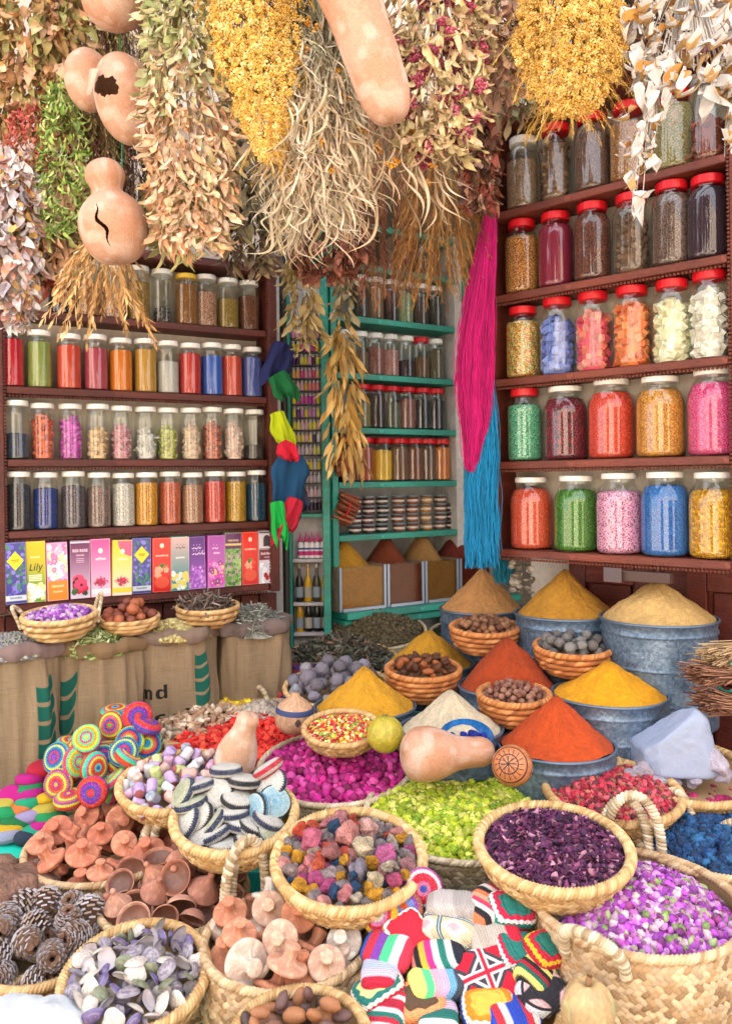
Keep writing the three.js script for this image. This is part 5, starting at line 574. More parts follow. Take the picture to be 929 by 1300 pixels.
{ const W0 = ['#d8d5ce', '#d0ccc4', '#dbd8d1', '#d2cec6', '#d8d5ce', '#d0ccc4'], tr = (t) => [...W0, t, t, '#d8d4cc'], capM = [yarnMat(tr('#2c3450'), 2.4), yarnMat(tr('#1c1c24'), 2.4), yarnMat(tr('#c02438'), 2.4), yarnMat(['#7cb0cc', '#9cc4d8', '#8cbcd0', '#a4c8d4', '#9cc4d8', '#b8d0d4', '#1c1c24', '#3c90c0', '#e2e0da']), yarnMat(['#a8b08c', '#b4b89c', '#a8b08c', '#b4b89c', '#c0c0a8', '#b4b89c', '#2c3450', '#2c3450', '#c8c8b8'])], wd = ['white crocheted cap with navy trim', 'white crocheted cap with black trim', 'white crocheted cap with red trim', 'pale blue crocheted cap with black trim', 'sage green crocheted cap with navy trim'];
  const capG = discBody(.045, .032);
  [[287, 978, [0, .93, .4], 0], [340, 976, [-.25, .9, .35], 2], [310, 992, [.05, .92, .4], 1], [253, 998, [-.1, .92, .35], 0], [344, 995, [-.2, .6, .75], 0], [276, 1008, [-.1, .5, .85], 0], [301, 1015, [.1, .75, .65], 1], [348, 1019, [.15, .5, .85], 3], [326, 1028, [-.5, .3, .8], 3], [243, 1020, [-.1, .85, .5], 4], [233, 1008, [-.5, .6, .5], 4], [253, 1038, [-.35, .6, .7], 1], [270, 1047, [-.35, .75, .55], 4], [238, 1044, [-.5, .55, .6], 0], [308, 1046, [.05, .85, .5], 0], [273, 1060, [-.2, .9, .4], 0], [322, 1052, [.2, .9, .4], 1], [295, 1032, [0, .8, .5], 0], [340, 1042, [.2, .8, .5], 0], [286, 1074, [0, .8, .5], 0], [318, 1070, [.15, .8, .6], 1], [256, 1062, [-.3, .7, .5], 0], [345, 1056, [.3, .7, .5], 4]].forEach(([px, py, n, k], i) => { const o = pieceThing(capG, capM[k], 'crochet_hat', `${wd[k]} in the straw tray`, 'hat', wd[k] + 's'); o.position.copy(at(px, py, 1.88 - (py - 1036) * .0013 - .03)); o.scale.setScalar(.86); orient(o, n[1] > .7 ? [n[0] * 2.2, n[1], n[2] - .5] : [n[0] * 1.5, n[1], n[2] - .1], i * 2.1); }); }
// bright caps in the front basket
const B3 = basket('round_tray_basket', 'straw basket of bright patterned crochet caps', { px: 583, py: 1256, w: 256, z: 1.5, tilt: 8, h: .13, base: .7, cols: 'warm', rim: .01, wrap: .014, floor: .05 });
function pillow(w, d, h, e = 4, stripes) { const g = new GB(), prof = (v) => { const a = v * PI; return [Math.pow(Math.sin(a), .45), h / 2 * Math.sign(Math.cos(a)) * Math.pow(Math.abs(Math.cos(a)), .7)]; }; g.grid((u, v) => { const a = u * 2 * PI, c = Math.cos(a), s = Math.sin(a), q = 1 / Math.pow(Math.pow(Math.abs(c), e) + Math.pow(Math.abs(s), e), 1 / e), [r, y] = prof(v), x = c * q * r * w / 2, z = s * q * r * d / 2, rho = v <= .75 ? v / .75 : (1 - v) * 3, wr = .0016 * NZ(x * 60, y * 60, z * 60); return stripes ? [x, y + wr, z, .5 + x / w * .9 + (stripes === 2 ? y / h * .3 : 0), .5 + z / d * .8 + y / h * .18] : [x, y + wr, z, .5 + .49 * rho * c * q, .5 + .49 * rho * s * q]; }, 44, 20); return g.build(); }
function sqTex(rings) { return capAtlas.add( (g) => { const n = rings.length; for (let k = n - 1; k >= 0; k--) { const r = 96 * (k + 1) / n; g.fillStyle = rings[k]; g.beginPath(); const m = Math.round(r / 3); for (let sd = 0; sd < 4; sd++) for (let i = 0; i < m; i++) { const t = i / m * 2 - 1, q = r + (k === n - 1 ? 8 : (i % 2 ? 3 : -3)), [x, y] = [[t * q, -q], [q, t * q], [-t * q, q], [-q, -t * q]][sd]; g[sd || i ? 'lineTo' : 'moveTo'](96 + x, 96 + y); } g.fill(); } }); }
function stTex(cs, reps = 1) { return capAtlas.add( (g) => { const n = cs.length * reps, w = 192 / n; for (let k = 0; k < n; k++) { g.fillStyle = cs[k % cs.length]; g.fillRect(k * w, 0, w + 1, 192); for (let y = 0; y < 192; y += 6) { g.fillStyle = cs[k % cs.length]; g.beginPath(); g.moveTo(k * w, y); g.lineTo(k * w - 4, y + 3); g.lineTo(k * w, y + 6); g.fill(); } } }); }
function xTex(bg, lines, dia) { return capAtlas.add( (g) => { g.fillStyle = bg; g.fillRect(0, 0, 192, 192); for (const [x, y] of [[48, 48], [144, 48], [48, 144], [144, 144]]) dia.forEach(([c, s]) => { g.fillStyle = c; g.save(); g.translate(x, y); g.rotate(.785); g.fillRect(-s, -s, 2 * s, 2 * s); g.restore(); }); lines.forEach(([c, w]) => { g.strokeStyle = c; g.lineWidth = w; g.setLineDash([]); g.beginPath(); g.moveTo(96, -10); g.lineTo(96, 202); g.moveTo(-10, 96); g.lineTo(202, 96); g.stroke(); }); }); }
const knitBump = dtex(128, 128, (x, y) => 255 * Math.abs(Math.sin(x / 128 * PI * 22)) * (.4 + .6 * Math.abs(Math.sin(y / 128 * PI * 22 + (Math.floor(x / 5.8) % 2) * 1.5))), false, [7, 7]);
const knitYarn = new THREE.MeshStandardMaterial({ map: capAtlas.tex, bumpMap: knitBump, bumpScale: .0035, roughness: 1 }), knit = (cell) => ({ cell, mat: knitYarn });
{
  const rd = (w, h) => discBody(w, h), big = discBody(.037, .02), sq = pillow(.082, .082, .034, 5), pl = pillow(.1, .064, .05, 4.5, 2), pl2 = pillow(.096, .07, .04, 3.6), pl2s = pillow(.096, .07, .04, 3.6, 1), bigsq = pillow(.125, .11, .034, 4.5, 1);
  const C = [
    [537, 1127, 'round cap of red white and magenta rings standing upright', big, yarnMat(['#3c50b0', '#cf6c98', '#cc1c3c', '#d01c3c', '#e0d8e0', '#c848ac', '#48b878']), [0, .25, .97], 0],
    [512, 1153, 'round cap of brown violet and orange rings lying flat', big, yarnMat(['#d8501c', '#6c80cc', '#6c80cc', '#8c3cac', '#b0604c', '#b06450', '#c8402c']), [.05, .75, .65], 0],
    [482, 1161, 'round cap of yellow white and red rings', big, yarnMat(['#58d8a0', '#e4e4e0', '#e080c0', '#cc2438', '#e0b020', '#e0a81c', '#d8d840']), [-.45, .5, .75], 0],
    [518, 1187, 'square cap of red white and orange squares', sq, knit(sqTex(['#c01c30', '#c01c30', '#e0dcd8', '#d07c1c', '#c02434', '#e0b02c', '#e08c24'])), [.1, .8, .6], .6],
    [574, 1153, 'grey white pillbox cap on top of the bright caps', pl, knit(stTex(['#b0a8a4', '#bab2ae', '#a69e9a'])), [0, .9, .42], -.15],
    [569, 1180, 'cream pillbox cap with teal crossing lines', pl, knit(xTex('#c4b698', [['#1c5c58', 14], ['#c8b8cc', 5]], [['#dcd8c0', 34], ['#d8a8b0', 16]])), [0, .8, .6], -.25],
    [627, 1193, 'folded cream cap with red edge', pl, knit(stTex(['#b8aca0', '#c0b4aa', '#b0a498', '#b8aea4', '#b8aca0', '#c01c38'])), [.05, .75, .66], .2],
    [617, 1150, 'black white and orange striped cap', pl2s, knit(stTex(['#e07850', '#1c1a20', '#e0dcd8', '#c8385c', '#e8a080'], 2)), [.1, .85, .5], .9],
    [648, 1156, 'teal and red ringed cap leaning on the back', pl2, knit(sqTex(['#1c6c64', '#b81c40', '#e0d8d8', '#1c7c70', '#b01c44', '#c8a0a8'])), [.5, .5, .7], .3],
    [556, 1218, 'pink black and teal striped pillbox cap', pl, knit(stTex(['#d88c84', '#dc9488', '#1c1a20', '#c8a83c', '#c02c84', '#d8d0cc', '#1c7468', '#c8d0d0', '#1c2030'])), [-.05, .75, .65], .1],
    [492, 1208, 'blue red and violet cap on its side', pl2s, knit(stTex(['#1c50b0', '#c02c40', '#7c3ca0', '#48c084', '#d0d0d8', '#c83048'])), [-.3, .6, .7], -.5],
    [484, 1233, 'red and white edged grey cap', pl2s, knit(stTex(['#b01c38', '#c0b8c8', '#aab4cc', '#b0b8cc', '#c8c0c8', '#c02440'])), [-.1, .92, .35], 1.4],
    [480, 1258, 'teal and cream chequered cap under the red edged one', pl2, knit(sqTex(['#c8c080', '#1c6860', '#d8d0c0', '#b01c38', '#d8d8d4', '#1c7468'])), [-.35, .75, .5], .4],
    [492, 1283, 'red white and teal banded cap at the basket edge', pl2s, knit(stTex(['#b01c38', '#d8d4d0', '#c02840', '#1c7468', '#d8d4d0', '#a81c38'], 2)), [-.3, .8, .5], 1.2],
    [553, 1250, 'pastel rainbow striped cap with lime end', pl, knit(stTex(['#98e03c', '#3c4858', '#404c5c', '#6ca8d0', '#c8a8d0', '#e0a0b0', '#58d888', '#d0d870'])), [.1, .75, .65], PI + .25],
    [531, 1273, 'orange cap with cobalt blue border', pl2, knit(sqTex(['#503c2c', '#e08c5c', '#e0905c', '#e08850', '#2444b4', '#68b8d8'])), [0, .7, .7], .15],
    [620, 1245, 'large square cap of red diamonds and grey white crosses', bigsq, knit(xTex('#3c3844', [['#d8d0d0', 20], ['#c01c38', 9]], [['#d8d4d4', 40], ['#3c3844', 33], ['#c01430', 25]])), [.05, .62, .78], .35],
    [620, 1282, 'blue cap with orange and white rings', pl2, knit(sqTex(['#e0a040', '#e07c1c', '#d8d8d8', '#1c50b8', '#1c44a8', '#78b8dc'])), [0, .75, .65], 0],
    [657, 1208, 'teal red and white ringed cap beside the pumpkin', pl2, knit(sqTex(['#1c6c64', '#1c6c64', '#b81c40', '#d8c8cc', '#1c7468', '#b01c40', '#c8b8bc'])), [.55, .55, .65], .4],
    [680, 1233, 'black teal and yellow striped cap', pl2s, knit(stTex(['#1c1a1e', '#d8c870', '#1c6458', '#b01c34', '#1c1a1e', '#d8d070'], 2)), [.5, .65, .6], 1.0],
    [694, 1206, 'yellow red and orange arched cap', pl2, knit(sqTex(['#1c6458', '#b81c34', '#e0b428', '#b81c34', '#e08c1c', '#d8c040'])), [.5, .6, .6], .6],
    [688, 1262, 'grey and pink cap with black diamonds', pl2, knit(xTex('#d0a4a4', [['#24222a', 15]], [['#24222a', 38], ['#c8ccd4', 28]])), [.35, .6, .75], .5],
    [556, 1298, 'teal cap with white edge at the bottom of the pile', pl2s, knit(stTex(['#1c7468', '#d8d8d4', '#1c6c64', '#c8a8c0', '#1c7468'], 1)), [0, .9, .45], 1.5],
    [650, 1290, 'blue and red cap peeping from under the pile', pl2s, knit(stTex(['#2444b0', '#c02c3c', '#d8d0cc', '#2444b0'], 2)), [.2, .8, .5], .3],
    [585, 1215, 'grey and maroon cap under the striped pillbox', pl2s, knit(stTex(['#5c3c4c', '#8c8490', '#b01c38', '#4c4454'], 2)), [0, .9, .4], .5],
    [510, 1225, 'green and orange cap under the square cap', pl2s, knit(stTex(['#48a060', '#e08c3c', '#d8d0c0', '#3c6ca8'], 2)), [-.1, .85, .5], .2],
    [655, 1252, 'crimson and black cap wedged behind the large square cap', pl2s, knit(stTex(['#a81830', '#24222a', '#c8bcc0'], 3)), [.4, .8, .4], .9],
    [545, 1200, 'violet and white cap in the middle of the pile', pl2s, knit(stTex(['#7c4ca0', '#d8d4d8', '#c02c5c', '#d8b040'], 2)), [0, .9, .4], -.3],
    [600, 1268, 'orange and navy cap under the large square cap', pl2s, knit(stTex(['#e0843c', '#24305c', '#d8d0c8'], 3)), [0, .9, .4], .1],
    [520, 1290, 'pink and grey cap under the orange cap', pl2s, knit(stTex(['#d890a0', '#808490', '#d8d4d4'], 3)), [0, .9, .4], -.2],
  ];
  C.forEach(([px, py, w, g, m, n, sp], i) => { const o = pieceThing(g, m, 'crochet_hat', `crocheted ${w}`, 'hat'); const under = i >= 24 ? .05 : 0; o.position.copy(at(px, py, 1.5 - (py - 1220) * .0011 + under)); orient(o, i > 3 && i !== 16 ? [n[0] * .8, .9, n[2] - .28] : n, sp); });
}

// ---------------------------------------------------------------- gourds and single things on the stall
function gourdGeo(prof, seed, skip, amp = .03) { const c = new THREE.CatmullRomCurve3(prof.map(([r, y]) => V(r, y, 0)), false, 'centripetal'), g = new GB(), NV = skip ? 216 : 72, P = c.getSpacedPoints(NV), len = c.getLength(); const rm = Math.max(...prof.map((p) => p[0])); g.grid((u, v) => { const a = u * 2 * PI, p = P[Math.round(v * NV)], k = 1 + amp * NZ(Math.cos(a) * 1.4 + seed, p.y / rm * 1.4, Math.sin(a) * 1.4), r = Math.max(0, p.x) * k; return [Math.cos(a) * r, p.y, Math.sin(a) * r, u * 2 * PI * rm * 2.2, v * len * 2.2]; }, skip ? 260 : 96, skip ? 216 : 72, W1, skip); return g.build(); }
const ball = (r, e = 1) => { const o = []; for (let i = 0; i <= 10; i++) { const a = i / 10 * PI; o.push([r * Math.sin(a), -r * e * Math.cos(a)]); } return o; };
function hangGourd(label, px, py, z, prof, rot, seed, skip) { const t = thing('hanging_gourd', label, 'gourd'); t.position.copy(at(px, py, z)); t.rotation.set(...rot); mesh('shell', gourdGeo(prof, seed, skip), gourdMat, t); return t; }
const pxm = (p, z) => p * z / F;
hangGourd('round orange gourd hanging high among the leaf bundles', 147, 0, 1.92, ball(pxm(42, 1.92), .86), [0, 0, .1], 1);
hangGourd('plain round pale gourd beside the broken one', 113, 102, 2.0, ball(pxm(30, 2), 1.3), [0, .5, .15], 2);
{ const t = hangGourd('broken gourd with a dark jagged hole', 160, 126, 1.93, ball(pxm(38, 1.93), 1.5), [.1, 0, .2], 3, (u, v) => { const x = (u - .315) * 6.3, y = (v - .55) * 4.4, a = Math.atan2(y, x), r = Math.hypot(x, y); return r < .42 + .1 * Math.sin(a * 2 + .6) + .05 * Math.sin(a * 5 + 1) + .025 * Math.sin(a * 13); });
  const g = new GB(); g.grid((u, v) => [(u - .5) * .035 * (1 - v * .6), -v * .06, .004 * Math.sin(u * 3), u * .1, v * .1], 6, 6, W1); const m = mesh('shard', g.build(), gourdMat, t); m.position.set(-.043, .055, .058); m.rotation.set(-.35, -.5, -.5); }
hangGourd('bottle shaped gourd with a long black crack', 142, 272, 1.88, [[0, -.112], [.04, -.105], [.068, -.072], [.077, -.03], [.068, .01], [.047, .036], [.034, .048], [.036, .06], [.044, .083], [.037, .108], [.018, .122], [0, .125]], [.05, 0, .14], 4, (u, v) => { const y = (v - .36) * 7.5, x = (u - .262) * 30 - .5 * Math.sin(y * 2.2) - .25 * Math.sin(y * 6); return Math.abs(x) < .3 * (1.2 - Math.abs(y)) && Math.abs(y) < 1.15; });
hangGourd('long smooth pink gourd hanging between the strap leaves', 456, 28, 1.64, [[0, -.21], [.03, -.2], [.048, -.165], [.054, -.1], [.057, .0], [.064, .1], [.062, .2], [0, .26]], [.05, 0, .33], 5);
{ const s = single('green_string', new GB().tube([at(153, 20, 1.97), at(153, 60, 1.99), at(155, 190, 1.99), at(156, 245, 1.9)], .0016, 5).build(), M('#1c7a4a'), 'thin green string holding the hanging gourds', 'string'); }
function tableGourd(name, label, category, px, py, z, prof, rot, mat, seed) { const t = thing(name, label, category); t.position.copy(at(px, py, z)); t.rotation.set(...rot); mesh('shell', gourdGeo(prof, seed), mat, t); return t; }
tableGourd('gourd', 'pear shaped tan gourd lying beside the yellow fruit', 'gourd', 548, 957, 1.98, [[0, -.075], [.035, -.07], [.06, -.045], [.064, -.01], [.055, .03], [.04, .065], [.036, .1], [.034, .13], [.022, .15], [0, .153]], [0, .2, -1.36 - PI * 0 - .25 + PI * 0], gourdMat, 7);
tableGourd('gourd', 'whitish pear shaped gourd standing between pastel pots and red berries', 'gourd', 303, 950, 2.12, [[0, -.072], [.035, -.068], [.052, -.042], [.053, -.012], [.043, .022], [.032, .045], [.0285, .066], [.029, .084], [.02, .096], [0, .099]], [.1, 0, -.32], M('#e2dad4', { map: gourdMap, roughness: .7, bumpMap: powderBump, bumpScale: .001 }), 8);
{ const t = tableGourd('bottle_gourd', 'brown bottle gourd with a blue band and stopper', 'gourd', 374, 905, 2.3, [[0, -.055], [.03, -.053], [.049, -.035], [.053, -.005], [.047, .02], [.03, .036], [.012, .05], [.008, .062], [0, .063]], [.05, 0, -.06], M('#c79a78', { map: clayMap, roughness: .6 }), 9); mesh('blue_band', lathe([[.0535, .004], [.0535, .008], [.0505, .017], [.0488, .018]], 40), M('#2c3a66', { roughness: .7 }), t); mesh('stopper', lathe([[0, .058], [.009, .058], [.011, .068], [.008, .08], [0, .083]], 16), M('#6a707c', { roughness: .5 }), t);
  mesh('dark_stain', (() => { const g = new GB(); g.grid((u, v) => { const a = (u - .5) * .34 + 1.3, b = (v - .5) * .022 * Math.sin(PI * u); return [Math.cos(a) * .0537, -.012 + b, Math.sin(a) * .0537]; }, 10, 4); return g.build(); })(), M('#4a3a34'), t); }
{ const map = ctex(512, 256, (g, W, H) => { g.fillStyle = '#b06c44'; g.fillRect(0, 0, W, H); const r = rs(77); for (let i = 0; i < 500; i++) { g.fillStyle = r() > .5 ? 'rgba(200,140,100,.25)' : 'rgba(120,66,40,.2)'; g.beginPath(); g.arc(r() * W, r() * H, r.r(2, 12), 0, 7); g.fill(); } g.strokeStyle = '#33231c'; g.lineWidth = 7; for (const y of [60, 176]) { g.beginPath(); g.moveTo(0, y); g.lineTo(W, y); g.stroke(); } g.lineWidth = 5; for (let k = 0; k < 8; k++) { const x = k * 64 + 32; g.beginPath(); g.arc(x, 118, 24, 0, 7); g.stroke(); g.beginPath(); g.moveTo(x - 20, 118); g.lineTo(x + 20, 118); g.moveTo(x, 98); g.lineTo(x, 138); g.stroke(); g.fillStyle = '#33231c'; g.beginPath(); g.ellipse(x + 32, 118, 6, 20, 0, 0, 7); g.fill(); } for (let k = 0; k < 16; k++) { g.beginPath(); g.moveTo(k * 32, 190); g.lineTo(k * 32 + 16, 240); g.stroke(); } });
  const t = thing('painted_gourd', 'small orange gourd painted with black star and rings', 'gourd'); t.position.copy(at(650, 972, 1.92)); t.rotation.set(1.15, 0, .35); const c = ball(.049, .95), g = new GB(); g.grid((u, v) => { const a = u * 2 * PI, b = v * PI; return [Math.cos(a) * Math.sin(b) * .047, -Math.cos(b) * .047, Math.sin(a) * Math.sin(b) * .047, u, 1 - v]; }, 48, 32); mesh('shell', g.build(), new THREE.MeshStandardMaterial({ map, roughness: .5 }), t); mesh('neck', lathe([[0, -.045], [.018, -.045], [.015, -.055], [.016, -.064], [0, -.066]], 20), M('#a06a48', { roughness: .6 }), t);
  const star = new GB(); for (let k = 0; k < 4; k++) { const a = k * PI / 4; star.grid((u, v) => { const q = (u - .5) * .036, w = (v - .5) * .0022; const x = Math.cos(a) * q - Math.sin(a) * w, z = Math.sin(a) * q + Math.cos(a) * w; return [x, Math.sqrt(.0473 * .0473 - x * x - z * z), z]; }, 8, 1); } mesh('star_mark', star.build(), M('#2c1e18'), t); mesh('ring_mark', lathe([[.0205, .0428], [.0228, .0416]], 32), M('#2c1e18'), t); }
{ const t = thing('yellow_fruit', 'round yellow green fruit leaning on the tan gourd', 'fruit'); t.position.copy(at(489, 932, 2.06)); const g = gourdGeo(ball(.046, 1), 12); mesh('skin', g, M('#b9a634', { map: clayMap, roughness: .45, bumpMap: powderBump, bumpScale: .0012 }), t); mesh('stem_end', lathe([[0, .05], [.006, .048], [.009, .043]], 10), M('#6a5a2c'), t); }
{ const t = thing('pumpkin', 'small beige pumpkin with a short stem beside the rosebud basket', 'pumpkin'); t.position.copy(at(746, 1283, 1.36)); const g = new GB(); g.grid((u, v) => { const a = u * 2 * PI, b = v * PI, lobe = 1 + .05 * Math.cos(a * 8) * Math.sin(b), r = Math.sin(b) * .043 * lobe, y = -Math.cos(b) * .052 - .014 * Math.exp(-Math.pow(Math.sin(b) * 4, 2)) * Math.sign(-Math.cos(b)); return [Math.cos(a) * r, y, Math.sin(a) * r, u * .3, v * .16]; }, 64, 28); mesh('skin', g.build(), M('#c0a070', { map: clayMap, roughness: .5, bumpMap: powderBump, bumpScale: .0006 }), t); mesh('stem', new GB().tube([V(0, .036, 0), V(.001, .046, 0), V(.003, .058, .001)], .0052, 8).build(), M('#8c6848'), t); }
// salt
const B21 = basket('round_tray_basket', 'straw tray of clear salt crystals below the tall zinc tin', { px: 872, py: 980, w: 168, z: 2.06, tilt: 8, h: .05, base: .6, cols: 'gold', rim: .0105, wrap: .015, floor: .02 });
const saltMat = new THREE.MeshPhysicalMaterial({ color: 0xc2cfe8, roughness: .32, transmission: .6, thickness: 0, bumpMap: powderBump, bumpScale: .0014 }), amethystMat = new THREE.MeshPhysicalMaterial({ color: 0xc9bfcf, roughness: .35, transmission: .25, thickness: 0, bumpMap: rockMap, bumpScale: .006 });
{ const pl = [[0, -1, 0, .062], [.05, .2, 1, .05], [0, .25, -1, .05], [-.6, .78, .12, .05], [-1, -.05, .15, .092], [-.55, .1, .85, .075], [.96, .25, .1, .078], [.6, .8, .1, .092], [.55, .2, .8, .068], [-.15, .7, .7, .068], [.2, .75, -.6, .075]].map(([x, y, z, h]) => { const l = Math.hypot(x, y, z); return [x / l, y / l, z / l, h]; }), g = ico(1, 24), p = g.attributes.position; for (let i = 0; i < p.count; i++) { const x = p.getX(i), y = p.getY(i), z = p.getZ(i); let q = 0; for (const [a, b, c, h] of pl) q += Math.pow(Math.max(0, x * a + y * b + z * c) / h, 30); const r = Math.pow(q, -1 / 30) * (1 + .03 * NZ(x * 3, y * 3, z * 3) + .008 * NZ(x * 11, y * 11, z * 11)); p.setXYZ(i, x * r * 1.06, y * r * 1.06, z * r); } const gm = mergeVertices((g.deleteAttribute('normal'), g.deleteAttribute('uv'), g)); gm.computeVertexNormals(); { const P = gm.attributes.position, u = new Float32Array(P.count * 2); for (let i = 0; i < P.count; i++) { u[i * 2] = P.getX(i) + P.getZ(i) * .6; u[i * 2 + 1] = P.getY(i) + P.getZ(i) * .3; } gm.setAttribute('uv', new THREE.BufferAttribute(u, 2)); }
  const m = single('salt_crystal', gm, saltMat, 'large bluish white salt crystal standing in the straw tray', 'crystal'); m.position.copy(at(860, 944, 2.06)); m.rotation.set(0, -.1, -.02);
  [[838, 990, .05, .02], [880, 987, .035, .018], [905, 965, .04, .03], [815, 978, .022, .02], [918, 985, .03, .02], [800, 985, .02, .015]].forEach(([px, py, a, b], i) => { const k = pieceThing(stoneGs[i % 4], amethystMat, 'crystal_lump', i === 0 ? 'flat pale violet crystal in front of the large salt crystal' : 'small pale violet crystal lump lying in the salt tray', 'crystal', i ? 'small crystals in the salt tray' : null); k.position.copy(at(px, py, 2.03 - i * .003)); k.scale.set(a, b, a * .6); k.rotation.set(.2, i, .1); }); }
// indigo
{ const t = thing('blue_bowl', 'glazed bright blue bowl of indigo lumps behind the tan gourd', 'bowl'); t.position.copy(at(592, 936, 2.06)); t.rotation.x = .35; mesh('bowl', lathe([[0, -.05], [.04, -.05], [.062, -.02], [.067, .006], [.065, .008], [.06, -.016], [.035, -.04], [0, -.042]], 40), M('#1c6cb4', { roughness: .25, map: clayMap }), t); const rnd = rs(321); for (let i = 0; i < 22; i++) { const o = pieceThing(pieceGeo.tab[i % 3], M(rnd.pick(['#0c2c9c', '#0a248c', '#1438b0']), { roughness: .9, map: rockMap }), 'indigo_lump', 'deep blue indigo lump in the blue bowl', 'indigo', 'indigo lumps'); const a = rnd() * 6.3, r = Math.sqrt(rnd()) * .045; o.position.copy(V(Math.cos(a) * r, -.012 + rnd.r(0, .012), Math.sin(a) * r).applyEuler(t.rotation).add(t.position)); o.scale.setScalar(rnd.r(.6, .9)); o.rotation.set(i, i * 2, i); } }
// pastel pots
const B15 = basket('round_tray_basket', 'straw tray of pastel clay lip pots beside the striped discs', { px: 228, py: 992, w: 148, z: 2.12, tilt: 9, h: .06, base: .65, cols: 'gold', rim: .011, wrap: .015, floor: .025 });
{ const body = lathe([[0, -.018], [.008, -.018], [.0115, -.014], [.012, .008], [.0105, .013], [0, .0135]], 18), foot = lathe([[0, -.0182], [.009, -.0182], [.0095, -.0195], [0, -.021]], 14), pc = [['#c8a8d0', 'lilac'], ['#d8a4c0', 'pink'], ['#dcd8d8', 'white'], ['#d4ccd0', 'white'], ['#d8b0a4', 'peach'], ['#ccd88c', 'lime'], ['#b89ccc', 'lilac'], ['#9aa0b0', 'grey blue']]; pile(B15, (i, r) => { const [h, w] = r.pick(pc), t = thing('lip_pot', `small ${w} clay lip pot with a brown foot`, 'clay pot', `${w} lip pots`); mesh('pot', body, M(h, { roughness: .55, map: clayMap }), t); mesh('foot', foot, M('#8c4a4c'), t); return [t]; }, [...scatter(B15.rnd, 44, .2, .9, -.005, .012), ...scatter(B15.rnd, 34, .21, .8, .014, .02)], { tilt: 1.6, scale: [.95, 1.25] }); }
// knobbly grey pods
const B26 = basket('round_tray_basket', 'low tray of grey knobbly pods behind the golden spice', { px: 428, py: 872, w: 132, z: 2.6, tilt: 8, h: .04, base: .75, cols: 'warm', rim: .008 });
pile(B26, (i, r) => [pieceThing(spikyG[i % 2], M(r.pick(['#7c7480', '#8a8290', '#6c646c', '#948c90']), { roughness: .9, map: clayMap }), 'knobbly_pod', 'grey knobbly round pod in the low tray', 'dried pod', 'grey pods behind the golden spice')], [...scatter(B26.rnd, 22, .3, .88, .006, .01), ...scatter(B26.rnd, 12, .32, .65, .034, .02)], { tilt: 3 }).forEach((o) => o.scale.setScalar(B26.rnd.r(.019, .026)));
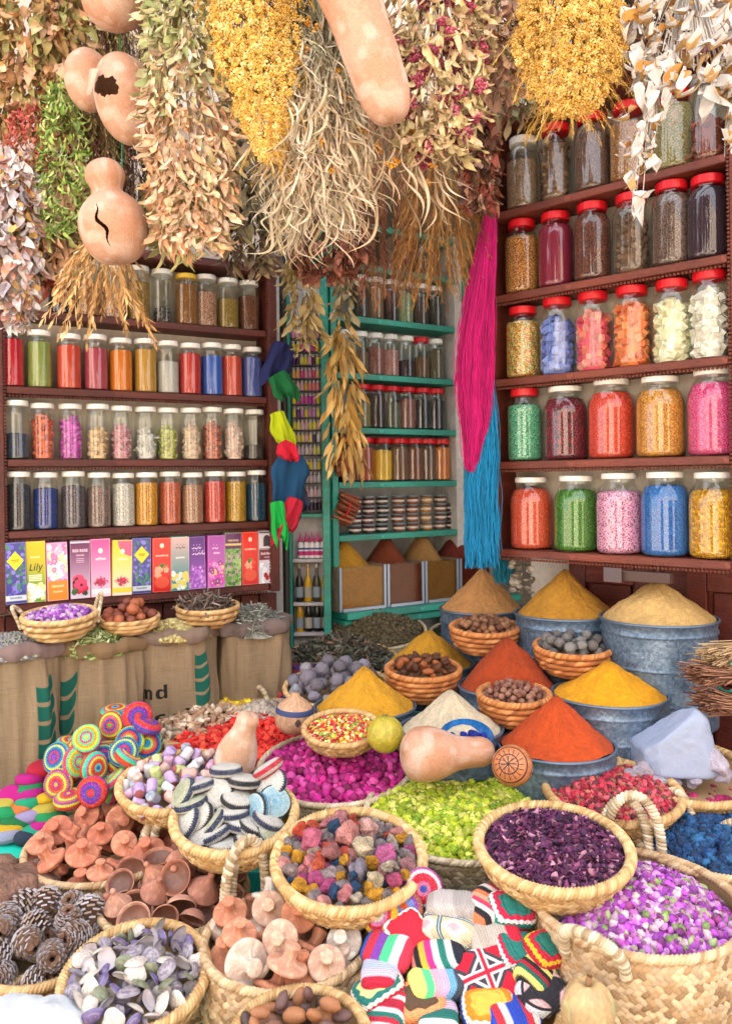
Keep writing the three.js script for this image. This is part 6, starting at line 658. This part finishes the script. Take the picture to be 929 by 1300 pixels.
// lava stones, bags, front left
[[8, 1112, 30, 1.98], [45, 1112, 24, 1.96], [14, 1140, 46, 1.86], [58, 1128, 18, 1.88], [-6, 1168, 30, 1.8], [70, 1108, 16, 1.95], [36, 1165, 20, 1.8]].forEach(([px, py, r, z], i) => { const o = pieceThing(stoneGs[i % 4], rockM(['#94705e', '#a07c6c', '#8c6858'][i % 3]), 'lava_stone', ['flat brown stone at the back of the stone heap', 'squarish brown stone against the stamp basket', 'largest smooth brown stone by the pine cones', 'small brown stone wedged by the basket', 'brown stone beside the pine cone tray', 'small flat brown stone touching the stamp basket', 'rounded brown stone under the pine cones'][i], 'stone'); o.position.copy(at(px, py, z)); o.scale.setScalar(pxm(r, z) * .95); o.scale.y *= .75; o.rotation.set(i * .4, i * 1.3, i * .2); });
{ const t = thing('teal_box', 'bright teal plastic box under the tray of plain discs', 'box'); t.position.copy(at(6, 1082, 2.12)); t.rotation.y = .2; mesh('box', rbox(.24, .1, .2, .01, 0, -.05, 0, 2), M('#18b09c', { roughness: .4 }), t); mesh('lid', rbox(.26, .02, .22, .008, 0, .01, 0, 2), M('#1cbca4', { roughness: .4 }), t);
  [[14, 1304, .075, .06, .05], [66, 1306, .062, .05, -.4]].forEach(([px, py, w, d, a], i) => { const g = displace(new THREE.IcosahedronGeometry(1, 4), .22, 1.6, i * 5, .5); g.scale(w, .045, d); g.computeVertexNormals(); const o = pieceThing(g, M('#d5dbe2', { roughness: .5, bumpMap: powderBump, bumpScale: .003 }), 'white_bag', i ? 'crumpled white bag beside the shell tray' : 'crumpled white bag under the pine cone tray', 'bag'); o.position.copy(at(px, py, 1.44)); o.rotation.y = a; });
  basket('plaited_basket', 'low palm basket under the pine cone tray', { px: 55, py: 1272, w: 125, z: 1.6, tilt: 2, style: 'plait', h: .06, base: .9, cols: 'plait', rim: .01 });
  const b = basket('round_tray_basket', 'straw tray of dried brown fruit in front of the clay stamps', { px: 380, py: 1318, w: 170, z: 1.36, tilt: 6, h: .06, base: .7, cols: 'warm', rim: .01 }); pile(b, (i, r) => [pieceThing(almondG[i % 2], M(r.pick(['#6c4a44', '#8a5c48', '#4c3834', '#a86c44', '#8c7c84']), { roughness: .6, map: clayMap }), 'dried_fruit', 'wrinkled brown dried fruit in the tray before the stamps', 'dried fruit', 'dried brown fruit')], [...scatter(b.rnd, 26, .28, .85, -.004, .01), ...scatter(b.rnd, 14, .3, .65, .02, .014)], { tilt: 2 }).forEach((o) => o.scale.setScalar(b.rnd.r(.014, .02))); }
// twig brooms at the right edge
[[890, 858, 2.12, .5, 1], [896, 902, 2.1, .1, 2], [902, 826, 2.14, .9, 3]].forEach(([px, py, z, a, sd], i) => { const t = thing('twig_broom', ['brown twig broom tied with green string beside the tall tin', 'lower brown twig broom above the salt tray', 'pale seed headed broom above the twig brooms'][i], 'broom'), rnd = rs(sd + 60); t.position.copy(at(px + 20, py, z)); t.rotation.set(0, .3, 0); t.scale.setScalar(1.2); const g = new GB(); for (let k = 0; k < 420; k++) { const sp = rnd.g() * .55 + a - .4, l = rnd.r(.07, .13), y = rnd.g() * .022, zz = rnd.g() * .03, dz = rnd.g() * .5; const c = L(rnd.pick(i === 2 ? ['#a88c68', '#8c7050', '#b89c78'] : ['#7a4f3c', '#8c6048', '#5f3c30', '#a0745a'])); const P = []; for (let q = 0; q <= 3; q++) { const f = q / 3; P.push(V(.06 - l * f * Math.cos(sp * .7) + rnd.g() * .004, y + l * f * (-Math.sin(sp * .7) * .6 + .1) + rnd.g() * .004, zz + dz * l * f)); } g.tube(P, .0013, 4, c); } stuffPart(mesh('twigs', g.build(), VC({ roughness: .9 }), t)); if (!i) mesh('green_string', new THREE.TorusGeometry(.034, .003, 6, 28).rotateY(PI / 2).translate(.02, 0, 0), M('#3ca08c'), t); });
// shell garland
{ const t = thing('shell_garland', 'hanging string of small silvery shells beside the red cabinet', 'garland'); t.position.copy(at(662, 712, 2.72)); const rnd = rs(99); mesh('string', new GB().tube([V(0, .03, 0), V(.004, -.04, 0), V(0, -.11, 0)], .0015, 5).build(), M('#6a5c4c'), t); for (let k = 0; k < 22; k++) { const m = mesh('shell', shellGs[k % 2], M(rnd.pick(['#8c8478', '#a8a098', '#6c6458']), { roughness: .35 }), t); m.position.set(rnd.r(-.035, .035), -.01 - k * .0045, rnd.r(-.015, .02)); m.scale.setScalar(.014); m.rotation.set(rnd() * 6, rnd() * 6, 0); } }

// ---------------------------------------------------------------- yarn hanks and felt hats
function hank(label, top, mids, z, n, hex, seed, rad) { const t = thing('yarn_hank', label, 'yarn'), rnd = rs(seed), g = new GB(), base = L(hex); for (let k = 0; k < n; k++) { const a = rnd() * 6.283, r = Math.sqrt(rnd()) * (rnd() > .93 ? 1.25 : 1), P = [], ph = rnd() * 6, N = 22, stop = rnd.r(.86, 1); for (let i = 0; i <= N; i++) { const f = i / N * stop, q = f * (mids.length - 1), j = Math.min(mids.length - 2, Math.floor(q)), w = q - j, [x0, y0, w0] = mids[j], [x1, y1, w1] = mids[j + 1], px = x0 + (x1 - x0) * w, py = y0 + (y1 - y0) * w, hw = pxm(w0 + (w1 - w0) * w, z), c = at(px, py, z); P.push(V(c.x + Math.cos(a) * r * hw + .004 * Math.sin(f * (12 + 9 * hash(k)) + ph) + rnd.g() * .0022, c.y + rnd.g() * .002, c.z + Math.sin(a) * r * hw * .6 + .004 * Math.cos(f * 11 + ph) + rnd.g() * .0015)); } g.tube(P, .0012, 4, mulc(base, rnd.r(.6, 1.3))); } stuffPart(mesh('strands', g.build(), VC({ roughness: .95 }), t)); return t; }
hank('hot pink yarn hank hanging beside the red brown rack', 0, [[625, 258, 3], [619, 300, 9], [611, 360, 16], [605, 430, 21], [603, 490, 22], [603, 540, 16], [598, 600, 7]], 2.58, 900, '#b80866', 1);
hank('sky blue yarn hank hanging below the pink yarn', 0, [[618, 480, 7], [613, 560, 18], [610, 620, 21], [611, 680, 21], [612, 722, 22]], 2.6, 560, '#0c7cac', 2);
hank('teal blue yarn tail hanging under the rack by shells', 0, [[640, 690, 10], [640, 715, 14], [642, 742, 12]], 2.76, 90, '#0c6c84', 3);
function cloth(label, px, py, z, w, h, hex, seed, rot) { const t = single('felt_hat', (() => { const g = new GB(); const W = pxm(w * 1.35, z), H = pxm(h, z); g.grid((u, v) => { const a = u * 2 * PI, ca = Math.cos(a), sa = Math.sin(a), tp = .5 + .5 * Math.sin(PI * (.12 + .72 * v)) + .08 * Math.sin(v * 9 + seed), x = ca * W / 2 * tp, fold = .012 * Math.sin(ca * 5 + seed * 2 + v * 3) + .006 * Math.sin(ca * 11 + seed); return [x, H / 2 - v * H * (1 - .28 * Math.sin(ca * 1.6 + seed)) + .006 * sa, sa * .008 + fold * (.3 + v), u * .2, v * .2]; }, 40, 18); return g.build(); })(), M(hex, { roughness: 1, bumpMap: powderBump, bumpScale: .001 }), label, 'felt hat'); t.position.copy(at(px, py, z)); t.rotation.set(0, .3, rot); return t; }
cloth('navy felt hat hanging by the red rack post', 353, 462, 3.0, 26, 52, '#161c4c', 1, -.3);
cloth('dark green felt hat hanging below the navy hat', 361, 493, 2.98, 24, 38, '#0a5c30', 2, .5);
cloth('lime yellow felt hat hanging above the blue hat', 358, 548, 3.0, 20, 48, '#a8b80c', 3, .25);
cloth('red felt scrap folded over the blue hat', 364, 572, 2.95, 18, 22, '#b81430', 4, .6);
cloth('petrol blue felt hat hanging in the middle', 368, 606, 2.98, 36, 56, '#0c3c60', 5, -.1);
cloth('slate grey felt hat hanging under the blue hat', 374, 640, 3.02, 32, 34, '#2a3248', 6, .3);
cloth('crimson felt hat hanging lowest by the post', 366, 660, 2.95, 20, 54, '#a0142c', 7, -.35);
cloth('bright green felt hat beside the crimson one', 355, 668, 2.93, 16, 60, '#0c9a3c', 8, .1);

// ---------------------------------------------------------------- hanging dried herbs
function leafGeo(o, seed) { // hangs from the origin down -y, length 1
  const rnd = rs(seed + 700), { w = .3, bend = .6, fold = .35, twist = .5, pw = 1, wav = .04, two } = o, b = bend * rnd.r(.4, 1.5) * (rnd() > .5 ? 1 : -.6), tw = twist * rnd.r(-1, 1), ws = rnd.r(.8, 1.25), g = new GB(), nv = o.nv || 7;
  const f = (u, v, off) => { const s = Math.pow(Math.sin(PI * Math.pow(Math.min(1, v * .96 + .04), pw)), .8), x = (u - .5) * w * ws * s, a = b * v, ta = tw * v * 2, y = -(Math.abs(b) > .02 ? Math.sin(a) / b : v), zc = (Math.abs(b) > .02 ? (1 - Math.cos(a)) / b : 0) + fold * Math.abs(x) + wav * Math.sin(v * 9 + seed + u * 3) * .6 + off; return [x * Math.cos(ta), y, zc + x * Math.sin(ta)]; };
  const sh = (u, v) => { const m = Math.abs(u - .5) < .1 ? 1.12 : .92 + .14 * hash(seed * 3 + Math.floor(v * 6) + (u > .5 ? 9 : 0)); return v > .86 ? [m * .82, m * .72, m * .6] : [m, m, m]; };
  if (two) { g.grid((u, v) => f(u, v, .008), 4, nv, (u, v) => mulc(two[0], .9 + .2 * hash(seed + v * 5))); g.grid((u, v) => f(u, v, -.008), 4, nv, (u, v) => mulc(two[1], .85 + .25 * hash(seed + v * 7 + u))); } else g.grid((u, v) => f(u, v, 0), 4, nv, sh);
  return g.build();
}
function ribbonGeo(seed) { const rnd = rs(seed + 800), g = new GB(), tw = rnd.r(-5, 5), a1 = rnd.r(.06, .2), p = rnd() * 6, w = rnd.r(.035, .065), hk = rnd.r(-.25, .25); g.grid((u, v) => { const s = Math.pow(Math.sin(PI * (v * .94 + .05)), .5) * (1 - .35 * v), x = (u - .5) * w * s, a = tw * v + p; return [x * Math.cos(a) + a1 * Math.sin(v * 6 + p) * v + hk * v * v * v, -v + .22 * Math.abs(hk) * v * v * v + .02 * Math.sin(v * 8), x * Math.sin(a) + a1 * Math.cos(v * 5 + p) * v]; }, 3, 20, (u, v) => mulc(W1, .85 + .25 * hash(Math.floor(v * 8) + seed))); return g.build(); }
function sprigGeo(seed, n, ang, len, wid) { const rnd = rs(seed + 900), g = new GB(); g.tube([V(0, 0, 0), V(.02, -.35, .01), V(-.01, -.7, .02), V(.01, -1, 0)], .008, 3, [.8, .72, .65]); for (let i = 0; i < n; i++) { const v = (i + .5) / n, a = rnd() * 6.28, l = len * rnd.r(.7, 1.2), d = V(Math.cos(a) * Math.sin(ang), -Math.cos(ang), Math.sin(a) * Math.sin(ang)), s = V(-Math.sin(a), 0, Math.cos(a)); g.grid((u, q) => { const w = (u - .5) * wid * Math.sin(PI * (q * .9 + .08)); return [d.x * l * q + s.x * w, -v + d.y * l * q, d.z * l * q + s.z * w]; }, 1, 3, mulc(W1, rnd.r(.8, 1.15))); } return g.build(); }
function floretGeo(seed) { const rnd = rs(seed + 950), gs = []; for (let i = 0; i < 8; i++) { const q = ico(.26, 0); q.translate(rnd.r(-.5, .5), rnd.r(-.5, .5), rnd.r(-.5, .5)); q.scale(1, 1, 1); gs.push(tintGeo(q, mulc(W1, rnd.r(.75, 1.2)))); } return mergeGeometries(gs); }
const HG = {
  lance: [1, 2, 3, 4, 5, 6, 7, 8, 9, 10, 16, 17].map((s) => leafGeo({ w: .24, bend: 1.5, fold: .7, twist: 1.3, pw: .85, wav: .07 }, s)), oval: [11, 12, 13, 14, 15].map((s) => leafGeo({ w: .5, bend: 1.1, fold: .55, twist: .6, pw: .8, wav: .09 }, s)), curl: [21, 22, 23, 24].map((s) => leafGeo({ w: .22, bend: 2.2, fold: .4, twist: 1.6 }, s)),
  husk: [31, 32, 33, 34, 35].map((s) => leafGeo({ w: .15, bend: .5, fold: .8, twist: .9, pw: .9 }, s)), white: [41, 42, 43, 44].map((s) => leafGeo({ w: .44, bend: 1.7, fold: .8, twist: 2.2, pw: .72, wav: .2, nv: 10, two: s % 2 ? [L('#c6c4c4'), L('#b8823a')] : [L('#bebab8'), L('#b8935e')] }, s)), ribbon: [51, 52, 53, 54, 55, 56, 57, 58, 59, 60].map(ribbonGeo),
  pods: [1, 2, 3].map((s) => sprigGeo(s, 12, .45, .22, .045)), feather: [4, 5, 6].map((s) => sprigGeo(s, 26, .7, .16, .014)), needle: [7, 8, 9].map((s) => sprigGeo(s, 30, .55, .15, .026)), floret: [1, 2, 3].map(floretGeo),
};
const herbMat = VC({ roughness: .78 });
const leafMats = new Map(); const leafMat = (h, k = 1) => { const q = h + k; if (!leafMats.has(q)) leafMats.set(q, new THREE.MeshStandardMaterial({ color: col(h).multiplyScalar(k), vertexColors: true, roughness: .78 })); return leafMats.get(q); };
let bundleSeed = 0;
const _up = V(0, -1, 0), _q2 = new THREE.Quaternion();
function bundle(label, o) { // o: top, bot, z, prof, leaf, cols, len(px), n (joined), ind (single leaves), spread, dep, stems, stemCol
  const t = thing('herb_bundle', label, 'dried herbs'), rnd = rs(2000 + 37 * ++bundleSeed), [tx, ty] = o.top, [bx, by] = o.bot, z = o.z, base = at(tx, ty, z); t.position.copy(base);
  const hw = (v) => { const p = o.prof; for (let i = 1; i < p.length; i++) if (v <= p[i][0]) { const k = (v - p[i - 1][0]) / (p[i][0] - p[i - 1][0]); return p[i - 1][1] + (p[i][1] - p[i - 1][1]) * k; } return p[p.length - 1][1]; };
  const spot = (front) => { const v = Math.pow(rnd(), o.vp || 1), a = front ? rnd.r(-1.35, 1.35) : rnd.r(-PI, PI), rho = front ? rnd.r(.72, 1.02) : Math.sqrt(rnd.r(.1, 1)), w = pxm(hw(v), z), c = at(tx + (bx - tx) * v, ty + (by - ty) * v, z); const lump = 1 + .25 * NZ(v * 5 + bundleSeed, a * 1.3, 3); return { v, P: V(c.x + Math.sin(a) * w * rho * lump - base.x, c.y - base.y, c.z + Math.cos(a) * w * rho * (o.dep || .7) * lump - base.z), out: V(Math.sin(a), 0, Math.cos(a)) }; };
  const put = (sp, len) => { const d = V(sp.out.x * o.spread + rnd.g() * (o.jit ?? .35), -1 + rnd.r(-.1, .25), sp.out.z * o.spread * .8 + rnd.g() * (o.jit ?? .35)).normalize(); _q.setFromUnitVectors(_up, d); _q2.setFromAxisAngle(_up, rnd.r(-1.4, 1.4) - Math.atan2(sp.out.x, sp.out.z) * .6); _q.multiply(_q2); const s = pxm(o.len, z) * rnd.r(.65, 1.3) * (len || 1); return s; };
  const colAt = (v) => { const c = o.cols; if (o.colsTop && v < .42 + rnd.r(-.15, .15)) return rnd.pick(o.colsTop); return rnd.pick(c); };
  const G = HG[o.leaf];
  for (let i = 0; i < (o.ind || 0); i++) { const sp = spot(true), s = put(sp); const m = mesh('leaf', rnd.pick(G), leafMat(o.leaf === 'white' ? '#ffffff' : colAt(sp.v), o.leaf === 'white' ? 1 : rnd.pick([.82, 1, 1.16, 1.28])), t); m.position.copy(sp.P); m.quaternion.copy(_q); m.scale.setScalar(s); }
  const per = Math.ceil(o.n / G.length); if (o.n) G.forEach((geo) => { const im = new THREE.InstancedMesh(geo, herbMat, per); im.name = 'foliage'; im.userData.kind = 'stuff'; for (let i = 0; i < per; i++) { const sp = spot(rnd() > .55), s = put(sp); _m.compose(sp.P, _q, V(s, s, s)); im.setMatrixAt(i, _m); _c.set(o.leaf === 'white' ? '#ffffff' : colAt(sp.v)).multiplyScalar(rnd.r(.8, 1.3)); im.setColorAt(i, _c); } t.add(im); });
  if (o.stems) { const g = new GB(); for (let i = 0; i < o.stems; i++) { const sp = spot(rnd() > .4), q = sp.P, k = rnd.r(.15, .3); g.tube([V(rnd.g() * .012, 0, rnd.g() * .012), V(q.x * k, q.y * .35, q.z * k + .01), V(q.x * .75, q.y * .72, q.z * .8), q.clone()], .0011, 3, mulc(L(o.stemCol || '#8a7450'), rnd.r(.75, 1.2))); } stuffPart(mesh('stems', g.build(), VC({ roughness: .85 }), t)); }
  for (const [geoK, n, cols, lenPx, fr] of o.extra || []) HG[geoK].forEach((geo) => { const k = Math.ceil(n / HG[geoK].length), im = new THREE.InstancedMesh(geo, herbMat, k); im.name = geoK === 'floret' ? 'florets' : 'foliage'; im.userData.kind = 'stuff'; let cl = null; for (let i = 0; i < k; i++) { if (!cl || i % (fr || 1) === 0) cl = spot(rnd() > .25); const j = fr ? pxm(lenPx * 1.1, z) : 0; const P = cl.P.clone().add(V(rnd.g() * j, rnd.g() * j, rnd.g() * j)); _e.set(rnd() * 6, rnd() * 6, rnd() * 6); _q.setFromEuler(_e); const s = pxm(lenPx, z) * rnd.r(.7, 1.25); _m.compose(P, _q, V(s, s, s)); im.setMatrixAt(i, _m); _c.set(rnd.pick(cols)).multiplyScalar(rnd.r(.8, 1.15)); im.setColorAt(i, _c); } t.add(im); });
  mesh('twine', new THREE.TorusGeometry(.016, .004, 6, 14).rotateX(PI / 2), M('#8a6c44'), t);
  return t;
}
const flat = (h) => [[0, h * .55], [.2, h], [.8, h], [1, h * .5]];
// behind
bundle('olive brown leaf bundle in the shade over the rack end', { top: [318, 60], bot: [322, 290], z: 2.5, prof: [[0, 20], [.4, 44], [.8, 46], [1, 30]], leaf: 'lance', cols: ['#6c6248', '#7c7054', '#584e3a', '#8c8062'], len: 34, n: 300, ind: 90, spread: .35, stems: 20 });
bundle('dusky brown leaf bundle hanging just above the rack corner', { top: [312, 200], bot: [318, 340], z: 2.55, prof: flat(40), leaf: 'lance', cols: ['#6a5a48', '#7c6850', '#57483a', '#8a7a58'], len: 26, n: 260, ind: 60, spread: .3, stems: 16 });
bundle('reddish brown leaf bundle in front of the bottle display', { top: [408, 180], bot: [418, 352], z: 2.75, prof: flat(50), leaf: 'oval', cols: ['#7a4434', '#6a3a2c', '#8c5844', '#94604c'], len: 18, n: 520, ind: 60, spread: .5, stems: 30 });
bundle('rusty twig bundle in front of the teal shelving', { top: [485, 130], bot: [488, 335], z: 2.8, prof: [[0, 20], [.5, 42], [1, 26]], leaf: 'feather', cols: ['#a06848', '#8c5438', '#ac7850'], len: 56, n: 220, spread: .25, jit: .2 });
bundle('feathery orange brown bundle beside the pink yarn', { top: [560, 120], bot: [560, 338], z: 2.66, prof: [[0, 20], [.5, 46], [.9, 46], [1, 30]], leaf: 'feather', cols: ['#a87438', '#946430', '#b88444', '#ac8a50'], len: 58, n: 340, spread: .35, jit: .25 });
bundle('brown and dusty pink leaf bundle above the pink yarn', { top: [600, 20], bot: [608, 262], z: 2.5, prof: [[0, 26], [.5, 32], [1, 16]], leaf: 'oval', cols: ['#6a4434', '#8c5a44', '#54382c', '#b08870', '#9c4c3c'], len: 20, n: 420, ind: 70, spread: .45, stems: 20 });
bundle('dark brown leaf bundle over the right rack top', { top: [790, -80], bot: [790, 82], z: 2.3, prof: flat(58), leaf: 'lance', cols: ['#5c463a', '#6c5444', '#4a382e', '#7a604c'], len: 30, n: 420, ind: 50, spread: .4 });
bundle('olive dry leaf bundle beside the rack top corner', { top: [652, -30], bot: [648, 140], z: 2.38, prof: flat(30), leaf: 'lance', cols: ['#7c7450', '#6a6444', '#8c7c5c', '#8a5c48'], len: 30, n: 260, ind: 50, spread: .35 });
bundle('small tan bundle hanging before the bottle display', { top: [378, 300], bot: [386, 432], z: 2.95, prof: flat(17), leaf: 'lance', cols: ['#a89468', '#948050', '#b8a478'], len: 30, n: 60, ind: 40, spread: .2 });
bundle('small pale bundle hanging before the teal shelves', { top: [438, 270], bot: [438, 395], z: 3.2, prof: flat(15), leaf: 'lance', cols: ['#9a8a68', '#867650', '#a8987c'], len: 24, n: 60, ind: 25, spread: .2 });
bundle('ochre maize husk bundle hanging in the shop', { top: [434, 400], bot: [440, 585], z: 3.3, prof: [[0, 4], [.12, 6], [.35, 16], [1, 21]], leaf: 'husk', cols: ['#c8a458', '#b89048', '#d4b474', '#a88448'], len: 38, n: 20, ind: 90, spread: .22, jit: .5 });
// left
bundle('peach and olive leaf bundle at the wall corner', { top: [45, -60], bot: [42, 175], z: 2.2, prof: [[0, 60], [.5, 80], [.9, 66], [1, 40]], leaf: 'oval', cols: ['#8c7a48', '#a88a5c', '#b89470', '#c8a080', '#949058', '#a8784c'], len: 21, n: 1000, ind: 200, spread: .5 });
bundle('fresh green curly leaf bundle between the peach leaves', { top: [82, 105], bot: [80, 295], z: 2.08, prof: [[0, 14], [.3, 27], [.8, 29], [1, 16]], leaf: 'curl', cols: ['#7c9a44', '#98b054', '#64803a', '#b4bc78', '#8ca060'], len: 20, n: 420, ind: 110, spread: .6 });
bundle('small brick red leaf bundle beside the green leaves', { top: [36, 135], bot: [38, 260], z: 2.1, prof: flat(27), leaf: 'curl', cols: ['#a04440', '#b85850', '#8c3834', '#c07464'], len: 15, n: 420, ind: 60, spread: .6 });
bundle('peach and sage leaf bundle below the green leaves', { top: [72, 205], bot: [68, 345], z: 2.16, prof: flat(48), leaf: 'oval', cols: ['#c09a7c', '#b08868', '#a8986c', '#949460', '#c8a88c'], len: 25, n: 300, ind: 90, spread: .5 });
bundle('whitish mauve leaf bundle drooping over the rack corner', { top: [14, 190], bot: [26, 408], z: 2.08, prof: [[0, 26], [.4, 40], [.75, 30], [1, 6]], leaf: 'oval', cols: ['#b4aaae', '#cbc2c0', '#9a9098', '#c49c5c', '#b08478', '#d2cccc'], len: 19, n: 420, ind: 130, spread: .5 });
bundle('rusty pink leaf bundle above the black bead jar', { top: [66, 250], bot: [60, 368], z: 2.2, prof: flat(26), leaf: 'oval', cols: ['#b46c54', '#a8503c', '#c8947c', '#b8a088'], len: 22, n: 200, ind: 70, spread: .4 });
bundle('tan needle bundle behind the round gourds', { top: [112, -60], bot: [104, 250], z: 2.36, prof: [[0, 40], [.5, 50], [1, 36]], leaf: 'needle', cols: ['#9a8650', '#84723f', '#ac9464', '#8c5c48'], len: 62, n: 620, spread: .25, jit: .18 });
bundle('mauve brown stem bundle behind the broken gourd', { top: [172, -30], bot: [168, 250], z: 2.4, prof: flat(34), leaf: 'needle', cols: ['#8a6a58', '#74543f', '#9a8258', '#5f4a3c'], len: 60, n: 520, spread: .25, jit: .2 });
bundle('straw coloured pod bundle hanging below the cracked gourd', { top: [138, 280], bot: [128, 372], z: 2.06, prof: [[0, 16], [.5, 40], [1, 46]], leaf: 'pods', cols: ['#c8a470', '#b88e58', '#d8b888', '#c09a60'], len: 62, n: 70, spread: .45, jit: .3 });
// front
bundle('big cream and green leaf bundle beside the cracked gourd', { top: [228, -60], bot: [248, 312], z: 1.86, prof: [[0, 36], [.3, 48], [.6, 60], [.85, 56], [1, 34]], leaf: 'lance', cols: ['#cbb296', '#bfa084', '#d0b8a0', '#c8946c', '#b8a880', '#d2aa8c'], colsTop: ['#a8aa78', '#b8b48c', '#98a06c', '#c4b898'], len: 27, n: 1300, ind: 290, spread: .5, jit: .7, stems: 60 });
bundle('pale green leaf bundle under the big cream bundle', { top: [226, 205], bot: [222, 310], z: 1.96, prof: flat(32), leaf: 'lance', cols: ['#b4ae78', '#c4bc8c', '#a4a46c', '#c0b078'], len: 36, n: 130, ind: 70, spread: .25 });
bundle('golden yellow flower bunch beside the cream leaves', { top: [310, -70], bot: [346, 205], z: 1.76, prof: [[0, 72], [.45, 60], [.8, 34], [1, 13]], leaf: 'feather', cols: ['#c89a3c', '#b8862c', '#d4ac54'], len: 40, n: 160, spread: .4, stems: 110, stemCol: '#b88c3c', extra: [['floret', 5800, ['#d6ac50', '#e0bc6c', '#c89c40', '#e8cc8c', '#d8b060'], 5.2, 4]] });
bundle('long twisted grey strap leaf bundle with yellow berries', { top: [415, -70], bot: [402, 262], z: 1.8, prof: [[0, 36], [.4, 54], [.75, 64], [1, 42]], leaf: 'ribbon', cols: ['#b0a28a', '#c0ae94', '#cbb8a0', '#a89878', '#b8a084'], colsTop: ['#9c9880', '#8c8a68', '#a8a48c', '#b4aca0'], len: 74, n: 900, ind: 290, spread: .2, jit: .62, vp: .9, stems: 120, extra: [['floret', 240, ['#d8981c', '#c88414', '#e0a834'], 5, 3]] });
bundle('thin strap leaf strands trailing beside the pink gourd', { top: [500, 60], bot: [512, 235], z: 1.84, prof: [[0, 14], [.5, 34], [1, 56]], leaf: 'ribbon', cols: ['#b8a084', '#c4ae90', '#a89074', '#cbb49a'], len: 95, n: 20, ind: 44, spread: .25, jit: .35, extra: [['floret', 150, ['#d8981c', '#c88414'], 5, 3]] });
bundle('cream leaf bundle with dark red flower clusters', { top: [552, -70], bot: [550, 205], z: 1.82, prof: [[0, 60], [.5, 72], [.8, 56], [1, 34]], leaf: 'lance', cols: ['#c8b48c', '#b8a478', '#d2c09c', '#a8986c', '#c0a084'], len: 28, n: 640, ind: 260, spread: .5, jit: .7, stems: 90, stemCol: '#8a5c4c', extra: [['floret', 1500, ['#8c3048', '#a84860', '#742438', '#b86478'], 7, 26]] });
bundle('pinkish tan leaf bundle between red flowers and yellow flowers', { top: [632, -60], bot: [632, 120], z: 1.9, prof: flat(32), leaf: 'lance', cols: ['#b8907c', '#c8a48c', '#a88470', '#c09878'], len: 34, n: 160, ind: 70, spread: .4, stems: 30, extra: [['floret', 90, ['#c87c2c', '#b86c24'], 5, 5]] });
bundle('large golden flower bunch above the right rack', { top: [712, -80], bot: [724, 148], z: 1.76, prof: [[0, 40], [.45, 72], [.75, 70], [.92, 44], [1, 16]], leaf: 'feather', cols: ['#c09a48', '#b08838', '#ccac60'], len: 44, n: 220, spread: .5, stems: 150, stemCol: '#b8924a', extra: [['floret', 6500, ['#d6a850', '#e0b868', '#c89840', '#e8c884', '#d4b060'], 5.0, 4]] });
bundle('white leaf bundle with ochre undersides over the jar rack', { top: [870, -60], bot: [872, 130], z: 1.74, prof: [[0, 70], [.5, 78], [1, 56]], leaf: 'white', cols: ['#ffffff'], len: 34, n: 60, ind: 150, spread: .4, jit: .9, stems: 110, stemCol: '#b8b4b0' });
bundle('trailing strand of white leaves before the golden husks jar', { top: [832, 60], bot: [808, 255], z: 1.72, prof: [[0, 34], [.5, 26], [1, 4]], leaf: 'white', cols: ['#ffffff'], len: 32, n: 0, ind: 40, spread: .2, jit: .4, stems: 14, stemCol: '#b8b4b0' });
bundle('drooping white leaf strand at the cinnamon jar', { top: [925, 60], bot: [922, 200], z: 1.72, prof: flat(22), leaf: 'white', cols: ['#ffffff'], len: 32, n: 0, ind: 34, spread: .3, jit: .4, stems: 10, stemCol: '#b8b4b0' });
shade(scene);
renderer.render(scene, camera);
